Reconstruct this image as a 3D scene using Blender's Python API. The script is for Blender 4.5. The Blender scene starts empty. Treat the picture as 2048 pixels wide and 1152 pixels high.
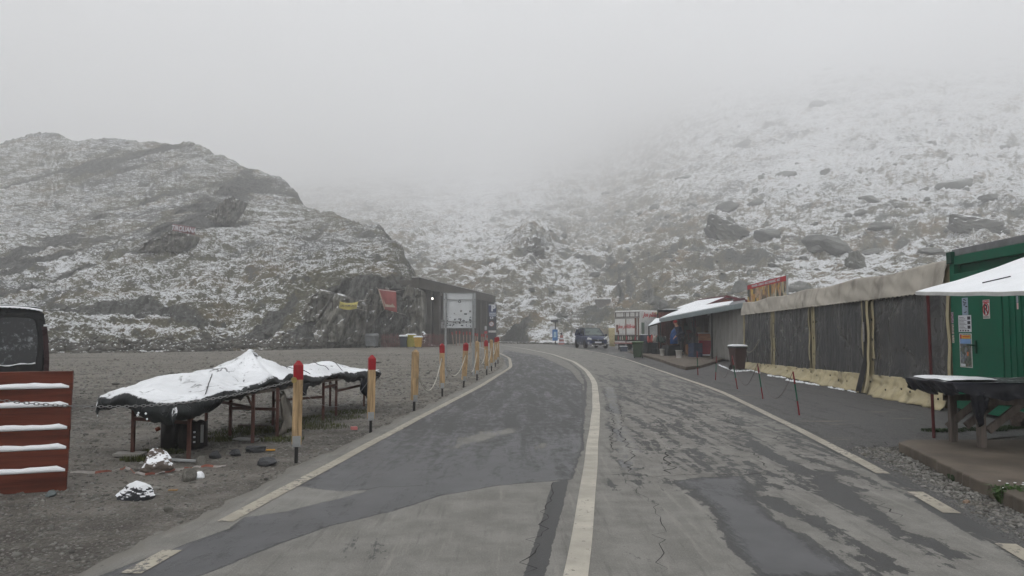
import bpy, math, random
import numpy as np
from mathutils import Vector, Matrix

R = math.radians
scene = bpy.context.scene
COL = scene.collection
random.seed(7)
FOC = 1479.0
EYE = 1.35
PITCH = math.atan(86 / FOC)

# ------------------------------------------------------------------ camera
cam_data = bpy.data.cameras.new('camera')
cam_data.sensor_width = 36.0
cam_data.lens = FOC / 2048 * 36.0
cam_data.clip_start = 0.1
cam_data.clip_end = 6000
cam = bpy.data.objects.new('camera', cam_data)
cam.location = (0, 0, EYE)
cam.rotation_euler = (math.pi / 2 + PITCH, 0, 0)
COL.objects.link(cam)
scene.camera = cam

# ------------------------------------------------------------------ sky, sun, exposure
world = bpy.data.worlds.new('World')
scene.world = world
world.use_nodes = True
wn = world.node_tree
bg = wn.nodes['Background']
sky = wn.nodes.new('ShaderNodeTexSky')
sky.sky_type = 'NISHITA'
sky.sun_disc = False
sky.sun_elevation = R(58)
sky.sun_rotation = R(200)
sky.air_density = 1.0
sky.dust_density = 4.0
hs = wn.nodes.new('ShaderNodeHueSaturation')
hs.inputs['Saturation'].default_value = 0.2
wn.links.new(sky.outputs[0], hs.inputs['Color'])
wn.links.new(hs.outputs[0], bg.inputs['Color'])
bg.inputs['Strength'].default_value = 0.15
sun_data = bpy.data.lights.new('sun', 'SUN')
sun_data.energy = 0.7
sun_data.angle = R(40)
sun_data.color = (1.0, 0.97, 0.93)
sun = bpy.data.objects.new('sun', sun_data)
sun.rotation_euler = (R(90 - 58), 0, R(-20))
COL.objects.link(sun)
scene.view_settings.view_transform = 'Standard'
scene.view_settings.look = 'None'
scene.view_settings.exposure = 1.16
scene.view_settings.gamma = 1.0
cy = scene.cycles
cy.volume_bounces = 5
cy.max_bounces = 10
cy.diffuse_bounces = 3
cy.glossy_bounces = 3
cy.transmission_bounces = 4
cy.transparent_max_bounces = 12
cy.use_denoising = True
FOG = 0.0024
FAR = 1.55          # how much farther the slopes stand than their foot suggests

# ------------------------------------------------------------------ pixel <-> place helpers (photograph is 2048 wide)
def ray(px, py):
    a = (px - 1024) / FOC
    b = (576 - py) / FOC
    return (a, math.cos(PITCH) - b * math.sin(PITCH), math.sin(PITCH) + b * math.cos(PITCH))
def G(px, py, z=0.0):
    d = ray(px, py)
    t = (z - EYE) / d[2]
    return Vector((d[0] * t, d[1] * t, z))
def A(px, py, Y):
    d = ray(px, py)
    t = Y / d[1]
    return Vector((d[0] * t, Y, EYE + d[2] * t))

# ------------------------------------------------------------------ numpy noise
_rng = np.random.RandomState(11)
_perm = _rng.permutation(256).astype(np.int32)
_perm = np.concatenate([_perm, _perm, _perm])
_g3 = _rng.normal(size=(256, 3)); _g3 /= np.linalg.norm(_g3, axis=1)[:, None]
def pn(x, y, z=0.0):
    x = np.asarray(x, float); y = np.asarray(y, float); z = np.zeros_like(x) + z
    xi = np.floor(x).astype(np.int64); yi = np.floor(y).astype(np.int64); zi = np.floor(z).astype(np.int64)
    xf = x - xi; yf = y - yi; zf = z - zi
    u = xf * xf * xf * (xf * (xf * 6 - 15) + 10)
    v = yf * yf * yf * (yf * (yf * 6 - 15) + 10)
    w = zf * zf * zf * (zf * (zf * 6 - 15) + 10)
    r = 0
    for dx in (0, 1):
        wx = u if dx else 1 - u
        for dy in (0, 1):
            wy = v if dy else 1 - v
            for dz in (0, 1):
                wz = w if dz else 1 - w
                h = _perm[(_perm[(_perm[(xi + dx) & 255] + yi + dy) & 255] + zi + dz) & 255]
                g = _g3[h]
                r = r + wx * wy * wz * (g[..., 0] * (xf - dx) + g[..., 1] * (yf - dy) + g[..., 2] * (zf - dz))
    return r * 1.6
def fbm(x, y, z, octs=4, gain=0.5, lac=2.03):
    a, s, r = 1.0, 1.0, 0
    for k in range(octs):
        r = r + a * pn(x * s + 17.3 * k, y * s + 5.1 * k, z * s + 3.7 * k)
        a *= gain; s *= lac
    return r
def ridge(x, y, z, octs=3, gain=0.5):
    a, s, r = 1.0, 1.0, 0
    for k in range(octs):
        r = r + a * (1 - 2.2 * np.abs(pn(x * s + 9.3 * k, y * s + 2.1 * k, z * s + 1.7 * k)))
        a *= gain; s *= 2.1
    return r

# ------------------------------------------------------------------ objects
def tag(o, label=None, cat=None, group=None, kind=None):
    if label: o['label'] = label
    if cat: o['category'] = cat
    if group: o['group'] = group
    if kind: o['kind'] = kind
    return o
def thing(name, label, cat, loc=(0, 0, 0), rz=0.0, group=None, rot=None):
    o = bpy.data.objects.new(name, None)
    o.empty_display_size = 0.2
    o.location = loc
    o.rotation_euler = rot if rot else (0, 0, rz)
    COL.objects.link(o)
    return tag(o, label, cat, group)
def copy_tree(o, parent=None):
    c = o.copy(); COL.objects.link(c)
    if parent: c.parent = parent
    for ch in list(o.children): copy_tree(ch, c)
    return c

class MB:
    """collects boxes, tubes, sheets; build() links them as one mesh object"""
    def __init__(s):
        s.v = []; s.f = []; s.uv = None
    def add(s, vs, fs):
        n = len(s.v)
        s.v += [tuple(p) for p in vs]
        s.f += [tuple(i + n for i in f) for f in fs]
        return s
    def box(s, c, d, rz=0.0, M=None):
        hx, hy, hz = d[0] / 2, d[1] / 2, d[2] / 2
        ps = [Vector((x, y, z)) for x in (-hx, hx) for y in (-hy, hy) for z in (-hz, hz)]
        m = Matrix.Rotation(rz, 3, 'Z') if M is None else M
        ps = [m @ p + Vector(c) for p in ps]
        return s.add(ps, [(0, 1, 3, 2), (4, 6, 7, 5), (0, 4, 5, 1), (2, 3, 7, 6), (0, 2, 6, 4), (1, 5, 7, 3)])
    def hexa(s, p):  # bottom 4 ccw then top 4
        return s.add(p, [(3, 2, 1, 0), (4, 5, 6, 7), (0, 1, 5, 4), (1, 2, 6, 5), (2, 3, 7, 6), (3, 0, 4, 7)])
    def bar(s, a, b, w, h=None, up=(0, 0, 1)):
        a = Vector(a); b = Vector(b); h = h or w
        d = (b - a).normalized()
        u = Vector(up)
        if abs(d.dot(u)) > 0.95: u = Vector((0, 1, 0))
        r = d.cross(u).normalized() * w / 2
        t = r.cross(d).normalized() * h / 2
        return s.hexa([a - r - t, a + r - t, a + r + t, a - r + t, b - r - t, b + r - t, b + r + t, b - r + t])
    def tube(s, pts, rad, n=8, cap=True):
        pts = [Vector(p) for p in pts]
        rads = rad if isinstance(rad, (list, tuple)) else [rad] * len(pts)
        vs = []
        prev = None
        for i, p in enumerate(pts):
            d = (pts[min(i + 1, len(pts) - 1)] - pts[max(i - 1, 0)])
            d = d.normalized() if d.length > 1e-9 else Vector((0, 0, 1))
            ref = prev if prev is not None else (Vector((1, 0, 0)) if abs(d.x) < 0.8 else Vector((0, 1, 0)))
            r = (ref - d * ref.dot(d)).normalized(); prev = r
            q = d.cross(r)
            for k in range(n):
                a = 2 * math.pi * k / n
                vs.append(p + (r * math.cos(a) + q * math.sin(a)) * rads[i])
        fs = []
        for i in range(len(pts) - 1):
            for k in range(n):
                k2 = (k + 1) % n
                fs.append((i * n + k, i * n + k2, (i + 1) * n + k2, (i + 1) * n + k))
        if cap:
            fs.append(tuple(range(n - 1, -1, -1)))
            m = (len(pts) - 1) * n
            fs.append(tuple(range(m, m + n)))
        return s.add(vs, fs)
    def lathe(s, prof, n=16, c=(0, 0, 0)):
        vs = []; fs = []
        for r, z in prof:
            for k in range(n):
                a = 2 * math.pi * k / n
                vs.append((c[0] + r * math.cos(a), c[1] + r * math.sin(a), c[2] + z))
        for i in range(len(prof) - 1):
            for k in range(n):
                k2 = (k + 1) % n
                fs.append((i * n + k, i * n + k2, (i + 1) * n + k2, (i + 1) * n + k))
        fs.append(tuple(range(n - 1, -1, -1)))
        m = (len(prof) - 1) * n
        fs.append(tuple(range(m, m + n)))
        return s.add(vs, fs)
    def grid(s, P, nu, nv):  # P(i,j)->point
        vs = [P(i, j) for j in range(nv) for i in range(nu)]
        fs = [(j * nu + i, j * nu + i + 1, (j + 1) * nu + i + 1, (j + 1) * nu + i) for j in range(nv - 1) for i in range(nu - 1)]
        return s.add(vs, fs)
    def loft(s, rings, close=True, caps=True):
        n = len(rings[0]); vs = [p for r in rings for p in r]; fs = []
        for i in range(len(rings) - 1):
            for k in range(n if close else n - 1):
                k2 = (k + 1) % n
                fs.append((i * n + k, i * n + k2, (i + 1) * n + k2, (i + 1) * n + k))
        if caps:
            fs.append(tuple(range(n - 1, -1, -1)))
            m = (len(rings) - 1) * n
            fs.append(tuple(range(m, m + n)))
        return s.add(vs, fs)
    def build(s, name, m, parent=None, smooth=False, solid=0.0, sub=0, bevel=0.0, loc=None):
        me = bpy.data.meshes.new(name)
        me.from_pydata([tuple(p) for p in s.v], [], s.f)
        me.validate()
        me.update()
        if m: me.materials.append(m)
        if smooth:
            me.polygons.foreach_set('use_smooth', [True] * len(me.polygons))
        o = bpy.data.objects.new(name, me)
        COL.objects.link(o)
        if parent: o.parent = parent
        if loc: o.location = loc
        if solid:
            md = o.modifiers.new('thickness', 'SOLIDIFY'); md.thickness = solid; md.offset = 0
        if bevel:
            md = o.modifiers.new('bevel', 'BEVEL'); md.width = bevel; md.segments = 2; md.limit_method = 'ANGLE'
        if sub:
            md = o.modifiers.new('subdivision', 'SUBSURF'); md.levels = sub; md.render_levels = sub
        return o
def np_mesh(name, V, F, m, smooth=False, attrs=None):
    me = bpy.data.meshes.new(name)
    V = np.asarray(V, np.float32); F = np.asarray(F, np.int32)
    k = F.shape[1]
    me.vertices.add(len(V)); me.vertices.foreach_set('co', V.ravel())
    me.loops.add(F.size); me.loops.foreach_set('vertex_index', F.ravel())
    me.polygons.add(len(F))
    me.polygons.foreach_set('loop_start', np.arange(0, F.size, k, dtype=np.int32))
    me.polygons.foreach_set('loop_total', np.full(len(F), k, np.int32))
    if smooth: me.polygons.foreach_set('use_smooth', np.ones(len(F), bool))
    if m: me.materials.append(m)
    me.update(calc_edges=True)
    for an, av in (attrs or {}).items():
        a = me.attributes.new(an, 'FLOAT', 'POINT'); a.data.foreach_set('value', np.asarray(av, np.float32).ravel())
    o = bpy.data.objects.new(name, me); COL.objects.link(o)
    return o
def grid_faces(nr, nc):
    i = np.arange(nr * nc).reshape(nr, nc)
    return np.stack([i[:-1, :-1], i[:-1, 1:], i[1:, 1:], i[1:, :-1]], -1).reshape(-1, 4)

# ------------------------------------------------------------------ materials
class NT:
    def __init__(s, name):
        s.m = bpy.data.materials.new(name); s.m.use_nodes = True
        s.t = s.m.node_tree; s.b = s.t.nodes['Principled BSDF']
        s.geo = None
    def n(s, typ, **kw):
        nd = s.t.nodes.new(typ)
        for k, v in kw.items(): setattr(nd, k, v)
        return nd
    def l(s, a, b): s.t.links.new(a, b)
    def val(s, x, sock):
        if hasattr(x, 'links'): s.l(x, sock)
        else: sock.default_value = x
    def math(s, op, a, b=None, c=None, clamp=False):
        nd = s.n('ShaderNodeMath', operation=op, use_clamp=clamp)
        s.val(a, nd.inputs[0])
        if b is not None: s.val(b, nd.inputs[1])
        if c is not None: s.val(c, nd.inputs[2])
        return nd.outputs[0]
    def sm(s, x, lo, hi, a=0.0, b=1.0):
        nd = s.n('ShaderNodeMapRange', interpolation_type='SMOOTHSTEP')
        s.val(x, nd.inputs[0]); s.val(lo, nd.inputs[1]); s.val(hi, nd.inputs[2])
        nd.inputs[3].default_value = a; nd.inputs[4].default_value = b
        return nd.outputs[0]
    def mix(s, f, a, b):
        nd = s.n('ShaderNodeMix', data_type='RGBA')
        s.val(f, nd.inputs[0])
        for x, k in ((a, 6), (b, 7)):
            if hasattr(x, 'links'): s.l(x, nd.inputs[k])
            else: nd.inputs[k].default_value = (x[0], x[1], x[2], 1)
        return nd.outputs[2]
    def pos(s, scale=(1, 1, 1), rot=(0, 0, 0), obj=False):
        if obj:
            src = s.n('ShaderNodeTexCoord').outputs['Object']
        else:
            src = s.n('ShaderNodeNewGeometry').outputs['Position']
        mp = s.n('ShaderNodeMapping')
        mp.inputs['Scale'].default_value = scale; mp.inputs['Rotation'].default_value = rot
        s.l(src, mp.inputs[0])
        return mp.outputs[0]
    def noise(s, vec, scale, detail=4, rough=0.55, dist=0.0):
        nd = s.n('ShaderNodeTexNoise')
        s.l(vec, nd.inputs['Vector'])
        nd.inputs['Scale'].default_value = scale; nd.inputs['Detail'].default_value = detail
        nd.inputs['Roughness'].default_value = rough; nd.inputs['Distortion'].default_value = dist
        return nd.outputs['Fac']
    def vor(s, vec, scale, feature='F1', out='Distance', rand=1.0):
        nd = s.n('ShaderNodeTexVoronoi', feature=feature)
        s.l(vec, nd.inputs['Vector']); nd.inputs['Scale'].default_value = scale
        nd.inputs['Randomness'].default_value = rand
        return nd.outputs[out]
    def nz(s):
        g = s.n('ShaderNodeNewGeometry'); sp = s.n('ShaderNodeSeparateXYZ')
        s.l(g.outputs['Normal'], sp.inputs[0]); return sp.outputs[2]
    def attr(s, name):
        a = s.n('ShaderNodeAttribute', attribute_name=name); return a.outputs['Fac']
    def bump(s, h, strength=0.3, dist=0.02):
        b = s.n('ShaderNodeBump'); b.inputs['Strength'].default_value = strength
        b.inputs['Distance'].default_value = dist
        s.l(h, b.inputs['Height']); s.l(b.outputs[0], s.b.inputs['Normal'])
    def col(s, c): s.val(c if hasattr(c, 'links') else (c[0], c[1], c[2], 1), s.b.inputs['Base Color'])
    def rough(s, r): s.val(r, s.b.inputs['Roughness'])

SNOW = (0.80, 0.82, 0.84)
def mat(name, c, rough=0.6, var=0.18, scale=3.0, snow=None, bump=0.15, bscale=40.0, metal=0.0, spec=None, obj=True,
        dirt=0.0, stretch=(1, 1, 1), alpha=None):
    t = NT(name)
    p = t.pos(scale=stretch, obj=obj)
    n1 = t.noise(p, scale, 5, 0.6)
    lo = tuple(x * (1 - var) for x in c); hi = tuple(min(1, x * (1 + var)) for x in c)
    cc = t.mix(t.sm(n1, 0.3, 0.7), lo, hi)
    if dirt:
        d = t.noise(t.pos(scale=(1, 1, 0.35), obj=obj), scale * 2.3, 6, 0.65)
        cc = t.mix(t.math('MULTIPLY', t.sm(d, 0.48, 0.72), dirt), cc, (0.09, 0.08, 0.065))
    r = t.sm(n1, 0.2, 0.8, max(0, rough - 0.1), min(1, rough + 0.1))
    if snow is not None:
        # snow lies where the surface faces up
        sn = t.noise(t.pos(), 6.0, 6, 0.7)
        f = t.math('ADD', t.nz(), t.math('MULTIPLY', t.math('SUBTRACT', sn, 0.5), 1.1))
        f = t.sm(f, snow - 0.07, snow + 0.07)
        cc = t.mix(f, cc, SNOW)
        r = t.math('MULTIPLY_ADD', f, t.math('SUBTRACT', 0.75, r), r)
    t.col(cc); t.rough(r)
    t.b.inputs['Metallic'].default_value = metal
    t.b.inputs['Specular IOR Level'].default_value = 0.22 if spec is None else spec
    if bump:
        t.bump(t.noise(p, bscale, 4, 0.6), bump, 0.01)
    return t.m

# ================================================================== SETTING: terrain
def terrain_material(name, snow_lo, snow_hi, grass, rock, grass_amt, w=(1.5, 1.5, 0.55, 0.9)):
    t = NT(name)
    P1 = t.pos()
    big = t.noise(P1, 0.045, 4, 0.6)
    mid = t.noise(P1, 0.35, 5, 0.65)
    strk = t.noise(t.pos(scale=(0.28, 0.7, 1.0)), 2.2, 6, 0.72, 0.4)
    fine = t.noise(P1, 5.0, 5, 0.75)
    g = t.sm(t.math('ADD', big, t.math('MULTIPLY', t.math('SUBTRACT', mid, 0.5), 0.9)), 0.5 - grass_amt, 0.62 - grass_amt)
    # tan withered grass among grey rock
    gcol = t.mix(t.sm(fine, 0.35, 0.65), tuple(x * 0.65 for x in grass), tuple(min(1, x * 1.35) for x in grass))
    gcol = t.mix(t.sm(t.noise(P1, 0.12, 3), 0.5, 0.68), gcol, (grass[0] * 1.25, grass[1] * 1.05, grass[2] * 0.9))
    rcol = t.mix(t.sm(fine, 0.3, 0.7), tuple(x * 0.6 for x in rock), tuple(min(1, x * 1.35) for x in rock))
    # steep faces are bare rock
    nz = t.nz()
    steep = t.sm(nz, 0.42, 0.66)
    base = t.mix(t.math('MULTIPLY', g, steep), rcol, gcol)
    cut = t.attr('bare')
    cutn = t.sm(t.math('ADD', cut, t.math('MULTIPLY', t.math('SUBTRACT', mid, 0.5), 0.7)), 0.42, 0.6)
    lay = t.noise(t.pos(rot=(0, math.radians(32), 0), scale=(1.6, 0.6, 0.16)), 1.5, 7, 0.72, 0.5)
    base = t.mix(cutn, base, t.mix(t.sm(t.math('ADD', lay, t.math('MULTIPLY', t.math('SUBTRACT', fine, 0.5), 0.5)), 0.38, 0.62), tuple(x * 0.32 for x in rock), tuple(x * 1.35 for x in rock)))
    x = t.math('MULTIPLY_ADD', t.math('SUBTRACT', strk, 0.5), w[0], nz)
    x = t.math('MULTIPLY_ADD', t.math('SUBTRACT', fine, 0.5), w[1], x)
    x = t.math('MULTIPLY_ADD', t.math('SUBTRACT', mid, 0.5), w[2], x)
    x = t.math('MULTIPLY_ADD', t.math('SUBTRACT', t.noise(t.pos(scale=(0.5, 0.8, 1.2)), 0.75, 6, 0.75, 0.6), 0.5), w[2] * 1.6, x)
    x = t.math('MULTIPLY_ADD', t.math('SUBTRACT', big, 0.5), w[3], x)
    x = t.math('MULTIPLY_ADD', cutn, -0.35, x)
    x = t.math('ADD', x, t.attr('snowy'))
    f = t.sm(x, snow_lo, snow_hi)
    f = t.math('MULTIPLY', f, t.sm(t.noise(t.pos(scale=(0.5, 0.8, 1.3)), 9.0, 5, 0.8), 0.3, 0.6, 0.70, 0.97))
    t.col(t.mix(f, base, SNOW))
    t.rough(0.85)
    t.b.inputs['Specular IOR Level'].default_value = 0.25
    t.bump(t.math('ADD', t.math('ADD', fine, t.math('MULTIPLY', t.math('MULTIPLY', lay, cutn), 2.5)), t.math('MULTIPLY', strk, 1.2)), 0.95, 0.25)
    return t.m

def profile_grid(cols, npx, nt, dup_first=-0.6, far=None):
    """cols: {px: [(py, Y)...]} control profiles of the slope; returns X,Y,Z arrays (nt, ncol)"""
    keys = sorted(cols)
    npts = len(cols[keys[0]])
    ctrl = np.zeros((len(keys), npts, 3))
    for a, k in enumerate(keys):
        Y0 = cols[k][0][1]
        for b, q in enumerate(cols[k]):
            fk = far(k, b) if far else FAR
            q = (q[0], Y0 + (q[1] - Y0) * fk) + tuple(q[2:])
            if len(q) == 3:      # (z, Y, 'z')
                p = A(k, 660, q[1]); ctrl[a, b] = (p.x, q[1], q[0])
            else:
                p = A(k, q[0], q[1]); ctrl[a, b] = (p.x, p.y, p.z)
        ctrl[a, 0, 2] = min(ctrl[a, 0, 2], 0) + dup_first
    kx = np.array(keys, float)
    out = np.zeros((nt, len(npx), 3))
    # smooth parameter along each profile
    tt = np.linspace(0, npts - 1, nt)
    # Catmull-Rom along t
    def cr(P, s):
        i = np.clip(np.floor(s).astype(int), 0, npts - 2); f = (s - i)[None, :, None]
        p0 = P[:, np.clip(i - 1, 0, npts - 1)]; p1 = P[:, i]; p2 = P[:, i + 1]; p3 = P[:, np.clip(i + 2, 0, npts - 1)]
        cat = 0.5 * ((2 * p1) + (-p0 + p2) * f + (2 * p0 - 5 * p1 + 4 * p2 - p3) * f ** 2 + (-p0 + 3 * p1 - 3 * p2 + p3) * f ** 3)
        lin = p1 * (1 - f) + p2 * f
        return 0.5 * cat + 0.5 * lin
    prof = cr(ctrl, tt)                      # keys, nt, 3
    for c in range(3):
        for j in range(nt):
            out[j, :, c] = np.interp(npx, kx, prof[:, j, c])
    # soften the kinks between control profiles
    for _ in range(6):
        o = out.copy(); o[:, 1:-1] = (out[:, :-2] + 2 * out[:, 1:-1] + out[:, 2:]) / 4; out = o
    return out[..., 0], out[..., 1], out[..., 2]

def hill_far(k, b):      # the cliff by the gallery stands close, the hill behind it runs far back
    return FAR if b >= 4 else 1 + (FAR - 1) * min(1, max(0, (690 - k) / 200))
H = {
 -300: [(708,42),(680,47),(640,54),(580,64),(500,80),(400,105),(300,140)],
 0:   [(706,44),(680,49),(640,55),(580,65),(500,80),(400,108),(288,145)],
 40:  [(706,44),(680,49),(640,55),(580,65),(500,80),(400,108),(276,148)],
 70:  [(706,44),(679,49),(638,55),(578,65),(498,81),(400,109),(267,150)],
 105: [(706,44),(679,49),(638,55),(577,65),(497,81),(400,109),(270,148)],
 140: [(705,45),(676,50),(636,56),(575,66),(495,82),(400,108),(284,142)],
 300: [(703,46),(670,51),(630,57),(560,68),(480,84),(400,105),(287,140)],
 390: [(702,47),(670,52),(628,58),(555,68),(480,82),(400,103),(288,135)],
 430: [(702,48),(670,53),(626,59),(555,69),(480,83),(410,102),(306,132)],
 490: [(700,49),(668,54),(622,61),(555,71),(480,86),(420,100),(338,128)],
 560: [(698,52),(665,56),(620,62),(560,70),(490,85),(440,98),(362,124)],
 600: [(697,54),(660,57),(615,61),(565,67),(500,83),(460,95),(400,118)],
 620: [(696,55),(657,58),(612,61.5),(565,67),(505,82),(470,94),(424,115)],
 700: [(693,60),(650,62),(605,64),(565,67),(520,78),(485,90),(443,106)],
 760: [(692,62),(650,63.2),(605,64.6),(565,66.5),(530,75),(500,84),(466,98)],
 795: [(691,63),(650,64),(610,65.2),(570,67),(545,72),(520,78),(490,88)],
 812: [(691,63.3),(655,64.3),(620,65.4),(590,67),(565,70),(545,75),(525,84)],
 826: [(691,63.6),(660,64.4),(630,65.4),(600,66.6),(580,69),(565,72),(550,78)],
 836: [(691,64),(670,64.8),(645,65.6),(620,66.6),(600,68),(585,70),(575,74)],
 848: [(692,65),(690,65.5),(688,66),(686,66.5),(684,67),(682,68),(680,69)],
 870: [(693,64),(692,64.5),(692,65),(692,65.5),(692,66),(692,66.5),(692,67)],
}
for k, L in H.items():
    pc = A(k, L[-1][0], L[0][1] + (L[-1][1] - L[0][1]) * FAR); pc.y = L[-1][1]
    L.append((pc.z * 0.9 - 0.5, pc.y * 1.12, 'z'))
    L.append((pc.z * 0.5 - 1.0, pc.y * 1.5, 'z'))
def add_hill():
    npx = np.concatenate([np.arange(-300, -40, 6), np.arange(-40, 872, 2.4)])
    X, Y, Z = profile_grid(H, npx, 340, far=hill_far)
    nr = X.shape[0]; t = np.linspace(0, 1, nr)[:, None] * np.ones_like(X)
    amp = np.clip(t * 14, 0, 1)
    PX = npx[None, :] * np.ones_like(X)
    edge = np.clip((852 - PX) / 25, 0, 1)
    amp = amp * edge
    # rolling relief, knolls, ledges
    dz = 1.0 * fbm(X / 18, Y / 18, 3.3, 3) + 0.75 * ridge(X / 6.5, Y / 6.5, Z / 6, 3) + 0.32 * fbm(X / 2.1, Y / 2.1, Z / 2.1, 3)
    dz += 0.17 * ridge(X / 0.9, Y / 0.9, Z / 0.9, 3) + 0.06 * pn(X / 0.3, Y / 0.3, Z / 0.3)
    crest = np.clip((t - 0.62) * 6, 0, 1) * np.clip((0.80 - t) * 12, 0, 1)
    k = np.where(t > 0.5, 0.75, 1.0)
    # stratified rock ribs leaning to the right: cliff by the gallery and the outcrop up on the hill
    def blob(cx, cyy, rx, ry, rot=0.0):
        PYv = proj_y(X, Y, Z); a = PX - cx; b = PYv - cyy
        c, s = math.cos(rot), math.sin(rot)
        u = (a * c + b * s) / rx; v = (-a * s + b * c) / ry
        return np.clip(1.6 - 1.3 * np.sqrt(u * u + v * v), 0, 1)
    cliff = np.clip(blob(740, 625, 125, 75), 0, 1)
    rib = blob(380, 455, 135, 42, -0.62)
    rib2 = blob(480, 380, 95, 26, -1.0)
    left = blob(170, 470, 110, 34, -0.75)
    s_ = (X * 0.86 - Z * 0.5)        # across the layers
    l_ = (X * 0.5 + Z * 0.86)
    def strata(w, sharp):
        return ridge(s_ / w, l_ / (w * 7), Y / (w * 9), 3) * sharp
    sY = 0.75 * strata(2.6, 1.0) + 0.35 * strata(0.8, 1.0)
    saw = np.abs(((s_ / 3.1 + 0.35 * pn(l_ / 6, Y / 9, 0)) % 1.0)) ** 1.5
    brk = np.clip(0.9 + 0.9 * pn(X / 5.5, Z / 4.5, Y / 7), 0, 1.15)
    rib = rib * brk; rib2 = rib2 * brk; left = left * brk
    # diagonal creases and shelves of the bedding run right across the hill
    cr1 = np.clip(1.1 - np.abs(pn(s_ / 9, l_ / 34, Y / 50)) * 4.5, 0, 1) * np.clip(0.4 + 1.6 * pn(X / 22, Z / 16, 4.4), 0, 1)
    cr2 = np.clip(1 - np.abs(pn(s_ / 4 + 9, l_ / 18, Y / 30)) * 7, 0, 1) * np.clip(0.3 + 1.6 * pn(X / 12, Z / 9, 8.4), 0, 1)
    crease = np.clip(cr1 + 0.7 * cr2, 0, 1)
    rock = np.clip(cliff + 0.9 * rib + 0.8 * rib2 + 0.5 * left + 0.35 * crease, 0, 1)
    Z2 = Z + dz * amp * k * (1 - 0.55 * rock) + 0.7 * rib * amp + 0.3 * rib2 * amp + 0.4 * left * amp
    Y2 = Y - rock * amp * (sY + 1.5 * saw * (cliff + 0.8 * rib)) + 0.25 * amp * fbm(X / 1.3, Y / 1.3, Z / 1.3, 3)
    X2 = X + 0.3 * amp * fbm(X / 1.7 + 40, Y / 1.7, Z / 1.7, 3)
    # dug bank above the car park
    PYv = proj_y(X, Y, Z)
    bank = np.clip(1.5 - 1.2 * np.sqrt(((PX - 250) / 230) ** 2 + ((PYv - 652 - 8 * np.sin(PX / 60)) / 20) ** 2), 0, 1)
    bare = np.clip(np.maximum.reduce([bank * 0.9, rock * 0.8, crease * 0.95]), 0, 1)
    Z2 = Z2 - 0.9 * crease * amp * np.clip((Y - 60) / 30, 0.2, 1)
    snowy = 0.04 - 0.18 * rock - 0.18 * crease + 0.22 * np.clip(1 - np.abs(PX - 120) / 90, 0, 1) * np.clip(1 - np.abs(PYv - 520) / 90, 0, 1) \
        + 0.14 * np.clip((690 - PYv) / 12, 0, 1) * np.clip((PYv - 664) / 10, 0, 1) * 0.6
    grassy = np.clip(1 - np.abs(PYv - 435) / 40, 0, 1) * np.clip((PX - 600) / 60, 0, 1)
    snowy -= 0.2 * grassy
    V = np.stack([X2, Y2, Z2], -1).reshape(-1, 3)
    m = terrain_material('snow_dusted_hill', 0.84, 1.12, (0.108, 0.104, 0.070), (0.105, 0.107, 0.098), 0.12, (1.6, 2.0, 0.3, 0.45))
    o = np_mesh('rocky_hill', V, grid_faces(*X.shape), m, False, {'bare': bare, 'snowy': snowy})
    tag(o, kind='structure')
    return X2, Y2, Z2, PX
def proj_y(X, Y, Z):
    c, s = math.cos(PITCH), math.sin(PITCH)
    z = Z - EYE
    return 576 - FOC * (z * c - Y * s) / (Y * c + z * s)
hillX, hillY, hillZ, hillPX = add_hill()

M_ = {
 -300: [(690,120),(640,170),(560,230),(500,300),(450,380),(400,480),(360,620),(330,800),(306,1280)],
 600: [(686,112),(640,125),(590,150),(530,190),(480,240),(440,320),(410,430),(380,600),(346,1280)],
 800: [(686,110),(630,120),(570,135),(520,165),(480,215),(440,300),(410,420),(370,620),(336,1280)],
 950: [(684,104),(640,112),(590,122),(550,140),(510,175),(470,240),(430,350),(380,560),(326,1280)],
 1010: [(686,96),(640,103),(590,114),(550,133),(505,172),(465,240),(425,345),(375,560),(321,1280)],
 1060: [(688,82),(640,90),(590,104),(545,122),(490,140),(455,230),(420,340),(370,560),(316,1280)],
 1130: [(690,76),(645,88),(600,103),(550,135),(500,180),(450,250),(400,360),(350,540),(286,1280)],
 1200: [(690,74),(640,92),(590,116),(540,150),(490,205),(440,275),(395,370),(345,540),(276,1280)],
 1300: [(690,70),(640,80),(590,95),(540,122),(490,160),(430,220),(370,310),(300,500),(216,1280)],
 1370: [(690,68),(635,78),(585,92),(535,112),(480,148),(415,205),(340,310),(260,510),(176,1280)],
 1450: [(690,64),(630,75),(580,87),(530,104),(470,135),(400,195),(310,310),(220,520),(136,1280)],
 1600: [(690,58),(625,68),(570,80),(510,98),(440,135),(350,210),(250,360),(170,560),(96,1280)],
 1800: [(690,54),(620,64),(560,76),(490,97),(410,138),(310,225),(210,370),(140,580),(76,1280)],
 2048: [(690,50),(615,62),(550,76),(480,98),(400,142),(300,230),(200,380),(130,600),(66,1280)],
 2600: [(690,48),(615,60),(550,74),(480,96),(400,140),(300,230),(200,380),(130,600),(66,1280)],
}
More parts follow.
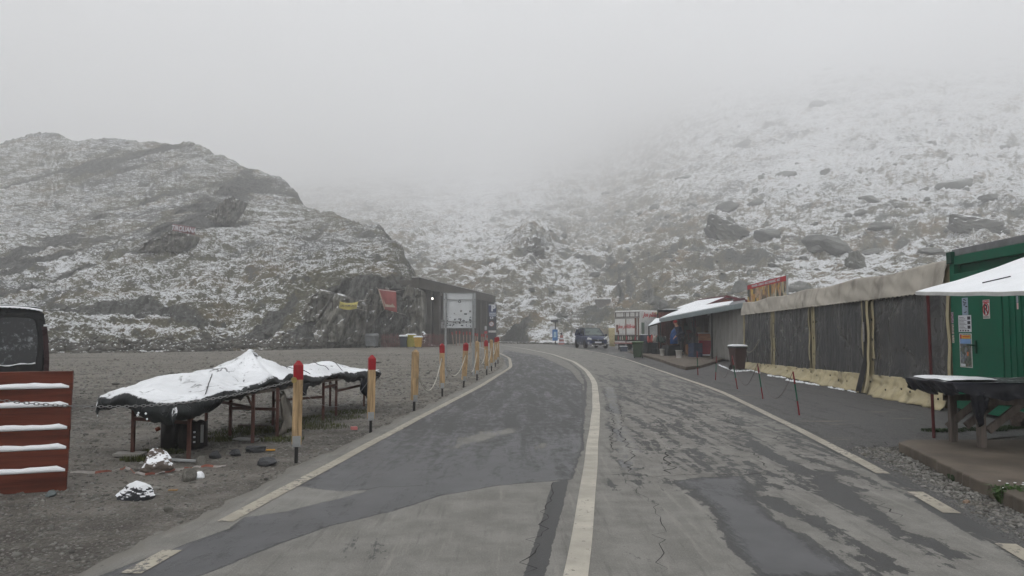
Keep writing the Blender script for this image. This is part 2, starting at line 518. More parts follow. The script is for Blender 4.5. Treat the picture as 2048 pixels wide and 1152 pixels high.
def add_mountain():
    npx = np.concatenate([np.arange(-300, 560, 14), np.arange(560, 2110, 2.6), np.arange(2110, 2610, 9)])
    X, Y, Z = profile_grid(M_, npx, 470)
    nr = X.shape[0]; t = np.linspace(0, 1, nr)[:, None] * np.ones_like(X)
    PX = npx[None, :] * np.ones_like(X)
    amp = np.clip(t * 16, 0, 1)
    near = np.clip(1 - (Y - 70) / 60, 0.25, 1)
    dz = 4.2 * fbm(X / 45, Y / 45, 9.1, 3) + 2.0 * ridge(X / 16, Y / 16, Z / 16, 3) + 0.7 * ridge(X / 4.0, Y / 4.0, Z / 4.0, 3)
    dz += 0.26 * fbm(X / 1.5, Y / 1.5, Z / 1.5, 3) + 0.13 * ridge(X / 0.6, Y / 0.6, Z / 0.6, 2)
    Z2 = Z + dz * amp * (0.35 + 0.65 * np.clip((Y - 60) / 60, 0, 1))
    Y2 = Y + 0.3 * amp * fbm(X / 1.9, Y / 1.9, Z / 1.9, 3)
    X2 = X + 0.35 * amp * fbm(X / 2.3 + 40, Y / 2.3, Z / 2.3, 3)
    PYv = proj_y(X, Y, Z)
    # stony gullies running down to the road, and bare knolls
    gx = 1150 + (690 - PYv) * 0.05
    gul = np.clip(1 - np.abs(PX - gx + 14 * pn(PYv / 30, 0.5, 0)) / 26, 0, 1) * np.clip((PYv - 420) / 80, 0, 1)
    gx2 = 1305 - (690 - PYv) * 0.55
    gul2 = np.clip(1 - np.abs(PX - gx2 + 14 * pn(PYv / 30, 2.5, 0)) / 24, 0, 1) * np.clip((PYv - 470) / 60, 0, 1)
    gul3 = np.clip(1 - np.abs(PX - 1345 - 0.6 * (600 - PYv)) / 34, 0, 1) * np.clip((PYv - 500) / 50, 0, 1) * np.clip((620 - PYv) / 20, 0, 1)
    Z2 -= 0.5 * (gul + gul2 + 0.7 * gul3) * amp
    sm_ = (X * 0.55 - Z * 0.83); lm_ = (X * 0.83 + Z * 0.55)
    c1 = np.clip(1 - np.abs(pn(sm_ / 16, lm_ / 70, Y / 90)) * 7, 0, 1) * np.clip(0.35 + 1.7 * pn(X / 45, Z / 30, 1.4), 0, 1)
    c2 = np.clip(1 - np.abs(pn(X / 14 + Z / 40, Z / 50, Y / 60)) * 7, 0, 1) * np.clip(0.2 + 1.6 * pn(X / 30, Z / 25, 6.4), 0, 1)
    cm_ = np.clip(c1 + 0.8 * c2, 0, 1)
    Z2 -= 1.3 * cm_ * amp * np.clip((Y - 70) / 60, 0, 1)
    bare = np.clip(0.6 * cm_ + (0.25 + 0.5 * pn(X / 5, Y / 7, 0.5)) * (gul + gul2 + gul3), 0, 0.7)
    snowy = -0.16 * cm_ + 0.08 * np.clip((PX - 1350) / 250, 0, 1) - 0.05 + 0.12 * np.clip((Y - 120) / 100, 0, 1) * np.clip((PX - 1300) / 100, 0, 1)
    snowy += 0.14 * np.clip(1 - np.abs(PX - 1130) / 160, 0, 1) * np.clip((PYv - 520) / 60, 0, 1)
    snowy += 0.16 * np.clip(1 - np.abs(PX - 960) / 200, 0, 1) * np.clip((600 - PYv) / 60, 0, 1)
    snowy -= 0.10 * np.clip(1 - np.abs(PX - 1330 - 0.9 * (540 - PYv) * 0.8) / 90, 0, 1) * np.clip((PYv - 360) / 60, 0, 1)
    V = np.stack([X2, Y2, Z2], -1).reshape(-1, 3)
    m = terrain_material('snowy_mountain_slope', 0.74, 1.02, (0.165, 0.153, 0.112), (0.12, 0.125, 0.115), 0.16, (1.5, 1.5, 0.9, 0.7))
    o = np_mesh('mountain_slope', V, grid_faces(*X.shape), m, False, {'bare': bare, 'snowy': snowy})
    tag(o, kind='structure')
    return X2, Y2, Z2, PX
mtX, mtY, mtZ, mtPX = add_mountain()
def surf_at(px, py, grids):
    """nearest terrain point that shows at that place in the photograph"""
    X, Y, Z, PX = grids
    j = int(np.argmin(np.abs(PX[0] - px)))
    p = proj_y(X[:, j], Y[:, j], Z[:, j])
    i = int(np.argmax(p <= py))
    return Vector((X[i, j], Y[i, j], Z[i, j]))
HILL = (hillX, hillY, hillZ, hillPX); MOUNT = (mtX, mtY, mtZ, mtPX)

# ================================================================== ground sheet
def ground_material():
    t = NT('wet_gravel')
    P = t.pos()
    big = t.noise(P, 0.35, 4, 0.6)
    mid = t.noise(P, 2.2, 5, 0.6)
    peb = t.vor(P, 26.0)
    pc = t.vor(P, 26.0, out='Color')
    sp = t.n('ShaderNodeSeparateColor'); t.l(pc, sp.inputs[0])
    peb2 = t.vor(P, 75.0)
    c1 = t.mix(t.sm(t.math('ADD', big, t.math('MULTIPLY', mid, 0.4)), 0.55, 0.85), (0.07, 0.064, 0.055), (0.165, 0.152, 0.13))
    sx_ = t.n('ShaderNodeSeparateXYZ'); t.l(P, sx_.inputs[0])
    dryer = t.sm(t.math('ADD', sx_.outputs[1], t.math('MULTIPLY', t.math('SUBTRACT', big, 0.5), 14)), 8, 22, 0, 0.75)
    c1 = t.mix(dryer, c1, (0.205, 0.19, 0.16))
    rut = t.noise(t.pos(scale=(0.10, 0.75, 1), rot=(0, 0, 0.25)), 0.9, 6, 0.65, 0.8)
    c1 = t.mix(t.sm(rut, 0.50, 0.62, 0, 0.55), c1, (0.062, 0.058, 0.05))
    stone = t.mix(sp.outputs[0], (0.06, 0.06, 0.055), (0.27, 0.26, 0.235))
    c = t.mix(t.sm(peb, 0.32, 0.22, 0, 0.75), c1, stone)
    c = t.mix(t.sm(t.noise(P, 34, 4, 0.8), 0.56, 0.68, 0, 0.75), c, (0.30, 0.285, 0.26))
    t.col(c)
    t.rough(t.sm(mid, 0.4, 0.7, 0.95, 0.6))
    t.b.inputs['Specular IOR Level'].default_value = 0.35
    h = t.math('SUBTRACT', t.math('MULTIPLY', t.noise(P, 9, 6, 0.7), 0.8), t.math('ADD', t.math('MULTIPLY', peb, 0.7), t.math('MULTIPLY', peb2, 0.25)))
    t.bump(h, 0.9, 0.05)
    return t.m
M_GRAVEL = ground_material()
def add_ground():
    xs = np.concatenate([np.array([-1500, -400, -120, -60]), np.arange(-30, 31, 1.0), np.array([60, 120, 400, 1500])])
    ys = np.concatenate([np.array([-60, -20, -6]), np.arange(0, 60, 1.0), np.array([60, 70, 80, 100, 140, 220, 400, 900, 1500])])
    X, Y = np.meshgrid(xs, ys)
    Z = np.zeros_like(X)
    Z += np.where(np.abs(X) > 55, -0.05, 0)
    o = np_mesh('ground', np.stack([X, Y, Z], -1).reshape(-1, 3), grid_faces(*X.shape), M_GRAVEL, False)
    tag(o, kind='structure')
add_ground()

# ================================================================== road
def curve(pts):
    g = [G(*p) for p in pts]
    ys = np.array([p.y for p in g]); xs = np.array([p.x for p in g])
    o = np.argsort(ys); ys = ys[o]; xs = xs[o]
    # natural smooth interpolation
    fine = np.linspace(ys[0], ys[-1], 400)
    v = np.interp(fine, ys, xs)
    k = np.hanning(31); k /= k.sum()
    sl0 = (xs[1] - xs[0]) / (ys[1] - ys[0]); sl1 = (xs[-1] - xs[-2]) / (ys[-1] - ys[-2]); st = fine[1] - fine[0]
    pad0 = v[0] + sl0 * (np.arange(-15, 0) * st); pad1 = v[-1] + sl1 * (np.arange(1, 16) * st)
    v = np.convolve(np.concatenate([pad0, v, pad1]), k, 'valid')
    def fn(y):
        y = np.asarray(y, float)
        r = np.interp(y, fine, v)
        r = np.where(y < fine[0], v[0] + sl0 * (y - fine[0]), r)
        return np.where(y > fine[-1], v[-1] + sl1 * (y - fine[-1]), r)
    return fn
C_L = curve([(342,1106),(447,1047),(590,972),(740,890),(860,826),(960,774),(1022,735),(1019,717),(998,706),(965,696.5)])
C_C = curve([(1152,1152),(1175,1000),(1184,900),(1193,820),(1189,765),(1173,742),(1148,724),(1105,709),(1050,698),(1000,690.5)])
C_R = curve([(2040,1110),(1870,1010),(1770,950),(1600,862),(1440,783),(1300,735),(1250,718),(1200,706),(1150,697),(1095,689.5)])
TX = lambda y: 6.465 + 0.078 * y        # line of the tent and the container front
def poly_field(X, Y, poly, soft):
    P = np.array([(G(*p).x, G(*p).y) for p in poly])
    d = np.full(X.shape, 1e9); inside = np.zeros(X.shape, bool)
    n = len(P)
    for i in range(n):
        a, b = P[i], P[(i + 1) % n]
        ab = b - a; L2 = max(1e-9, ab @ ab)
        tt = np.clip(((X - a[0]) * ab[0] + (Y - a[1]) * ab[1]) / L2, 0, 1)
        dd = np.hypot(X - a[0] - tt * ab[0], Y - a[1] - tt * ab[1])
        d = np.minimum(d, dd)
        cond = ((a[1] > Y) != (b[1] > Y))
        xi = a[0] + (Y - a[1]) * ab[0] / (ab[1] if abs(ab[1]) > 1e-9 else 1e-9)
        inside ^= cond & (X < xi)
    s = np.where(inside, d, -d)
    return np.clip(0.5 + s / (2 * soft), 0, 1)
def road_material():
    t = NT('asphalt')
    P = t.pos()
    fine = t.noise(P, 95, 3, 0.7)
    mid = t.noise(P, 3.2, 6, 0.62)
    lng = t.noise(t.pos(scale=(2.6, 0.32, 1)), 1.6, 7, 0.7, 0.6)
    sht = t.noise(t.pos(scale=(1.4, 0.8, 1)), 6.0, 7, 0.75, 0.5)
    wet = t.attr('wet'); rgh = t.attr('coarse'); shine = t.attr('film'); mud = t.attr('mud')
    e = t.math('ADD', t.math('MULTIPLY', t.math('SUBTRACT', lng, 0.5), 1.25), t.math('MULTIPLY', t.math('SUBTRACT', sht, 0.5), 0.95))
    # ragged drying fringe, sharper where the field is steep
    w = t.math('ADD', wet, t.math('MULTIPLY', e, t.attr('ragged')))
    wf = t.sm(w, 0.47, 0.53)
    dry = t.mix(t.sm(mid, 0.3, 0.7), (0.145, 0.141, 0.127), (0.205, 0.20, 0.182))
    dry = t.mix(t.sm(fine, 0.55, 0.72, 0, 0.6), dry, (0.32, 0.31, 0.285))
    dry = t.mix(t.sm(fine, 0.45, 0.3, 0, 0.5), dry, (0.075, 0.072, 0.065))
    scr = t.noise(t.pos(scale=(1, 0.07, 1), rot=(0, 0, 0.22)), 9, 7, 0.75)
    dry = t.mix(t.sm(scr, 0.54, 0.68, 0, 0.55), dry, (0.255, 0.245, 0.22))
    dry = t.mix(t.sm(scr, 0.46, 0.34, 0, 0.5), dry, (0.095, 0.092, 0.084))
    sp2 = t.noise(P, 30, 5, 0.8)
    dry = t.mix(t.sm(sp2, 0.60, 0.70, 0, 0.6), dry, (0.07, 0.068, 0.06))
    dark = t.mix(t.sm(mid, 0.3, 0.7), (0.046, 0.047, 0.049), (0.068, 0.069, 0.072))
    dark = t.mix(t.sm(fine, 0.6, 0.75, 0, 0.3), dark, (0.14, 0.135, 0.13))
    fl0 = t.sm(t.math('ADD', shine, t.math('MULTIPLY', e, 0.55)), 0.36, 0.56)
    dark = t.mix(fl0, (0.054, 0.054, 0.053), dark)
    c = t.mix(wf, dry, dark)
    # the edge of each damp patch is darker than its middle
    ring = t.math('MULTIPLY', t.sm(w, 0.46, 0.5), t.sm(w, 0.62, 0.53))
    c = t.mix(t.math('MULTIPLY', ring, 0.35), c, (0.035, 0.034, 0.032))
    fl = t.math('MULTIPLY', t.sm(t.math('ADD', shine, t.math('MULTIPLY', e, 0.7)), 0.48, 0.56), 1.0)
    # coarse newer asphalt on the shoulder
    cs = t.vor(P, 60)
    coarse = t.mix(t.sm(cs, 0.25, 0.6), (0.038, 0.038, 0.038), (0.098, 0.096, 0.092))
    tan = t.noise(t.pos(scale=(0.5, 2.6, 1)), 1.1, 5, 0.6)
    coarse = t.mix(t.sm(tan, 0.62, 0.68, 0, 0.55), coarse, (0.19, 0.165, 0.125))
    cm = t.sm(t.math('ADD', rgh, t.math('MULTIPLY', t.math('SUBTRACT', mid, 0.5), 0.5)), 0.45, 0.6)
    c = t.mix(cm, c, coarse)
    mm = t.sm(t.math('ADD', mud, t.math('MULTIPLY', t.math('SUBTRACT', mid, 0.5), 0.9)), 0.45, 0.7)
    c = t.mix(t.math('MULTIPLY', mm, 0.6), c, (0.13, 0.12, 0.1))
    t.col(c)
    r = t.math('MULTIPLY_ADD', wf, -0.22, 0.88)
    r = t.math('MULTIPLY_ADD', fl0, -0.26, r)
    r = t.math('MULTIPLY_ADD', cm, 0.12, r, clamp=True)
    t.rough(r)
    t.b.inputs['Specular IOR Level'].default_value = 0.4
    hh = t.math('ADD', t.math('MULTIPLY', fine, 0.6), t.math('MULTIPLY', t.math('MULTIPLY', cs, cm), 1.2))
    hh = t.math('MULTIPLY', hh, t.math('MULTIPLY_ADD', fl, -0.8, 1.0))
    t.bump(hh, 0.5, 0.012)
    return t.m
M_ROAD = road_material()
def right_reach(y):
    return np.interp(y, [-10, 6.5, 8.6, 9.6, 12, 30, 42, 60, 75, 100],
                     [4.6, float(C_R(6.5)) + 0.28, float(C_R(8.6)) + 0.6, 6.6, 8.4, 9.9, 14, 12, 8.5, 6.5])
def add_road():
    ys = np.concatenate([np.linspace(-8, 2.5, 12), 2.5 + np.cumsum(np.geomspace(0.022, 0.75, 420))])
    ys = ys[ys < 98]; ys = np.append(ys, 98)
    L = C_L(ys) - 0.3 + 0.07 * pn(ys / 0.7, 0.3, 0) + 0.05 * pn(ys / 0.2, 7.3, 0)
    L = np.where(ys < 2.4, C_L(ys) - 0.3, L)
    r = C_R(ys) + 0.08
    rr = np.maximum(right_reach(ys), r + 0.05) + 0.06 * pn(ys / 0.5, 3.3, 0)
    u1 = np.linspace(0, 1, 170); u2 = np.linspace(0, 1, 60)[1:]
    X = np.concatenate([L[:, None] + (r - L)[:, None] * u1[None], r[:, None] + (rr - r)[:, None] * u2[None]], 1)
    Y = ys[:, None] * np.ones_like(X)
    cl = C_C(ys)[:, None]; rl = C_R(ys)[:, None]; ll = C_L(ys)[:, None]
    F = lambda poly, s: poly_field(X, Y, poly, s)
    # left lane: damp film nearly everywhere beyond the water's edge that crosses the lane
    wetL = F([(60,1250),(424,1150),(566,1092),(664,1056),(790,1026),(888,994),(1000,974),(1108,965),(1150,962),(1168,900),(1170,820),
              (1165,770),(1140,740),(1080,712),(1010,700),(1000,712),(1015,735),(960,775),(860,826),(740,890),(590,972),(560,985),(450,1062),(200,1152),(-100,1300)], 0.05)
    drypatch = F([(500,1000),(590,975),(680,985),(750,982),(640,1010),(560,1030),(470,1040)], 0.06)
    tanp = np.maximum(F([(880,905),(900,878),(970,860),(1045,856),(1050,866),(985,885),(930,900)], 0.25), F([(1050,895),(1110,880),(1112,900),(1060,905)], 0.2))
    wet = wetL * 0.80
    wet = np.minimum(wet, 1 - 0.85 * drypatch); wet = np.minimum(wet, 1 - 0.62 * tanp)
    strip = F([(1108,966),(1136,966),(1092,1152),(1080,1200),(1035,1200),(1048,1152)], 0.035)
    speck = F([(700,1075),(800,1060),(830,1100),(805,1152),(700,1160),(660,1110)], 0.5) * 0.62
    tyre = F([(545,1150),(610,1100),(660,1090),(600,1150)], 0.2) * 0.62
    # right lane
    big = F([(1502,1160),(1448,1073),(1425,1019),(1380,985),(1330,962),(1400,957),(1490,955),(1500,985),(1560,1044),(1614,1073),(1640,1097),(1697,1130),(1740,1160)], 0.16)
    s1 = F([(1365,905),(1400,890),(1425,930),(1424,950),(1385,950)], 0.35) * 0.85
    s2 = F([(1470,870),(1500,868),(1620,940),(1740,945),(1690,955),(1590,952),(1520,910)], 0.28) * 0.9
    s3 = F([(1610,955),(1670,952),(1740,1000),(1800,1050),(1990,1120),(1900,1145),(1780,1080),(1700,1030),(1650,1000)], 0.25) * 0.9
    s4 = F([(1500,990),(1560,1000),(1650,1040),(1760,1100),(1850,1152),(1740,1160),(1680,1090),(1600,1045),(1520,1015)], 0.25) * 0.85
    right_field = 0.44 + 0.04 * np.clip((Y - 7) / 8, 0, 1) - 0.12 * np.clip((Y - 18) / 12, 0, 1)
    right_field = np.where(Y < 6.3, 0.25, right_field)
    inR = np.clip((X - cl) / 0.2, 0, 1)
    wet = np.maximum.reduce([wet * (1 - inR), strip, speck, tyre, inR * right_field, big, s1, s2, s3, s4])
    wet = np.where((X > rl - 0.12), np.maximum(wet, 0.6), wet)
    rag = 1.0 - 0.7 * np.clip(1 - np.abs(wetL - 0.5) * 1.2, 0, 1) * (Y < 7.2) * (1 - inR)
    seam = np.clip(1 - np.abs(X - (cl - 0.22)) / 0.1, 0, 1) * (Y > 6.3)
    wet = np.maximum(wet, seam * 0.75)
    film = np.maximum(F([(1205,775),(1232,775),(1250,840),(1290,905),(1275,950),(1235,950),(1222,850)], 0.12) * 0.62,
                      np.maximum(wetL * (0.42 + 0.16 * np.clip((10.5 - Y) / 4, 0, 1)), big * 0.62))
    coarse = np.clip((X - rl - 0.0) / 0.12, 0, 1)
    coarse = np.where(Y > 36, coarse * np.clip(1 - (Y - 36) / 8, 0, 1) * 0.5, coarse)
    mud = np.clip(1 - (X - L[:, None]) / 0.35, 0, 1) * 0.7
    Z = np.full_like(X, 0.012)
    o = np_mesh('road', np.stack([X, Y, Z], -1).reshape(-1, 3), grid_faces(*X.shape), M_ROAD, False,
                {'wet': wet, 'coarse': coarse, 'film': film, 'ragged': rag, 'mud': mud})
    tag(o, kind='structure')
add_road()

def paint_material(name, c, wear):
    t = NT(name); P = t.pos()
    n = t.noise(P, 22, 6, 0.75); n2 = t.noise(P, 2.0, 4, 0.6); f = t.noise(P, 110, 2, 0.6)
    hole = t.sm(t.math('ADD', n, t.math('MULTIPLY', n2, 0.4)), wear, wear + 0.06)
    c1 = t.mix(t.sm(n2, 0.3, 0.7), tuple(x * 0.62 for x in c), c)
    c1 = t.mix(t.sm(f, 0.58, 0.72, 0, 0.35), c1, tuple(x * 0.55 for x in c))
    t.col(t.mix(hole, c1, (0.1, 0.096, 0.088)))
    t.rough(0.6); t.bump(f, 0.25, 0.004)
    return t.m
M_LINE = paint_material('road_paint', (0.46, 0.43, 0.36), 0.80)
M_LINE_WORN = paint_material('worn_road_paint', (0.40, 0.365, 0.29), 0.745)
def line_strip(name, fn, y0, y1, w, m, z=0.016):
    ys = [y0]
    while ys[-1] < y1: ys.append(ys[-1] + max(0.12, ys[-1] * 0.02))
    ys[-1] = y1
    mb = MB(); vs = []; fs = []
    for i, y in enumerate(ys):
        d = float(fn(y + 0.05) - fn(y - 0.05)) / 0.1
        nrm = Vector((1, -d, 0)).normalized()
        wob = 0.003 * math.sin(y * 2.3)
        ww = (w(y) if callable(w) else w)
        c = Vector((float(fn(y)), y, z))
        vs += [c - nrm * (ww / 2 + wob), c + nrm * (ww / 2 - wob)]
        if i: fs.append((2 * i - 2, 2 * i - 1, 2 * i + 1, 2 * i))
    return tag(mb.add(vs, fs).build(name, m), kind='structure')
line_strip('centre_line', C_C, 1.2, 76, 0.135, M_LINE)
line_strip('edge_line', C_L, G(447, 1047).y, 70, lambda y: 0.12, M_LINE_WORN)
line_strip('edge_line', C_L, G(238, 1152).y, G(343, 1105).y, 0.12, M_LINE_WORN)
line_strip('edge_line', C_R, G(1770, 950).y, 75, 0.125, M_LINE_WORN)
line_strip('edge_line', C_R, G(1917, 1030).y, G(1830, 987).y, 0.125, M_LINE_WORN)
line_strip('edge_line', C_R, G(2140, 1165).y, G(2018, 1092).y, 0.125, M_LINE_WORN)

# cracks in the asphalt: thin dark sunken-looking ribbons laid on the sheet
def add_cracks():
    t = NT('crack_filling'); t.col((0.022, 0.021, 0.02)); t.rough(0.9)
    rnd = random.Random(5)
    mb = MB()
    def crack(pts, w):
        P = [G(*p) for p in pts]
        out = []
        for a, b in zip(P, P[1:]):
            n = max(2, int((b - a).length / 0.09))
            for k in range(n):
                q = a.lerp(b, k / n); d = (b - a).normalized()
                off = rnd.gauss(0, 0.028)
                out.append(q + Vector((-d.y, d.x, 0)) * off)
        out.append(P[-1])
        vs = []; fs = []
        for i, q in enumerate(out):
            d = (out[min(i + 1, len(out) - 1)] - out[max(0, i - 1)]).normalized()
            nn = Vector((-d.y, d.x, 0)) * w * rnd.uniform(0.25, 1.0) * (1 if 0 < i < len(out) - 1 else 0.1)
            q = Vector((q.x, q.y, 0.0145))
            vs += [q - nn, q + nn]
            if i: fs.append((2 * i - 2, 2 * i - 1, 2 * i + 1, 2 * i))
        mb.add(vs, fs)
    crack([(1196,952),(1250,951),(1330,956),(1400,951),(1490,951),(1545,948)], 0.008)
    crack([(1343,952),(1338,930),(1328,920),(1342,905)], 0.013)
    crack([(1226,905),(1222,880),(1229,845),(1221,815)], 0.009)
    crack([(1320,880),(1332,862),(1318,845),(1290,838)], 0.007)
    crack([(1440,840),(1470,850),(1495,868),(1540,878),(1600,872)], 0.008)
    crack([(1380,800),(1402,812),(1420,826)], 0.010)
    crack([(1420,822),(1448,825),(1455,845),(1478,852)], 0.008)
    crack([(1275,800),(1290,790),(1300,780)], 0.008)
    crack([(1560,790),(1600,808),(1640,815)], 0.012)
    crack([(1610,845),(1660,862),(1740,852),(1800,858)], 0.010)
    crack([(1700,888),(1735,900),(1780,885)], 0.022)
    crack([(1520,870),(1560,868),(1600,862)], 0.006)
    crack([(1080,858),(1160,852)], 0.006)
    crack([(1290,742),(1310,728)], 0.02)
    crack([(950,722),(1200,723)], 0.012) if False else None
    crack([(1640,790),(1700,800),(1760,795)], 0.012)
    crack([(1000,760),(1080,757),(1170,755)], 0.01)
    crack([(1240,960),(1300,1000),(1330,1060),(1320,1152)], 0.004)
    crack([(1700,1000),(1760,1010),(1800,1040)], 0.006)
    crack([(1234,800),(1246,840),(1240,870),(1262,900),(1255,948)], 0.008)
    crack([(1480,900),(1520,915),(1530,940)], 0.007)
    crack([(1350,830),(1400,850),(1452,880),(1500,900)], 0.006)
    crack([(1108,966),(1104,1000),(1092,1040),(1060,1110),(1048,1152)], 0.006)
    crack([(700,985),(760,978),(860,976)], 0.005)
    tag(mb.build('cracks', t.m), kind='structure')
add_cracks()

# old tyre tracks: faint dusty and damp arcs left by wheels in both lanes (thin sheets of residue)

# ================================================================== materials for the things
M_PINE = mat('pine_timber', (0.38, 0.265, 0.145), 0.75, 0.35, 5, stretch=(7, 7, 0.5), dirt=0.6, bump=0.3, obj=False)
M_RED = mat('red_paint', (0.27, 0.012, 0.018), 0.5, 0.25, 6, dirt=0.35, snow=1.18)
M_STEEL = mat('galvanised_steel', (0.32, 0.33, 0.33), 0.45, 0.15, 8, metal=0.6)
M_IRON = mat('black_iron', (0.02, 0.02, 0.02), 0.6)
M_RUST = mat('brown_painted_steel', (0.085, 0.038, 0.03), 0.6, 0.3, 9, dirt=0.3)
M_BOARD = mat('stained_boards', (0.105, 0.028, 0.016), 0.55, 0.4, 1.6, stretch=(0.6, 4, 9), bump=0.3, bscale=12, dirt=0.15)
M_SNOW = mat('fresh_snow', SNOW, 0.7, 0.03, 5, bump=0.35, bscale=14)
M_TARP = mat('snowy_black_tarpaulin', (0.008, 0.011, 0.012), 0.5, 0.3, 4, snow=0.66, bump=0.5, bscale=7, spec=0.3)
def snowy_tarp():
    t = NT('snow_on_black_tarpaulin')
    P = t.pos()
    sn = t.noise(P, 6.0, 6, 0.7)
    f = t.math('ADD', t.nz(), t.math('MULTIPLY', t.math('SUBTRACT', sn, 0.5), 1.1))
    f = t.sm(f, 0.58, 0.76)
    ln = t.noise(t.pos(scale=(1.0, 0.55, 1.0), rot=(0, 0, 0.5)), 2.3, 3, 0.5, 0.9)
    fold = t.sm(t.math('ABSOLUTE', t.math('SUBTRACT', ln, 0.5)), 0.003, 0.016, 1.0, 0.0)
    brk = t.sm(t.noise(P, 3.1, 4, 0.6), 0.52, 0.62)
    f = t.math('MULTIPLY', f, t.math('SUBTRACT', 1.0, t.math('MULTIPLY', t.math('MULTIPLY', fold, brk), 0.75)))
    thin = t.sm(t.noise(P, 1.7, 5, 0.65), 0.35, 0.7, 0.80, 1.0)
    f = t.math('MULTIPLY', f, thin)
    t.col(t.mix(f, (0.008, 0.011, 0.012), SNOW)); t.rough(t.math('MULTIPLY_ADD', f, 0.25, 0.5))
    t.b.inputs['Specular IOR Level'].default_value = 0.3
    t.bump(t.math('ADD', t.noise(P, 7, 5, 0.6), t.math('MULTIPLY', fold, -0.5)), 0.5, 0.02)
    return t.m
M_TARP = snowy_tarp()
M_BTARP = mat('black_tarpaulin', (0.008, 0.009, 0.013), 0.36, 0.3, 4, bump=0.5, bscale=9)
M_OLDWOOD = mat('weathered_wood', (0.11, 0.092, 0.08), 0.8, 0.3, 4, stretch=(5, 5, 0.8), bump=0.3)
M_GREEN = mat('green_container_paint', (0.006, 0.10, 0.055), 0.6, 0.1, 1.5, dirt=0.08, bump=0.05, spec=0.15)
M_GREEND = mat('dark_green_edge', (0.005, 0.045, 0.028), 0.5, 0.1, 2)
M_LEAD = mat('grey_roof_sheet', (0.17, 0.175, 0.18), 0.55, 0.2, 3, dirt=0.3)
M_CREAM = mat('cream_tent_fabric', (0.40, 0.345, 0.215), 0.6, 0.12, 1.6, dirt=0.45, bump=0.5, bscale=5)
M_VAL = mat('dirty_valance_fabric', (0.40, 0.37, 0.32), 0.75, 0.16, 0.9, dirt=0.5, bump=0.4, bscale=6, stretch=(1, 1, 0.7))
M_BLACK = mat('black_rubber', (0.015, 0.015, 0.016), 0.6)
M_CONC = mat('old_concrete', (0.11, 0.092, 0.074), 0.85, 0.3, 1.5, dirt=0.35, bump=0.5, bscale=18, obj=False)
M_GALL = mat('gallery_concrete', (0.075, 0.070, 0.062), 0.9, 0.25, 0.35, dirt=0.5, bump=0.3, bscale=3, obj=False)
M_DARKW = mat('dark_interior', (0.008, 0.008, 0.009), 0.9, spec=0.05)  # near-black colour stands in for the shade inside stalls and gallery
M_WHITE = mat('white_panel', (0.55, 0.55, 0.53), 0.5, 0.05, 2, dirt=0.25)
M_PAPER = mat('paper', (0.55, 0.57, 0.6), 0.6, 0.05, 2)
M_INK = mat('dark_print', (0.03, 0.03, 0.04), 0.6)
M_SIGNRED = mat('sign_red', (0.42, 0.02, 0.03), 0.5)
M_BLUE = mat('sign_blue', (0.012, 0.03, 0.10), 0.5)
M_CURT = mat('grey_tarp_curtain', (0.23, 0.225, 0.21), 0.7, 0.15, 1.0, dirt=0.35, bump=0.3, bscale=5)
M_REDWOOD = mat('brown_red_cladding', (0.10, 0.035, 0.025), 0.6, 0.25, 3, dirt=0.2)
M_ROPE = mat('white_rope', (0.42, 0.40, 0.35), 0.8)
M_CHAIN = mat('chain_steel', (0.25, 0.25, 0.25), 0.45, metal=0.7)

def window_film_material():
    t = NT('clear_plastic_window')
    P = t.pos(obj=True)
    v = t.noise(t.pos(scale=(5, 5, 0.5), obj=True), 1.6, 4, 0.55, 0.8)
    b = t.noise(t.pos(scale=(1.0, 1, 0.8), obj=True), 1.3, 5, 0.6, 1.2)
    s = t.noise(t.pos(scale=(4, 4, 1.2), obj=True), 3.5, 6, 0.8, 1.5)
    c = t.mix(t.sm(v, 0.3, 0.75), (0.046, 0.046, 0.047), (0.078, 0.076, 0.072))
    c = t.mix(t.sm(b, 0.42, 0.62, 0, 0.75), c, (0.028, 0.030, 0.034))
    c = t.mix(t.sm(s, 0.58, 0.74, 0, 0.45), c, (0.22, 0.22, 0.215))
    # condensation and dust browner towards the far panel
    t.col(c); t.rough(t.sm(b, 0.3, 0.7, 0.22, 0.42))
    t.b.inputs['Specular IOR Level'].default_value = 0.5
    t.bump(t.math('ADD', t.math('MULTIPLY', v, 0.15), t.math('MULTIPLY', b, 3.0)), 0.5, 0.05)
    return t.m
M_FILM = window_film_material()

def text(name, body, size, loc, rot, m, parent=None, shear=0.0, align='CENTER', ext=0.002, bold=0.0):
    c = bpy.data.curves.new(name, 'FONT')
    c.body = body; c.size = size; c.align_x = align; c.align_y = 'CENTER'
    c.extrude = ext; c.shear = shear; c.offset = bold
    c.materials.append(m)
    tmp = bpy.data.objects.new('tmp', c)
    COL.objects.link(tmp)
    me = bpy.data.meshes.new_from_object(tmp.evaluated_get(bpy.context.evaluated_depsgraph_get()))
    bpy.data.objects.remove(tmp); bpy.data.curves.remove(c)
    me.name = name
    if not me.materials: me.materials.append(m)
    o = bpy.data.objects.new(name, me); o.location = loc; o.rotation_euler = rot
    COL.objects.link(o)
    if parent: o.parent = parent
    return o

# ================================================================== RIGHT: green container and the long tent
O_C = Vector((TX(12.49), 12.49, 0))
PHI = math.atan2(-1, -0.078)
DW = Vector((math.cos(PHI), math.sin(PHI), 0))
def WL(px, py):
    d = ray(px, py)
    t = 6.465 / (d[0] - 0.078 * d[1])
    p = Vector((d[0] * t, d[1] * t, 0))
    return ((p - O_C).dot(DW), EYE + d[2] * t)

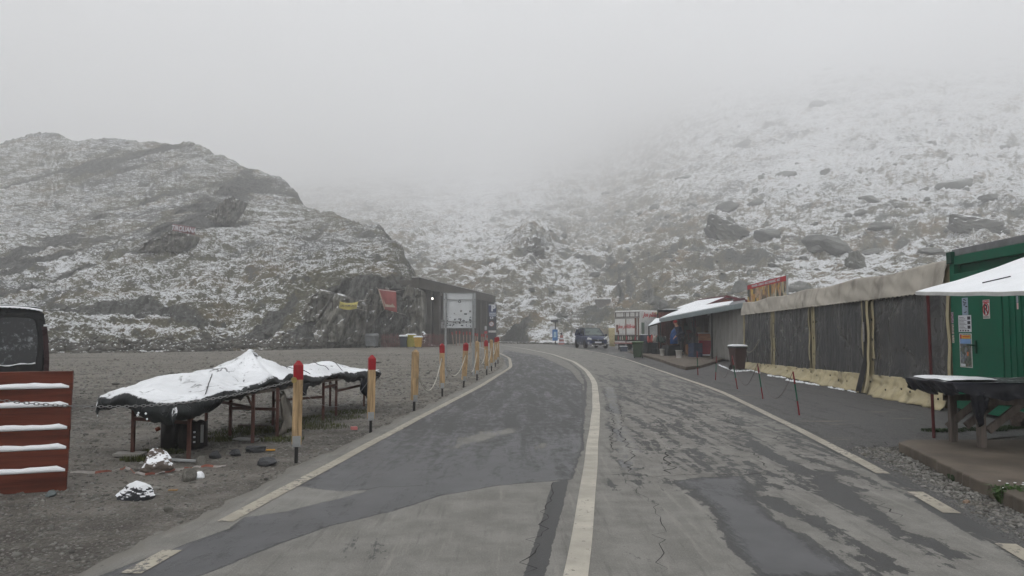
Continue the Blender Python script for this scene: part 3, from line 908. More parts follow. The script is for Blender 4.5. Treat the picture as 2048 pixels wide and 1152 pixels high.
def panel(mb, u0, u1, z0, z1, y, th=0.02):
    mb.box(((u0 + u1) / 2, y, (z0 + z1) / 2), (abs(u1 - u0), th, abs(z1 - z0)))
    return mb
def add_container():
    t = thing('container_cabin', 'green steel container cabin with notices on its doors at the right edge', 'container', O_C, PHI)
    L = 6.0; W = 2.4; B = 0.07; H = 2.60
    b = MB()
    b.box((L / 2, W / 2 + 0.03, (B + H) / 2 + 0.02), (L - 0.1, W - 0.1, H - B - 0.16))
    b.build('body', M_GREEN, t)
    f = MB()
    f.box((0.075, 0.05, (B + H) / 2), (0.15, 0.16, H - B)).box((L - 0.075, 0.05, (B + H) / 2), (0.15, 0.16, H - B))
    f.box((L / 2, 0.045, H - 0.075), (L - 0.302, 0.145, 0.15)).box((L / 2, 0.045, B + 0.085), (L - 0.302, 0.145, 0.17))
    f.box((0.075, W - 0.05, (B + H) / 2), (0.15, 0.16, H - B))
    f.build('frame', M_GREEN, t, bevel=0.008)
    r = MB(); r.box((L / 2 + 0.05, W / 2, H + 0.06), (L + 0.0, W + 0.02, 0.115)); r.build('roof', M_LEAD, t, bevel=0.01)
    c = MB(); c.box((0.07, 0.03, H - 0.02), (0.17, 0.2, 0.2)); c.build('corner_casting', M_GREEND, t, bevel=0.01)
    u_a = WL(1920, 650)[0]; u_b = WL(2013, 650)[0]; u_c = u_b + 1.05
    for k, (a, e) in enumerate(((0.17, u_b - 0.02), (u_b + 0.02, u_b + 1.5), (u_b + 1.54, u_b + 3.0))):
        d = MB(); panel(d, a, e, 0.28, 2.30, -0.035, 0.04)
        dr = d.build('door', M_GREEN, t, bevel=0.006)
        if k == 0:
            hu, hz = WL(1961, 690)
            h = MB(); h.box((hu, -0.075, hz - 0.03), (0.035, 0.02, 0.2)).tube([(hu + 0.01, -0.09, hz), (hu + 0.01, -0.13, hz), (hu - 0.13, -0.13, hz)], 0.012)
            h.build('handle', M_GREEND, dr)
        else:
            g = MB()
            for q in range(9): panel(g, a + 0.12 + q * 0.145, a + 0.17 + q * 0.145, 0.35, 2.22, -0.062, 0.014)
            g.build('ribs', M_GREEN, dr)
    hd = MB(); panel(hd, WL(1960, 590)[0], WL(1999, 590)[0], 1.97, 2.10, -0.0585, 0.007); hd.build('vent_plate', M_GREEND, t)
    s = MB(); panel(s, u_b - 0.017, u_b + 0.017, 0.28, 2.3, -0.02, 0.03); s.build('door_gap', M_BLACK, t)
    # notices stuck on the doors
    def notice(name, x0, x1, y0, y1, m, label, lift=0.0):
        a = WL(x0, y0); e = WL(x1, y1)
        mb = MB(); panel(mb, a[0], e[0], e[1], a[1], -0.0575 - lift, 0.003)
        o = mb.build(name, m, t); o['label'] = label
        return o, a, e
    o, a, e = notice('notice', 1931, 1944, 596, 630, mat('blue_notice', (0.24, 0.30, 0.38), 0.5), 'narrow bluish notice, topmost of three on the green door')
    rn = random.Random(3)
    mb = MB()
    for k in range(14):
        u = rn.uniform(a[0] + 0.03, e[0] - 0.06); z = rn.uniform(e[1] + 0.03, a[1] - 0.03)
        panel(mb, u, u + rn.uniform(0.02, 0.07), z, z + 0.012, -0.0605, 0.001)
    mb.build('print', M_INK, o)
    o, a, e = notice('notice', 1924, 1951, 631, 664, M_PAPER, 'white printed sheet with rows of text and small pictures', 0.002)
    mb = MB(); w = e[0] - a[0]; h = a[1] - e[1]
    for k in range(9): panel(mb, a[0] + 0.07 * w, a[0] + (0.45 + 0.1 * (k % 3)) * w, a[1] - (0.12 + k * 0.085) * h, a[1] - (0.145 + k * 0.085) * h, -0.0625, 0.001)
    for k in range(3): panel(mb, a[0] + 0.72 * w, a[0] + 0.94 * w, a[1] - (0.08 + k * 0.27) * h, a[1] - (0.27 + k * 0.27) * h, -0.0625, 0.001)
    mb.build('text_line', M_INK, o); mb = MB()
    for k in range(4): panel(mb, a[0] + (0.1 + .2 * k) * w, a[0] + (0.22 + 0.2 * k) * w, a[1] - 0.88 * h, a[1] - 0.96 * h, -0.0625, 0.001)
    mb.build('print', M_INK, o)
    # colourful poster
    tt = NT('mountain_poster'); pp = tt.pos(obj=True)
    vc = tt.vor(pp, 24, out='Color'); sp = tt.n('ShaderNodeSeparateColor'); tt.l(vc, sp.inputs[0])
    r_ = tt.n('ShaderNodeValToRGB'); tt.l(sp.outputs[0], r_.inputs[0])
    el = r_.color_ramp.elements; el[0].color = (0.02, 0.03, 0.02, 1); el[1].color = (0.25, 0.24, 0.22, 1)
    for p_, c_ in ((0.3, (0.05, 0.08, 0.04, 1)), (0.5, (0.12, 0.13, 0.13, 1)), (0.65, (0.1, 0.05, 0.03, 1)), (0.8, (0.07, 0.12, 0.18, 1))):
        q = el.new(p_); q.color = c_
    tt.col(r_.outputs[0]); tt.rough(0.35)
    o, a, e = notice('poster', 1926, 1953, 667, 736, M_WHITE, 'tall colourful mountain poster with a yellow and red heading')
    w = e[0] - a[0]; h = a[1] - e[1]
    mb = MB(); panel(mb, a[0] + 0.05 * w, e[0] - 0.05 * w, e[1] + 0.02 * h, a[1] - 0.02 * h, -0.0605, 0.001); mb.build('picture', tt.m, o)
    mb = MB(); panel(mb, a[0] + 0.06 * w, e[0] - 0.06 * w, a[1] - 0.3 * h, a[1] - 0.16 * h, -0.0618, 0.001); mb.build('sky_band', mat('poster_sky', (0.16, 0.28, 0.5), 0.4), o)
    mb = MB(); panel(mb, a[0] + 0.2 * w, e[0] - 0.08 * w, a[1] - 0.15 * h, a[1] - 0.05 * h, -0.0618, 0.001); mb.build('heading', mat('poster_yellow', (0.6, 0.33, 0.02), 0.4), o)
    mb = MB(); panel(mb, a[0] + 0.08 * w, a[0] + 0.2 * w, a[1] - 0.15 * h, a[1] - 0.03 * h, -0.0618, 0.001); panel(mb, a[0] + 0.28 * w, e[0] - 0.12 * w, a[1] - 0.11 * h, a[1] - 0.08 * h, -0.063, 0.001); mb.build('heading', M_SIGNRED, o)
    mb = MB(); panel(mb, a[0] + 0.62 * w, a[0] + 0.72 * w, a[1] - 0.66 * h, a[1] - 0.54 * h, -0.0618, 0.001); mb.build('flag', mat('poster_orange', (0.6, 0.14, 0.02), 0.4), o)
    mb = MB(); panel(mb, a[0] + 0.08 * w, a[0] + 0.45 * w, a[1] - 0.97 * h, a[1] - 0.9 * h, -0.0618, 0.001); mb.build('caption', M_PAPER, o)
    # no-parking notice
    o, a, e = notice('parking_notice', 1973, 1988, 600, 637, M_WHITE, 'white no-parking notice with a struck-out R in a red ring')
    cu = (a[0] + e[0]) / 2; w = abs(e[0] - a[0]); h = a[1] - e[1]; cz = (a[1] + e[1]) / 2
    mb = MB(); panel(mb, cu - w * 0.46, cu + w * 0.46, a[1] - 0.17 * h, a[1] - 0.03 * h, -0.0605, 0.001); mb.build('heading', M_SIGNRED, o)
    text('lettering', 'NU PARCATI', 0.031, (cu, -0.0625, a[1] - 0.1 * h), (math.pi / 2, 0, 0), M_PAPER, o, ext=0.0005)
    text('lettering', 'R', 0.2, (cu - 0.005, -0.0612, cz - 0.005), (math.pi / 2, 0, 0), M_INK, o, bold=0.006, ext=0.0005)
    mb = MB()
    ring = [(cu + w * 0.42 * math.sin(k * math.pi / 14), -0.0635, cz + w * 0.5 * math.cos(k * math.pi / 14)) for k in range(29)]
    mb.tube(ring, 0.007, 6); mb.tube([(cu - w * 0.3, -0.0635, cz + w * 0.36), (cu + w * 0.3, -0.0635, cz - w * 0.36)], 0.006, 6)
    mb.build('ring', M_SIGNRED, o)
    text('lettering', 'REZERVAT', 0.033, (cu, -0.0612, e[1] + 0.08 * h), (math.pi / 2, 0, 0), M_INK, o, ext=0.0005)
    notice('notice', 2041, 2050, 592, 605, mat('grey_card', (0.25, 0.25, 0.3), 0.5), 'small grey card at the right picture edge')
    notice('notice', 2042, 2050, 606, 618, mat('pink_card', (0.6, 0.4, 0.4), 0.5), 'small pink card at the right picture edge')
    mb = MB(); u, z = WL(1979, 585); mb.lathe([(0.001, 0), (0.05, 0), (0.05, 0.004), (0.001, 0.004)], 12)
    st = mb.build('sticker', mat('yellow_sticker', (0.5, 0.4, 0.05), 0.4), t); st.location = (u, -0.062, z); st.rotation_euler = (math.pi / 2, 0, 0)
    for k, (y0, y1, c) in enumerate(((624, 646, (0.28, 0.2, 0.25)), (648, 668, (0.3, 0.25, 0.22)), (670, 686, (0.35, 0.32, 0.27)))):
        a = WL(1912, y0); e = WL(1918, y1)
        mb = MB(); panel(mb, 0.02, 0.09, e[1], a[1], -0.0325, 0.003)
        so = mb.build('sticker', mat('sticker_colour', c, 0.5, var=0.6, scale=30), t)
add_container()

def add_tent():
    t = thing('market_tent', 'long beige market tent with cloudy plastic window panels beside the road', 'tent', O_C, PHI)
    U0 = WL(1490, 680)[0]; U1 = -0.03
    def ztop(u): return 2.40 + (2.56 - 2.40) * (u - U0) / (U1 - U0) - 0.05 * math.sin((u - U0) / 3.6 * math.pi) ** 2
    def zwin(u): return 0.20 + (0.47 - 0.20) * (u - U0) / (U1 - U0)
    def zval(u): return 1.90 + (2.0 - 1.90) * (u - U0) / (U1 - U0)
    def gr(mb, u0, u1, z0, z1, fy, nu, nv):
        def P(i, j):
            u = u0 + (u1 - u0) * i / (nu - 1); a = z0(u) if callable(z0) else z0; b = z1(u) if callable(z1) else z1
            z = a + (b - a) * j / (nv - 1)
            return (u, fy(u, z, j / (nv - 1)), z)
        return mb.grid(P, nu, nv)
    wl = MB(); gr(wl, U0, U1, 0.03, lambda u: ztop(u) - 0.04, lambda u, z, f: 0.0 + 0.01 * math.sin(u * 9), 150, 8)
    wl.build('wall', M_CREAM, t, True)
    bounds = [(1492, 1546), (1552, 1623), (1633, 1731), (1752, 1906)]
    for k, (a, b) in enumerate(bounds):
        ua = WL(a, 680)[0]; ub = WL(b, 680)[0] - (0.03 if k == 3 else 0)
        w = MB()
        def fy(u, z, f, k=k):
            return -0.035 - 0.016 * float(pn(u * 6, z * 0.7, k)) - 0.02 * float(pn(u * 1.3, z * 1.1, k + 5)) - 0.05 * (1 - min(1, z / 0.9)) * 0.6
        gr(w, ua, ub, zwin, lambda u: zval(u) + 0.1, fy, 70, 22)
        o = w.build('window', M_FILM, t, True)
        # cream hem around the window
        for e in (ua, ub):
            hm = MB()
            gr(hm, e - 0.05, e + 0.05, zwin, lambda u: zval(u) + 0.08, lambda u, z, f: -0.055 + 0.012 * math.sin(z * 7 + e), 3, 20)
            hm.build('hem', M_CREAM, o, True)
        if k:
            for q in range(4):
                zz = 0.75 + q * 0.42
                el = MB().box((ua - 0.01 + 0.02 * math.sin(q * 3), -0.072, zz), (0.035, 0.015, 0.05))
                el.build('toggle', M_BLACK, o)
    sk = MB()
    def fs(u, z, f):
        return -0.06 - 0.24 * max(0.0, 1 - f) ** 1.6 * (0.75 + 0.5 * float(pn(u * 1.1, 0.3, 2))) - 0.09 * float(pn(u * 2.6, z * 4, 7)) * (1.2 - f) - 0.04 * float(pn(u * 8 + z * 9, z * 7, 2)) - 0.02 * float(pn(u * 17, z * 12 - u * 6, 2))
    gr(sk, U0, U1, lambda u: 0.012 + 0.035 * max(0, float(pn(u * 2.2, 1.5, 0))) + 0.012 * abs(math.sin(u * 5)), lambda u: zwin(u) + 0.02, fs, 260, 12)
    so = sk.build('skirt', M_CREAM, t, True, solid=0.006)
    rn = random.Random(9)
    for k in range(22):
        u = U0 + (U1 - U0) * (k + rn.uniform(0.2, 0.8)) / 22; z = rn.uniform(0.18, 0.3)
        f = (z - 0.02) / (zwin(u))
        ey = MB().lathe([(0.001, 0), (0.02, 0), (0.02, 0.012), (0.001, 0.012)], 8)
        e = ey.build('eyelet', M_BLACK, so); e.location = (u, fs(u, z, f) - 0.008, z); e.rotation_euler = (math.pi / 2, 0, 0)
    # black sheet standing in for shade in the open slit between the last two panels
    g0 = WL(1732, 680)[0]; g1 = WL(1747, 680)[0]
    sl = MB(); um = (g0 + g1) / 2
    sl.grid(lambda i, j: (um + (i - 0.5) * 0.30 * (0.8 if j > 3 else 1) + (-0.25 * max(0, 0.5 - j / 12) ** 1.2), -0.09 - 0.42 * max(0, 0.35 - j / 12), 0.02 + (zval(um) + 0.02) * j / 12), 2, 13)
    sl.build('door_slit_shade', M_BLACK, t)
    for sgn, off in ((1, g1 + 0.03),):
        fl = MB()
        fl.grid(lambda i, j: (off + sgn * 0.0 + (i - 1) * 0.05 + 0.03 * math.sin(j * 0.9) - 0.22 * max(0, 0.32 - j / 14) * (1.5 if sgn < 0 else -0.7), -0.12 - 0.03 * (i % 2) - 0.4 * max(0, 0.3 - j / 14), 0.05 + (zval(off)) * j / 14), 3, 15)
        fl.build('door_flap', M_CREAM, t, True)
    nb = MB().box((um, -0.125, 1.33), (0.09, 0.004, 0.42)); nb.build('paper_notice', mat('old_notice', (0.22, 0.21, 0.21), 0.6, 0.5, 30), t)
    va = MB()
    def P(i, j):
        u = U0 - 0.03 + (U1 + 0.02 - U0) * i / 299; f = j / 14
        zb = zval(u) + 0.035 * abs(math.sin(u * 17)) * (1 if j == 0 else 0)
        z = zb + (ztop(u) - zb) * f
        sag = 0.03 * math.sin(f * math.pi) + 0.09 * float(pn(u * 1.5 + f * 1.2, f * 1.6, 3)) + 0.05 * float(pn(u * 4.5 + f * 3, f * 1.5, 8)) + 0.02 * float(pn(u * 14 + f * 4, f * 2, 5))
        return (u, -0.15 + 0.12 * f - 0.35 * sag, z)
    va.grid(P, 300, 15); va.build('valance', M_VAL, t, True, solid=0.006)
    rf = MB()
    rf.grid(lambda i, j: (U0 + (U1 - U0) * i / 60, j * 0.75 - 0.02, ztop(U0 + (U1 - U0) * i / 60) + 0.02 * j + 0.02 * float(pn(i / 4, j, 0))), 61, 9)
    rf.build('roof', M_VAL, t, True, solid=0.008)
    sd = MB().grid(lambda i, j: (U0, 6.0 * i / 10 + 0.0, 0.02 + (ztop(U0) - 0.05) * j / 4), 11, 5); sd.build('side_wall', M_CURT, t, True)
    bk = MB().grid(lambda i, j: (U0 + (U1 - U0) * i / 10, 6.0, 0.02 + 2.35 * j / 4), 11, 5); bk.build('back_wall', M_CURT, t, True)
    ra = WL(1491, 700); rb = WL(1527, 694)
    rp = MB().tube([(ra[0] + (rb[0] - ra[0]) * k / 12, -0.12, 0.85 + (k / 12) * 0.2 - 0.42 * math.sin(math.pi * k / 12) * (1 - 0.4 * k / 12)) for k in range(13)], 0.012, 6)
    rp.build('rope', M_ROPE, t)
    # white awning edge pieces: wooden poles of the frame seen at each joint
    for px in (1490, 1549, 1628):
        u = WL(px, 680)[0]
        pp = MB().box((u, -0.03, 1.2), (0.05, 0.04, 2.36)); pp.build('frame_pole', M_CREAM, t)
    return t
add_tent()

# street-food banner standing on the tent's front edge
def add_food_banner():
    a = WL(1490, 573); b = WL(1567, 551); c = WL(1567, 596)
    u0, u1 = a[0], b[0]
    base = O_C + DW * u0
    t = thing('food_banner', 'red-topped street food banner with food pictures, standing on the tent roof', 'banner', (base.x, base.y, 0), PHI)
    L = u1 - u0; z1 = a[1]; z2 = b[1]; zb = 2.40
    y = 0.10
    tt = NT('food_pictures'); pp = tt.pos(scale=(3.0, 1, 1.0), obj=True)
    vc = tt.vor(tt.pos(scale=(1.9, 1, 1.1), obj=True), 2.6, out='Color'); sp = tt.n('ShaderNodeSeparateColor'); tt.l(vc, sp.inputs[0])
    r_ = tt.n('ShaderNodeValToRGB'); tt.l(tt.math('ADD', sp.outputs[1], tt.math('MULTIPLY', tt.math('SUBTRACT', tt.noise(pp, 3.5, 4, 0.7, 1.0), 0.5), 0.9)), r_.inputs[0])
    el = r_.color_ramp.elements; el[0].color = (0.02, 0.03, 0.025, 1); el[1].color = (0.65, 0.50, 0.10, 1)
    for p_, c_ in ((0.22, (0.04, 0.06, 0.05, 1)), (0.34, (0.45, 0.22, 0.12, 1)), (0.45, (0.55, 0.38, 0.25, 1)), (0.53, (0.05, 0.08, 0.05, 1)), (0.62, (0.55, 0.52, 0.48, 1)), (0.72, (0.5, 0.4, 0.06, 1)), (0.82, (0.35, 0.1, 0.03, 1))):
        q = el.new(p_); q.color = c_
    tt.col(r_.outputs[0]); tt.rough(0.5)
    MB().box((L / 2, y, (zb + z2 - 0.16) / 2), (L, 0.03, z2 - 0.16 - zb)).build('picture_panel', tt.m, t)
    h = MB().box((L / 2, y - 0.004, z2 - 0.08), (L, 0.03, 0.16)).build('heading', M_SIGNRED, t)
    text('lettering', 'PASTRAMA - CARNATI - BULZ CIOBANESC - MICI', 0.105, (L / 2, y - 0.022, z2 - 0.08), (math.pi / 2, 0, 0), M_PAPER, h, bold=0.003).scale = (1.55, 1, 1)
    fr = MB().bar((L + 0.02, y, zb), (L + 0.02, y, z2 + 0.02), 0.05).bar((0.0, y + 0.05, zb), (0.0, y + 0.05, z2), 0.04).bar((L / 2, y + 0.05, zb), (L / 2, y + 0.05, z2 - 0.05), 0.04)
    fr.build('frame', M_STEEL, t)
add_food_banner()

# ------------------------------------------------------------------ snow-loaded awning on thin brown pole
def add_awning():
    p1 = G(1868, 878)
    t = thing('awning', 'white awning loaded with snow, sloping down from the green container to a thin brown pole', 'awning', (p1.x, p1.y, 0))
    o = Vector((p1.x, p1.y, 0))
    cA = A(1831, 584, 9.0); cB = A(2287, 575, 5.6); cB.z = 1.70
    wA = Vector((TX(9.3) - 0.03, 9.3, 2.56)); wB = Vector((TX(5.6) - 0.03, 5.6, 2.5))
    def S(u, v):  # u along, v up the slope
        p = (cA.lerp(cB, u)).lerp(wA.lerp(wB, u), v)
        p.z -= 0.05 * math.sin(v * math.pi) + 0.03 * math.sin(u * math.pi) * (1 - v)
        p.z += 0.008 * float(pn(u * 9, v * 6, 0))
        return p - o
    cl = MB().grid(lambda i, j: S(i / 30, j / 20), 31, 21)
    cl.build('canopy', mat('white_awning_cloth', (0.62, 0.62, 0.6), 0.6), t, True, solid=0.008)
    sn = MB().grid(lambda i, j: S(i / 30, 0.004 + 0.99 * j / 20) + Vector((0, 0, 0.006 + 0.022 * min(1, j / 2.0, i / 1.5))), 31, 21)
    sn.build('snow', M_SNOW, t, True)
    rib = MB().tube([S(0.28, 0.12) + Vector((0, 0, 0.035)), S(0.33, 0.22) + Vector((0, 0, 0.035))], 0.006, 6); rib.build('rib', M_IRON, t)
    hm = MB().grid(lambda i, j: S(i / 30, 0) + Vector((-0.004, 0, -0.035 * j)), 31, 2); hm.build('hem', mat('white_hem', (0.5, 0.5, 0.49), 0.6), t, True)
    M_POLE = mat('brown_pole', (0.09, 0.018, 0.02), 0.45)
    MB().tube([(0, 0, 0), (-0.02, 0.0, 1.83)], 0.019, 10).build('pole', M_POLE, t)
    q = cB - o; MB().tube([(q.x + 0.05, q.y + 0.1, -0.0), (q.x + 0.03, q.y + 0.1, 1.70)], 0.019, 10).build('pole', M_POLE, t)
add_awning()

# ------------------------------------------------------------------ concrete slab at the right with its worn kerb edge
def prism(name, pts, z0, z1, m, kind='structure', bevel=0.015):
    n = len(pts)
    v = [(p[0], p[1], z0) for p in pts] + [(p[0], p[1], z1) for p in pts]
    f = [tuple(range(n - 1, -1, -1)), tuple(range(n, 2 * n))] + [(i, (i + 1) % n, n + (i + 1) % n, n + i) for i in range(n)]
    o = MB().add(v, f).build(name, m, bevel=bevel)
    return tag(o, kind=kind)
kerb = [G(x, y, 0.12) for x, y in ((1812, 880), (1797, 884), (1830, 899), (1862, 914), (1893, 931), (1921, 944), (1951, 957), (1982, 969), (2006, 981), (2024, 990), (2048, 1001))]
kp = [(p.x, p.y) for p in kerb]
kp2 = []
for a, b in zip(kp, kp[1:]):
    for k in range(4):
        f = k / 4; kp2.append((a[0] + (b[0] - a[0]) * f + random.uniform(-0.012, 0.012), a[1] + (b[1] - a[1]) * f))
kp2.append(kp[-1])
prism('concrete_slab', [(TX(8.5) - 0.3, 8.48), (kp2[0][0] + 0.1, 8.48)] + kp2 + [(3.6, 3.8), (3.5, 1.5), (7.0, 1.5)], 0.0, 0.12, M_CONC)

def add_trestle():
    c = G(1960, 895, 0.12)
    t = thing('trestle_table', 'weathered timber trestle table under a black tarpaulin, before the green container', 'table', (c.x, c.y, 0.12))
    W = lambda x, y, z: (x, y, z)
    Lx = 1.75
    for (x, y) in ((0.02, 0), (-0.03, 0.42), (Lx, 0.0), (Lx, 0.42)):
        MB().box((x, y, 0.31), (0.072, 0.06, 0.62)).build('leg', M_OLDWOOD, t)
    for y in (0.02, 0.40):
        MB().bar((0.08, y - 0.04, 0.18), (0.62, y - 0.04, 0.60), 0.035, 0.075).build('brace', M_OLDWOOD, t)
    MB().bar((-0.06, 0.47, 0.16), (0.18, 0.1, 0.58), 0.035, 0.07).build('brace', M_OLDWOOD, t)
    MB().bar((-0.1, -0.045, 0.485), (Lx + 0.1, -0.045, 0.485), 0.03, 0.07).build('rail', M_OLDWOOD, t)
    MB().bar((-0.1, 0.465, 0.485), (Lx + 0.1, 0.465, 0.485), 0.03, 0.07).build('rail', M_OLDWOOD, t)
    MB().box((Lx / 2, 0.21, 0.655), (Lx + 0.7, 0.8, 0.05)).build('tabletop', M_OLDWOOD, t)
    x0, x1, y0, y1 = -0.42, Lx + 0.45, -0.22, 0.68
    NU, NV = 72, 40
    def P(i, j):
        u = i / (NU - 1); v = j / (NV - 1)
        hx = 0.1; hy = 0.16
        xx = x0 + (x1 - x0) * min(1, max(0, (u - hx) / (1 - 2 * hx)))
        yy = y0 + (y1 - y0) * min(1, max(0, (v - hy) / (1 - 2 * hy)))
        dx = max(0, (hx - u) / hx, (u - 1 + hx) / hx); dy = max(0, (hy - v) / hy, (v - 1 + hy) / hy)
        d = min(1.0, math.hypot(dx, dy)) if (dx and dy) else max(dx, dy)
        drop = (0.13 + 0.04 * math.sin(xx * 3.3 + 1) + 0.04 * float(pn(xx * 3, yy * 3, 1))) * d
        if dx and u < 0.5: drop *= 1.25
        out = 0.05 * d + 0.07 * float(pn(xx * 7, yy * 7 + d, 4)) * d + 0.02 * float(pn(xx * 19, d * 2, 4)) * d
        sx = -1 if u < 0.5 else 1; sy = -1 if v < 0.5 else 1
        z = 0.70 + 0.012 * float(pn(xx * 4, yy * 4, 2)) + 0.022 * d * float(pn(xx * 11, yy * 11, 3)) - drop
        return (xx + sx * out * (dx > 0) - sx * 0.12 * d * (dx > 0), yy + sy * out * (dy > 0) , z)
    MB().grid(P, NU, NV).build('tarpaulin', mat('table_tarpaulin', (0.012, 0.013, 0.018), 0.35, 0.3, 4, snow=1.1, bump=0.5, bscale=9), t, True)
    sn = MB().grid(lambda i, j: (x0 + 0.06 + 0.68 * (i / 24) * (1 - 0.25 * abs(j / 6 - 1)), y0 + 0.08 + (y1 - y0 - 0.16) * j / 12, 0.712 + 0.012 * math.sin(math.pi * i / 24) ** 0.4 + 0.012 * float(pn((x0 + 0.68 * i / 24) * 4, (y0 + 0.9 * j / 12) * 4, 2))), 25, 13); sn.build('snow', M_SNOW, t, True)
    # the corner hanging down in a bunch
    hg = MB()
    hg.grid(lambda i, j: (-0.22 + 0.17 * (i / 8) * (1 - 0.35 * j / 10) + 0.05 * (j / 10), -0.235 + 0.03 * math.sin(i * 1.9 + j * 0.35), 0.60 - 0.36 * (j / 10) * (0.65 + 0.35 * math.sin(i * 0.45 + 0.5))), 9, 11)
    hg.build('hanging_fold', M_BTARP, t, True, solid=0.012)
add_trestle()

# ------------------------------------------------------------------ red and green sticks with string along the verge
def add_sticks():
    Gm = mat('green_stick_paint', (0.012, 0.085, 0.05), 0.5); Rm = mat('red_stick_paint', (0.18, 0.012, 0.018), 0.5)
    data = [((1599, 832), (1586, 743), 'nearest and tallest leaning red and green stick on the right verge'),
            ((1526, 799), (1515, 727), 'second leaning red and green stick from the front on the right verge'),
            ((1475, 779), (1464, 711), 'third leaning red and green stick from the front, before the brown bin'),
            ((1431, 761), (1433, 712), 'fourth stick from the front, thin and upright, before the grey curtain'),
            ((1396, 751), (1394, 702), 'farthest thin stick of the row, before the red cabinet')]
    tops = []
    for b, tp, lab in data:
        p = G(*b); q = A(tp[0], tp[1], p.y)
        t = thing('marker_stick', lab, 'stick', p, group='red and green sticks along the right verge')
        d = q - p
        segs = [(0, 0.34, Rm), (0.34, 0.72, Gm), (0.72, 1.0, Rm)]
        for a, e, m in segs:
            MB().tube([d * a, d * e], 0.0125, 8).build('painted_section', m, t)
        tops.append(q)
    for k, (a, b) in enumerate(zip(tops, tops[1:])):
        sag = 0.55 if k < 3 else 0.3
        pts = [a.lerp(b, i / 16) - Vector((0, 0, sag * math.sin(math.pi * i / 16))) for i in range(17)]
        for p in pts: p.z = max(p.z, 0.02)
        o = MB().tube(pts, 0.0045, 5).build('string', mat('grey_string', (0.14, 0.12, 0.11), 0.8))
        tag(o, ['slack string between the nearest two verge sticks', 'slack string between the second and third verge sticks', 'slack string between the third and fourth verge sticks', 'slack string between the two farthest verge sticks'][k], 'string', 'strings between the verge sticks')
add_sticks()

# ------------------------------------------------------------------ wheelie bins
def wheelie_bin(name, label, p, h, w, d, m, mlid, rz, snow=True, bucket_h=0.0):
    t = thing(name, label, 'bin', p, rz)
    rings = []
    for z, k in ((0.06, 0.72), (0.1, 0.76), (h * 0.5, 0.87), (h * 0.86, 0.98), (h * 0.92, 1.06), (h * 0.93, 1.06)):
        a, b = w / 2 * k, d / 2 * k; c = 0.03
        rings.append([(-a + c, -b, z), (a - c, -b, z), (a, -b + c, z), (a, b - c, z), (a - c, b, z), (-a + c, b, z), (-a, b - c, z), (-a, -b + c, z)])
    MB().loft(rings).build('body', m, t, bevel=0.006)
    rings = []
    for z, k in ((h * 0.932, 1.1), (h * 0.95, 1.12), (h * 0.99, 1.0), (h, 0.7)):
        a, b = w / 2 * k, d / 2 * k; c = 0.04
        rings.append([(-a + c, -b, z), (a - c, -b, z), (a, -b + c, z), (a, b - c, z), (a - c, b, z), (-a + c, b, z), (-a, b - c, z), (-a, -b + c, z)])
    lid = MB().loft(rings).build('lid', mlid, t, bevel=0.006)
    if snow:
        rings2 = [[(x * k, y * k, z) for x, y, _ in rings[1]] for z, k in ((h * 0.985, 0.98), (h * 1.0, 1.0), (h * 1.04, 0.9), (h * 1.06, 0.6))]
        MB().loft(rings2).build('snow_cap', M_SNOW, t, True)
    for s in (-1, 1):
        o = MB().lathe([(0.03, -0.02), (0.09, -0.02), (0.09, 0.02), (0.03, 0.02)], 14).build('wheel', M_BLACK, t)
        o.location = (s * (w / 2 * 0.78), d / 2 * 0.75, 0.09); o.rotation_euler = (0, math.pi / 2, 0)
    MB().tube([(-w * 0.4, d / 2 * 1.12, h * 0.9), (w * 0.4, d / 2 * 1.12, h * 0.9)], 0.014).build('handle', mlid, t)
    return t
p = G(1476, 741)
wheelie_bin('wheelie_bin', 'brown wheelie bin with a snow-covered lid at the far end of the tent', p, 0.84, 0.46, 0.5, mat('brown_bin', (0.06, 0.035, 0.032), 0.55), mat('dark_bin_lid', (0.03, 0.035, 0.035), 0.5), 0.2)
p = G(1276, 717)
wheelie_bin('wheelie_bin', 'dull green wheelie bin at the kerb before the souvenir stall', p, 0.84, 0.5, 0.55, mat('green_bin', (0.028, 0.05, 0.026), 0.6), mat('green_bin_lid', (0.06, 0.10, 0.045), 0.5), -0.3, snow=False)

# ================================================================== RIGHT, far: stalls, huts, trailer, car
kp_far = [G(1283, 709, 0.12), G(1300, 713, 0.12), G(1322, 719, 0.12), G(1345, 727, 0.12), G(1372, 734, 0.12), G(1400, 731, 0.12), G(1430, 722, 0.12), G(1460, 713, 0.12)]
prism('concrete_pavement', [(p.x, p.y) for p in kp_far] + [(13.0, 40.0), (13.0, 47.0), (7.2, 46.0)], 0.0, 0.12, M_CONC, bevel=0.0)

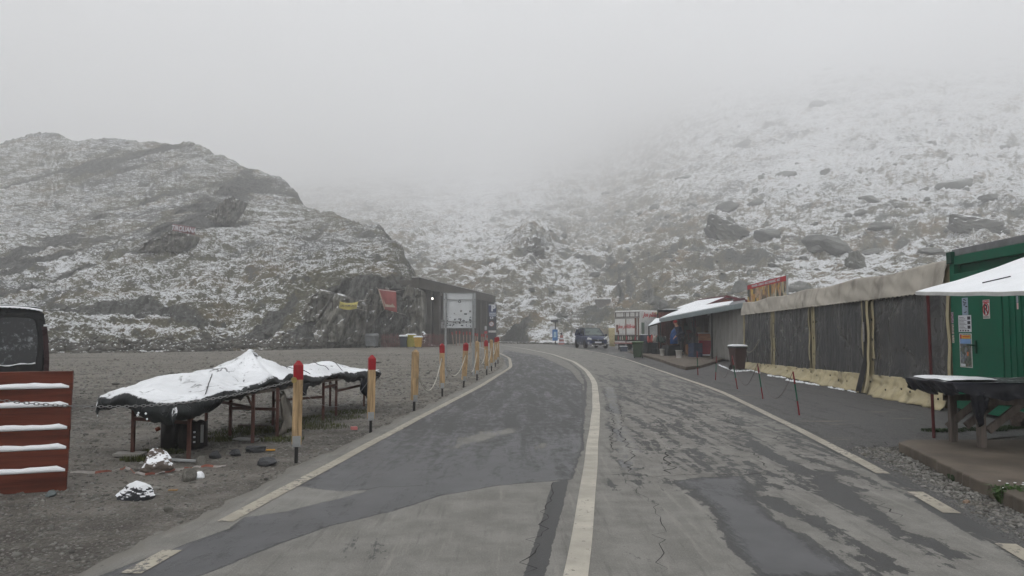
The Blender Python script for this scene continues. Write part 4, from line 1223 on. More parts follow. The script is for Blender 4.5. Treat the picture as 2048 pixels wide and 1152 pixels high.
def quad_slab(mb, pts, th):
    a = [Vector(p) for p in pts]
    n = (a[1] - a[0]).cross(a[3] - a[0]).normalized()
    if n.z < 0: n = -n
    lo = [p - n * th for p in a]
    mb.hexa(lo + a)
    return mb
def add_stall():
    o = A(1372, 700, 40.0); o.z = 0.12
    t = thing('souvenir_stall', 'open souvenir stall with brown board walls under a low snow-covered roof', 'stall', o)
    L = lambda p: (Vector(p) - o)
    a = A(1318, 690, 43.5); b = A(1372, 690, 44.5); c = A(1436, 690, 38.5)
    bw = MB()
    def wallstrip(mb, p, q, z0, z1, n, th=0.05):
        for k in range(n):
            s = Vector(p).lerp(Vector(q), k / n); e = Vector(p).lerp(Vector(q), (k + 0.86) / n)
            d = (e - s).normalized(); nn = Vector((-d.y, d.x, 0)) * th / 2
            s.z = e.z = 0
            mb.hexa([L((*(s - nn).xy, z0)), L((*(e - nn).xy, z0)), L((*(e + nn).xy, z0)), L((*(s + nn).xy, z0)),
                     L((*(s - nn).xy, z1)), L((*(e - nn).xy, z1)), L((*(e + nn).xy, z1)), L((*(s + nn).xy, z1))])
        return mb
    wallstrip(bw, a, b, 0.12, 2.45, 10); bw.build('board_wall', M_REDWOOD, t)
    bk = MB()
    for p, q in ((a, b), (b, c)):
        d = (q - p).normalized(); nn = Vector((-d.y, d.x, 0)) * 0.1
        p2 = Vector(p) + nn; q2 = Vector(q) + nn
        bk.add([L((*p2.xy, 0.12)), L((*q2.xy, 0.12)), L((*q2.xy, 2.6)), L((*p2.xy, 2.6))], [(0, 1, 2, 3)])
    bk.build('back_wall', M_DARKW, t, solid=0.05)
    wr = MB(); wallstrip(wr, b, c, 0.12, 2.5, 14, 0.04); wr.build('side_wall', mat('dark_boards', (0.035, 0.025, 0.022), 0.7, 0.3), t)
    r = [A(1319, 637.5, 41.5), A(1488, 605, 28.2), A(1490, 600, 33.0), A(1362, 618, 46.5)]
    quad_slab(MB(), [L(p) for p in r], 0.10).build('roof', M_LEAD, t)
    rs = [r[0].lerp(r[1], 0.01), r[0].lerp(r[1], 0.86), r[3].lerp(r[2], 0.86), r[3].lerp(r[2], 0.01)]
    quad_slab(MB(), [L(p) + Vector((0, 0, 0.05)) for p in rs], 0.045).build('roof_snow', M_SNOW, t)
    f = MB().bar(L(r[0]) - Vector((0, 0.05, 0.10)), L(r[1]) - Vector((0, 0.05, 0.10)), 0.06, 0.20); f.build('roof_edge', mat('wet_roof_edge', (0.2, 0.24, 0.25), 0.4), t)
    # lower porch roof at the left end
    r2 = [A(1297, 652, 41.0), A(1321, 645, 41.0), A(1322, 638, 43.4), A(1312, 638, 43.4)]
    quad_slab(MB(), [L(p) for p in r2], 0.06).build('porch_roof', M_IRON, t)
    quad_slab(MB(), [L(p) + Vector((0, 0, 0.05)) for p in r2], 0.04).build('porch_snow', M_SNOW, t)
    for px, Y, zt in ((1298, 41.05, 1.62), (1321, 41.4, 2.05), (1388, 35.5, 2.1), (1424, 33.0, 2.2)):
        p = A(px, 690, Y); MB().box(L((p.x, p.y, 0.12 + (zt - 0.12) / 2)), (0.07, 0.07, zt - 0.12)).build('post', M_IRON, t)
    # souvenirs hanging at the back, small and dark
    rn = random.Random(4)
    for k in range(16):
        f_ = rn.uniform(0.02, 0.95); p = Vector(b).lerp(Vector(c), f_) + Vector((-0.15, -0.2, 0)); z = rn.uniform(1.0, 2.0)
        w = MB().box(L((p.x, p.y, z)), (rn.uniform(0.15, 0.35), 0.05, rn.uniform(0.2, 0.55)))
        w.build('hanging_goods', mat('goods_%s' % ['wool', 'grey', 'ochre', 'red'][k % 4], [(0.05, 0.045, 0.04), (0.07, 0.07, 0.07), (0.09, 0.06, 0.03), (0.09, 0.02, 0.02)][k % 4], 0.8), t, bevel=0.02)
add_stall()

def add_curtain_stall():
    a = A(1424, 700, 37.0); b = A(1489, 700, 29.0)
    t = thing('curtained_stall', 'closed stall behind hanging grey tarpaulin curtains between the tent and the souvenir stall', 'stall', (a.x, a.y, 0))
    d = Vector((b.x - a.x, b.y - a.y, 0)); Ld = d.length; dn = d.normalized(); nn = Vector((dn.y, -dn.x, 0))
    if nn.x > 0: nn = -nn
    za = A(1424, 629, 37.0).z; zb = A(1489, 613, 29.0).z
    def curtain(f0, f1, flare, seed):
        def P(i, j):
            f = f0 + (f1 - f0) * i / 30; v = j / 18
            zt = za + (zb - za) * f - 0.02
            fold = 0.10 * math.sin(i * 0.9 + seed) * (0.4 + 0.6 * (1 - v)) + 0.04 * float(pn(i / 3, v * 3, seed))
            p = dn * (Ld * (f - flare * (1 - v) ** 1.6 * (1 - (f - f0) / (f1 - f0)))) + nn * (0.06 + fold + 0.35 * flare * (1 - v))
            return (p.x, p.y, 0.08 + (zt - 0.08) * v)
        return MB().grid(P, 31, 19)
    curtain(0.02, 0.30, 0.16, 1.0).build('curtain', M_CURT, t, True, solid=0.01)
    curtain(0.26, 0.52, 0.03, 2.3).build('curtain', M_CURT, t, True, solid=0.01)
    curtain(0.50, 1.0, 0.0, 4.0).build('curtain', M_CURT, t, True, solid=0.01)
    top = [Vector((0, 0, za)) + nn * 0.2, d + Vector((0, 0, zb)) + nn * 0.2, d + Vector((0, 0, zb + 0.14)) - nn * 2.0, Vector((0, 0, za + 0.14)) - nn * 2.0]
    quad_slab(MB(), top, 0.05).build('roof', M_LEAD, t)
    quad_slab(MB(), [p + Vector((0, 0, 0.07)) for p in top], 0.065).build('roof_snow', M_SNOW, t, bevel=0.02)
    bw = MB().add([-nn * 1.9 + Vector((0, 0, 0)), d - nn * 1.9, d - nn * 1.9 + Vector((0, 0, zb)), -nn * 1.9 + Vector((0, 0, za))], [(0, 1, 2, 3)]); bw.build('back_wall', M_DARKW, t, solid=0.04)
add_curtain_stall()

def add_hut():
    o = A(1450, 690, 48); o.z = 0
    t = thing('gabled_hut', 'small hut with an orange-red gable and snowy red-edged roof behind the stalls', 'hut', o)
    L = lambda p: Vector(p) - o
    rf = A(1453, 594, 49); rb = A(1398, 601.5, 58); ef = A(1382, 623, 47.5); eb = A(1352, 617, 56.5)
    er = A(1500, 604, 50.5); erb = A(1450, 608, 59)
    quad_slab(MB(), [L(ef), L(rf), L(rb), L(eb)], 0.08).build('roof', M_LEAD, t)
    quad_slab(MB(), [L(rf), L(er), L(erb), L(rb)], 0.08).build('roof', M_LEAD, t)
    q = [L(ef).lerp(L(rf), 0.04), L(ef).lerp(L(rf), 0.94), L(eb).lerp(L(rb), 0.94), L(eb).lerp(L(rb), 0.04)]
    quad_slab(MB(), [p + Vector((0, 0, 0.06)) for p in q], 0.05).build('roof_snow', M_SNOW, t)
    tr = MB().bar(L(rf) + Vector((0, -.03, .05)), L(rb) + Vector((0, 0, .05)), 0.14, 0.12).bar(L(rf) + Vector((0, -.05, 0.03)), L(er) + Vector((0, -.05, 0.03)), 0.05, 0.16).bar(L(rf) + Vector((0, -.05, 0)), L(ef) + Vector((0, -.05, 0)), 0.05, 0.1)
    tr.build('red_trim', mat('dark_red_trim', (0.11, 0.012, 0.02), 0.5), t)
    f0 = L(ef).lerp(L(rf), 0.1); f1 = L(er).lerp(L(rf), 0.05); 
    g = MB().add([(f0.x, f0.y + 0.25, 0.0), (f1.x, f1.y + 0.1, 0.0), (f1.x, f1.y + 0.1, f1.z - 0.12), (L(rf).x, L(rf).y + 0.15, L(rf).z - 0.12), (f0.x, f0.y + 0.25, f0.z - 0.12)], [(0, 1, 2, 3, 4)])
    g.build('gable_wall', mat('orange_red_gable', (0.20, 0.05, 0.025), 0.7, 0.2, 4), t, solid=0.06)
    s = MB().add([(f0.x, f0.y + 0.25, 0), (L(eb).x + 0.2, L(eb).y, 0), (L(eb).x + 0.2, L(eb).y, L(eb).z - 0.12), (f0.x, f0.y + 0.25, f0.z - 0.12)], [(0, 1, 2, 3)]); s.build('side_wall', M_REDWOOD, t, solid=0.06)
    # dark red gutter board running to the tent
    w = MB().bar(L(A(1455, 606, 48)), L(A(1490, 598, 47)), 0.06, 0.20); w.build('fascia_board', mat('maroon_board', (0.08, 0.012, 0.02), 0.5), t)
add_hut()
def add_kiosk():
    p = A(1348, 690, 47.5); p.z = 0
    t = thing('kiosk', 'low kiosk with a grey-green flat roof behind the souvenir stall', 'kiosk', p)
    zt = A(1348, 619, 47.5).z
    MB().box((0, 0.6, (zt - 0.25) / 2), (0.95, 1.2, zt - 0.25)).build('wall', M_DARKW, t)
    MB().box((0, 0.6, zt - 0.125), (1.05, 1.4, 0.25)).build('roof', mat('grey_green_roof', (0.09, 0.10, 0.095), 0.6), t, bevel=0.02)
    MB().box((0.0, 0.6, zt + 0.02), (0.95, 1.25, 0.035)).build('snow', M_SNOW, t)
add_kiosk()

def add_trailer():
    c = A(1281, 690, 52.0); c.z = 0
    ang = math.radians(39.6)
    t = thing('food_trailer', 'white food trailer with red lettering parked beside the blue car', 'trailer', c, ang)
    zb, zt = 0.42, 2.78; Lx, Ly = 4.4, 2.42
    MB().box((Lx / 2, Ly / 2, (zb + zt) / 2), (Lx, Ly, zt - zb)).build('body', M_WHITE, t, bevel=0.03)
    grey = mat('trailer_trim', (0.12, 0.10, 0.10), 0.5)
    # end face (x=0): shelf compartments, white shutter, bottle rack, red skirt line
    fr = MB()
    for z in (2.68, 2.36, 2.28): fr.box((-0.02, Ly / 2, z), (0.05, Ly - 0.1, 0.035))
    for y in (0.1, 0.45, 0.95, 1.35, 1.5, 2.3): fr.box((-0.02, y, 2.52), (0.05, 0.045, 0.32))
    fr.build('shelf_frame', grey, t)
    sh = MB().box((-0.02, 1.33, 1.68), (0.04, 1.9, 1.08)).build('shutter', M_WHITE, t)
    text('lettering', 'Jos p\u0103l\u0103ria', 0.36, (-0.045, 1.28, 1.66), (math.pi / 2, 0, -math.pi / 2), M_SIGNRED, sh, shear=0.35, bold=0.008)
    br = mat('brown_post', (0.14, 0.06, 0.04), 0.6)
    for y, z0, z1, w in ((0.38, 1.05, 2.28, 0.12), (0.12, 0.9, 2.25, 0.05), (2.12, 1.25, 1.8, 0.14), (2.0, 1.1, 1.4, 0.08), (1.28, 0.5, 2.2, 0.04)):
        MB().box((-0.07, y, (z0 + z1) / 2), (0.05, w, z1 - z0)).build('post', br, t)
    rk = MB().box((-0.02, Ly / 2, 0.85), (0.05, Ly - 0.06, 0.42)).build('bottle_rack', mat('rack_dark', (0.05, 0.045, 0.04), 0.6), t)
    cols = [(0.35, 0.35, 0.33), (0.3, 0.05, 0.05), (0.06, 0.12, 0.06), (0.4, 0.38, 0.3)]
    for k in range(11):
        MB().lathe([(0.045, 0), (0.045, 0.17), (0.018, 0.24), (0.018, 0.29)], 8, (-0.09, 0.2 + k * 0.2, 0.72)).build('bottle', mat('bottle_colour', cols[k % 4], 0.3), rk)
    MB().box((-0.06, Ly / 2, 0.48), (0.06, Ly, 0.06)).build('red_rail', mat('red_rail', (0.2, 0.03, 0.03), 0.5), t)
    # long side (y=0)
    text('lettering', 'Jos p\u0103l\u0103ria', 0.42, (0.32, -0.012, 2.5), (math.pi / 2, 0, 0), M_SIGNRED, t, shear=0.35, align='LEFT', bold=0.01)
    pn_ = MB().box((1.05, -0.015, 1.35), (1.2, 0.03, 1.5)); pn_.build('hatch', mat('hatch_white', (0.48, 0.49, 0.49), 0.5), t, bevel=0.01)
    MB().box((2.35, -0.02, 1.35), (1.1, 0.03, 1.7)).build('hatch', mat('hatch_grey', (0.42, 0.43, 0.43), 0.5), t, bevel=0.01)
    MB().box((0.25, -0.03, 1.2), (0.28, 0.05, 1.5)).build('door', mat('green_strip', (0.13, 0.17, 0.14), 0.5), t)
    aw = MB(); quad_slab(aw, [(1.5, -1.0, 2.42), (4.3, -1.0, 2.42), (4.3, 0.0, 2.66), (1.5, 0.0, 2.66)], 0.03); aw.build('awning', mat('tan_awning', (0.42, 0.33, 0.17), 0.6), t)
    MB().box((Lx / 2, Ly / 2, zt + 0.015), (Lx - 0.1, Ly - 0.1, 0.03)).build('roof_snow', M_SNOW, t)
    for x in (0.6, 1.5, 3.2):
        for y in (0.12, Ly - 0.12):
            w = MB().lathe([(0.1, -0.09), (0.27, -0.09), (0.3, -0.05), (0.3, 0.05), (0.27, 0.09), (0.1, 0.09)], 20).build('wheel', M_BLACK, t)
            w.location = (x, y, 0.3); w.rotation_euler = (math.pi / 2, 0, 0)
    for y in (0.3, 1.2, 2.1):
        MB().box((0.08, y, 0.22), (0.07, 0.07, 0.44)).build('support_leg', M_IRON, t)
add_trailer()

# ------------------------------------------------------------------ parked blue car
def car_wheel(t, x, y, r, m_rim, w=0.2):
    tyre = MB().lathe([(r * 0.6, -w / 2), (r * 0.93, -w / 2), (r, -w / 2 + 0.03), (r, w / 2 - 0.03), (r * 0.93, w / 2), (r * 0.6, w / 2)], 24).build('wheel', M_BLACK, t, True)
    tyre.location = (x, y, r); tyre.rotation_euler = (math.pi / 2, 0, 0)
    rim = MB(); rim.lathe([(r * 0.15, -w / 2 + 0.02), (r * 0.62, -w / 2 + 0.02), (r * 0.62, w / 2 - 0.02), (r * 0.15, w / 2 - 0.02)], 20)
    rim.build('rim', m_rim, tyre)
    return tyre
def add_car():
    p = G(1196, 697.5)
    # local +x = forward (towards the camera), built 4.1 m long
    th = math.atan2(-1, 0.17)
    c = p + Vector((-math.cos(th), -math.sin(th), 0)) * 2.0
    t = thing('parked_car', 'dark blue hatchback parked facing the camera beside the white trailer', 'car', (c.x, c.y, 0.012), th)
    paint = mat('blue_car_paint', (0.010, 0.019, 0.058), 0.35, 0.08, 2, metal=0.1, bump=0)
    roofp = mat('grey_roof_paint', (0.10, 0.12, 0.12), 0.35, 0.1, 2)
    glass = mat('dark_glass', (0.02, 0.025, 0.028), 0.12, 0.1, 2, bump=0, spec=0.8)
    rings = []
    # x, half width low, half width high, z bottom, z shoulder
    for x, wl, wh, z0, z1 in ((-2.03, 0.66, 0.62, 0.45, 0.92), (-1.95, 0.80, 0.76, 0.30, 1.02), (-1.6, 0.87, 0.84, 0.24, 1.04), (-0.9, 0.89, 0.86, 0.22, 1.02),
                              (0.0, 0.89, 0.86, 0.22, 1.0), (0.9, 0.89, 0.86, 0.22, 0.99), (1.3, 0.88, 0.83, 0.22, 0.96), (1.7, 0.86, 0.76, 0.22, 0.88), (1.95, 0.78, 0.66, 0.24, 0.74), (2.06, 0.62, 0.5, 0.32, 0.60)):
        zm = (z0 + z1) * 0.5
        rings.append([(x, -wl * 0.92, z0), (x, -wl, z0 + 0.1), (x, -wl * 1.0, zm), (x, -wh, z1 - 0.05), (x, -wh * 0.9, z1), (x, 0, z1 + 0.03), (x, wh * 0.9, z1), (x, wh, z1 - 0.05), (x, wl, zm), (x, wl, z0 + 0.1), (x, wl * 0.92, z0)])
    MB().loft(rings).build('body', paint, t, True, sub=1)
    rings = []
    for x, w, z in ((-1.9, 0.70, 1.0), (-1.7, 0.66, 1.38), (-1.2, 0.62, 1.54), (-0.4, 0.61, 1.57), (0.25, 0.60, 1.52), (1.05, 0.74, 1.0)):
        rings.append([(x, -0.78 if z < 1.3 else -0.76, 0.96), (x, -w - 0.03, (z + 0.96) / 2), (x, -w, z - 0.03), (x, -w * 0.8, z), (x, w * 0.8, z), (x, w, z - 0.03), (x, w + 0.03, (z + 0.96) / 2), (x, 0.78 if z < 1.3 else 0.76, 0.96)])
    MB().loft(rings).build('cabin', glass, t, True)
    rf = MB(); rf.loft([[(x, -w, z), (x, w, z), (x, w * 0.95, z + 0.03), (x, -w * 0.95, z + 0.03)] for x, w, z in ((-1.65, 0.56, 1.42), (-1.2, 0.58, 1.535), (-0.4, 0.58, 1.57), (0.2, 0.57, 1.535))]).build('roof', roofp, t, True)
    for s in (-1, 1):
        pil = MB()
        pil.bar((0.25, s * 0.62, 1.52), (1.08, s * 0.78, 0.98), 0.06).bar((-0.55, s * 0.64, 1.55), (-0.6, s * 0.80, 0.98), 0.08).bar((-1.55, s * 0.66, 1.45), (-1.75, s * 0.78, 0.98), 0.14).bar((0.25, s * 0.63, 1.52), (-1.5, s * 0.65, 1.48), 0.05)
        pil.build('pillar', paint, t)
    ws = MB().grid(lambda i, j: (1.06 - 0.78 * j / 4, (i / 6 - 0.5) * (1.44 - 0.3 * j / 4), 1.0 + 0.505 * j / 4 + 0.02), 7, 5); ws.build('windscreen', mat('windscreen_glass', (0.05, 0.07, 0.065), 0.3, 0.1, 2, bump=0, spec=0.4), t, True)
    chrome = mat('chrome', (0.6, 0.6, 0.6), 0.25, metal=0.9, bump=0)
    lampm = mat('headlight_glass', (0.55, 0.56, 0.55), 0.15, 0.1, 4, bump=0)
    for s in (-1, 1):
        MB().loft([[(1.72, s * 0.78, 0.72), (1.78, s * 0.74, 0.86), (1.86, s * 0.5, 0.80), (1.96, s * 0.48, 0.70)], [(1.80, s * 0.82, 0.70), (1.86, s * 0.76, 0.82), (1.98, s * 0.5, 0.77), (2.02, s * 0.48, 0.68)]]).build('headlight', lampm, t)
        MB().tube([(2.0, s * 0.66, 0.50), (1.96, s * 0.78, 0.46), (1.98, s * 0.76, 0.36), (2.04, s * 0.5, 0.33)], 0.018, 6).build('fog_lamp_trim', chrome, t)
        mr = MB().box((0.85, s * 0.99, 1.02), (0.12, 0.18, 0.14)); mr.build('wing_mirror', paint, t, bevel=0.03)
        MB().bar((0.6, s * 0.90, 0.42), (-0.9, s * 0.90, 0.38), 0.01, 0.05).build('side_trim', chrome, t)
    gr = MB().box((2.03, 0, 0.64), (0.06, 0.95, 0.10)); gr.build('grille', M_BLACK, t, bevel=0.01)
    lo = MB().box((2.05, 0, 0.36), (0.05, 0.95, 0.17)); lo.build('air_intake', M_BLACK, t, bevel=0.02)
    MB().bar((2.07, -0.62, 0.255), (2.07, 0.62, 0.255), 0.05, 0.05).build('bumper_strip', chrome, t)
    em = MB(); em.add([(2.075, 0, 0.75), (2.075, 0.065, 0.65), (2.075, 0, 0.55), (2.075, -0.065, 0.65), (2.11, 0, 0.72), (2.11, 0.04, 0.65), (2.11, 0, 0.58), (2.11, -0.04, 0.65)], [(0, 1, 5, 4), (1, 2, 6, 5), (2, 3, 7, 6), (3, 0, 4, 7), (4, 5, 6, 7)]); em.build('badge', chrome, t)
    MB().box((2.085, 0, 0.475), (0.02, 0.52, 0.11)).build('number_plate', M_PAPER, t)
    for x in (-1.28, 1.32):
        for s in (-1, 1): car_wheel(t, x, s * 0.80, 0.33, mat('alloy_rim', (0.25, 0.25, 0.26), 0.35, metal=0.6), 0.21)
add_car()

# ------------------------------------------------------------------ wares, crates, buckets, barrels on the far pavement
def on_pave(px, py): return G(px, py, 0.12)
def bucket(px, py, label, m, h=0.32, r=0.14):
    t = thing('bucket', label, 'bucket', on_pave(px, py), group='white plastic buckets before the souvenir stall')
    MB().lathe([(r * 0.82, 0), (r * 0.84, 0.01), (r, h), (r * 1.06, h), (r * 1.06, h - 0.02)], 16).build('body', m, t, True)
    MB().lathe([(r * 1.07, h - 0.005), (r * 1.07, h + 0.012), (0.01, h + 0.015)], 16).build('lid', m, t)
MBK = mat('white_bucket', (0.5, 0.49, 0.46), 0.5, dirt=0.3)
bucket(1325, 711, 'white bucket on the pavement, the left one of two before the souvenir stall', MBK)
bucket(1358, 716, 'white bucket on the pavement, the right one of two before the souvenir stall', MBK, 0.34, 0.15)
def crate(px, py, w, d, h, m, label, n=1, fill=None):
    for k in range(n):
        p = on_pave(px, py); p.z += k * h
        t = thing('crate', label[k] if isinstance(label, (list, tuple)) else label, 'crate', p, 0.35 + 0.06 * k, group='plastic crates before the souvenir stall')
        b = MB()
        for x in (-1, 1): b.box((x * w / 2, 0, h / 2), (0.02, d, h - 0.012))
        for y in (-1, 1): b.box((0, y * d / 2, h / 2), (w - 0.024, 0.02, h - 0.012))
        b.box((0, 0, 0.02), (w - 0.026, d - 0.026, 0.02)); b.build('box', m, t)
        r = MB()
        for y in (-1, 1): r.box((0, y * (d / 2 + 0.016), h - 0.03), (w, 0.01, 0.04))
        r.build('rim', m, t)
DK = mat('dark_crate_plastic', (0.018, 0.02, 0.022), 0.6); BL = mat('blue_crate_plastic', (0.015, 0.03, 0.07), 0.5)
crate(1301, 707, 0.6, 0.45, 0.3, DK, ['black crate at the left end of the row before the board wall', 'black crate stacked on the leftmost crate before the board wall'], 2)
crate(1317, 708, 0.55, 0.45, 0.3, DK, 'single black crate right of the leftmost stack')
crate(1342, 711, 0.7, 0.5, 0.26, DK, ['lower black crate between the two white buckets', 'upper black crate between the two white buckets'], 2)
crate(1391, 714, 0.5, 0.4, 0.22, BL, ['bottom dark blue crate left of the red cabinet', 'middle dark blue crate left of the red cabinet', 'top dark blue crate left of the red cabinet'], 3)
def barrel(name, px, py, h, r, m, label, capm=None, Y=None):
    t = thing(name, label, 'barrel', on_pave(px, py))
    MB().lathe([(r * 0.92, 0), (r * 0.96, 0.03), (r, h * 0.33), (r * 1.03, h * 0.34), (r, h * 0.36), (r, h * 0.66), (r * 1.03, h * 0.67), (r, h * 0.69), (r * 0.95, h * 0.97), (r * 0.88, h)], 18).build('body', m, t, True)
    MB().lathe([(r * 0.86, h), (r * 0.86, h + 0.03), (0.02, h + 0.035)], 18).build('lid', capm or m, t)
barrel('barrel', 1292, 706, 1.02, 0.34, mat('dark_barrel', (0.012, 0.016, 0.03), 0.5), 'tall dark barrel with a snowy lid behind the green bin', M_SNOW)
barrel('gas_bottle', 1377, 709, 0.5, 0.15, mat('orange_gas_bottle', (0.22, 0.085, 0.015), 0.5), 'orange gas bottle on the pavement under the stall roof')
def add_cabinet():
    p = on_pave(1414, 712)
    t = thing('cabinet', 'red-fronted wooden counter cabinet beside the grey curtain', 'cabinet', p, math.radians(-12))
    zt = A(1414, 665, p.y).z - 0.12; w = 0.75
    MB().box((0, 0.3, 0.03 + 0.36), (w, 0.6, 0.72)).build('lower_case', mat('crimson_panel', (0.20, 0.012, 0.03), 0.5), t, bevel=0.01)
    MB().box((0, 0.3, 0.75 + (zt - 0.80) / 2), (w, 0.6, zt - 0.83)).build('upper_case', mat('orange_brown_boards', (0.26, 0.11, 0.055), 0.6, 0.3, 3, stretch=(1, 1, 8)), t, bevel=0.005)
    MB().box((0, 0.28, zt - 0.03), (w + 0.08, 0.68, 0.05)).build('top', mat('grey_countertop', (0.3, 0.29, 0.27), 0.6), t, bevel=0.01)
    MB().box((0, -0.012, 0.05), (w + 0.05, 0.05, 0.06)).build('plinth', M_PAPER, t)
add_cabinet()
def add_wares():
    # armful of red-white and dark wares on the crates
    p = on_pave(1307, 707); rn = random.Random(8)
    t = thing('wares_heap', 'heap of dark and red wrapped wares piled on the crates before the board wall', 'goods', (p.x, p.y, 0.12 + 0.6))
    for k in range(14):
        m = [M_IRON, mat('ware_red', (0.3, 0.06, 0.05), 0.6), mat('ware_green', (0.03, 0.05, 0.04), 0.6), mat('ware_pale', (0.3, 0.28, 0.25), 0.6)][k % 4]
        q = MB().lathe([(0.05, 0), (0.08, 0.1), (0.075, 0.26), (0.03, 0.34 + rn.uniform(0, 0.1))], 8)
        o = q.build('bundle', m, t, True); o.location = (rn.uniform(-0.25, 0.65), rn.uniform(-0.15, 0.2), rn.uniform(-0.02, 0.02)); o.rotation_euler = (rn.uniform(-0.3, 0.3), rn.uniform(-0.3, 0.3), 0)
add_wares()
def small_cooler(px, py, label):
    p = G(px, py)
    t = thing('storage_box', label, 'box', p, 0.2)
    MB().box((0, 0, 0.17), (0.42, 0.34, 0.33)).build('box', mat('navy_box', (0.03, 0.04, 0.06), 0.5), t, bevel=0.02)
    MB().box((0, 0, 0.352), (0.45, 0.37, 0.03)).build('lid', M_SNOW, t, bevel=0.012)
small_cooler(1247, 703, 'small dark box with a snowy lid on the asphalt left of the green bin')
def pale_pack(px, py, z, label):
    p = G(px, py, z)
    o = MB().box((0, 0, 0.09), (0.36, 0.28, 0.17)).build('foam_box', M_SNOW, None, bevel=0.05); o.location = p
    tag(o, label, 'box')
pale_pack(1286, 705, 0.12, 'small white foam box on the pavement right of the green bin')

# shop assistant standing among the wares
def skin_figure(name, joints, edges, radii, m, parent=None, sub=2):
    me = bpy.data.meshes.new(name); me.from_pydata(joints, edges, []); me.update()
    o = bpy.data.objects.new(name, me); COL.objects.link(o)
    sk = o.modifiers.new('skin', 'SKIN'); sk.use_smooth_shade = True
    for i, r in enumerate(radii):
        v = me.skin_vertices[0].data[i]; v.radius = (r, r) if not isinstance(r, tuple) else r
    me.skin_vertices[0].data[0].use_root = True
    sb = o.modifiers.new('subdivision', 'SUBSURF'); sb.levels = sub; sb.render_levels = sub
    me.materials.append(m)
    if parent: o.parent = parent
    return o
def add_person():
    p = on_pave(1362, 710)
    t = thing('person', 'person in a dark navy coat and red cap bending over the crates in the stall', 'person', p, math.radians(200))
    skin = mat('skin', (0.42, 0.24, 0.17), 0.5, 0.05)
    navy = mat('navy_coat', (0.010, 0.014, 0.035), 0.8)
    # one continuous body; faces local +x, leans forward, arms reaching forward and down
    J = [(0, 0, 0.90), (0.04, 0, 1.08), (0.13, 0, 1.28), (0.20, 0, 1.42), (0.25, 0, 1.50), (0.29, 0, 1.60), (0.30, 0, 1.70),
         (0.19, 0.18, 1.38), (0.27, 0.22, 1.12), (0.42, 0.18, 0.94), (0.19, -0.18, 1.38), (0.27, -0.22, 1.12), (0.42, -0.18, 0.94),
         (-0.02, 0.10, 0.86), (0.03, 0.12, 0.48), (-0.02, 0.12, 0.09), (0.13, 0.13, 0.04), (-0.02, -0.10, 0.86), (0.03, -0.12, 0.48), (-0.02, -0.12, 0.09), (0.13, -0.13, 0.04)]
    E = [(0, 1), (1, 2), (2, 3), (3, 4), (4, 5), (5, 6), (3, 7), (7, 8), (8, 9), (3, 10), (10, 11), (11, 12), (0, 13), (13, 14), (14, 15), (15, 16), (0, 17), (17, 18), (18, 19), (19, 20)]
    Rr = [0.15, 0.145, 0.16, 0.12, 0.06, 0.10, 0.085, 0.075, 0.055, 0.038, 0.075, 0.055, 0.038, 0.095, 0.065, 0.045, 0.045, 0.095, 0.065, 0.045, 0.045]
    n = len(J)
    for s, w in ((1, 9), (-1, 12)):          # palm, four fingers, thumb
        b = Vector(J[w]); J.append(tuple(b + Vector((0.07, 0, -0.05)))); E.append((w, len(J) - 1)); Rr.append(0.028); pal = len(J) - 1
        for k, ln in enumerate((0.07, 0.08, 0.075, 0.06)):
            a = Vector(J[pal]); q1 = a + Vector((0.03, (k - 1.5) * 0.02, -0.03)); q2 = q1 + Vector((ln * 0.4, 0, -ln * 0.7))
            J.append(tuple(q1)); E.append((pal, len(J) - 1)); Rr.append(0.010)
            J.append(tuple(q2)); E.append((len(J) - 2, len(J) - 1)); Rr.append(0.008)
        q1 = Vector(J[w]) + Vector((0.04, -s * 0.035, -0.03)); J.append(tuple(q1)); E.append((w, len(J) - 1)); Rr.append(0.011)
        J.append(tuple(q1 + Vector((0.04, -s * 0.01, -0.03)))); E.append((len(J) - 2, len(J) - 1)); Rr.append(0.009)
    skin_figure('body', J, E, Rr, skin, t, 1)
    # clothes follow the body
    Jc = [(0, 0, 0.90), (0.04, 0, 1.08), (0.13, 0, 1.28), (0.20, 0, 1.42), (0.23, 0, 1.47), (0.19, 0.18, 1.38), (0.27, 0.22, 1.12), (0.41, 0.18, 0.955), (0.19, -0.18, 1.38), (0.27, -0.22, 1.12), (0.41, -0.18, 0.955), (-0.01, 0, 0.70)]
    skin_figure('coat', Jc, [(0, 1), (1, 2), (2, 3), (3, 4), (3, 5), (5, 6), (6, 7), (3, 8), (8, 9), (9, 10), (0, 11)], [0.20, 0.175, 0.185, 0.14, 0.08, 0.10, 0.075, 0.058, 0.10, 0.075, 0.058, 0.22], navy, t, 1)
    Jt = [(0, 0, 0.90), (-0.02, 0.10, 0.82), (0.03, 0.12, 0.48), (-0.02, 0.12, 0.10), (-0.02, -0.10, 0.82), (0.03, -0.12, 0.48), (-0.02, -0.12, 0.10)]
    skin_figure('trousers', Jt, [(0, 1), (1, 2), (2, 3), (0, 4), (4, 5), (5, 6)], [0.16, 0.115, 0.085, 0.07, 0.115, 0.085, 0.07], mat('dark_trousers', (0.015, 0.015, 0.02), 0.8), t, 1)
    for s in (-1, 1):
        MB().loft([[(x, s * 0.12 - w, 0), (x, s * 0.12 + w, 0), (x, s * 0.12 + w, z), (x, s * 0.12 - w, z)] for x, w, z in ((-0.09, 0.035, 0.09), (0.03, 0.05, 0.10), (0.16, 0.045, 0.06), (0.20, 0.02, 0.04))]).build('shoe', M_BLACK, t, True)
    hat = MB().lathe([(0.108, 0), (0.112, 0.03), (0.10, 0.09), (0.06, 0.13), (0.01, 0.145)], 16).build('cap', mat('red_cap', (0.32, 0.015, 0.02), 0.7), t, True); hat.location = (0.295, 0, 1.66); hat.rotation_euler = (0, 0.3, 0)
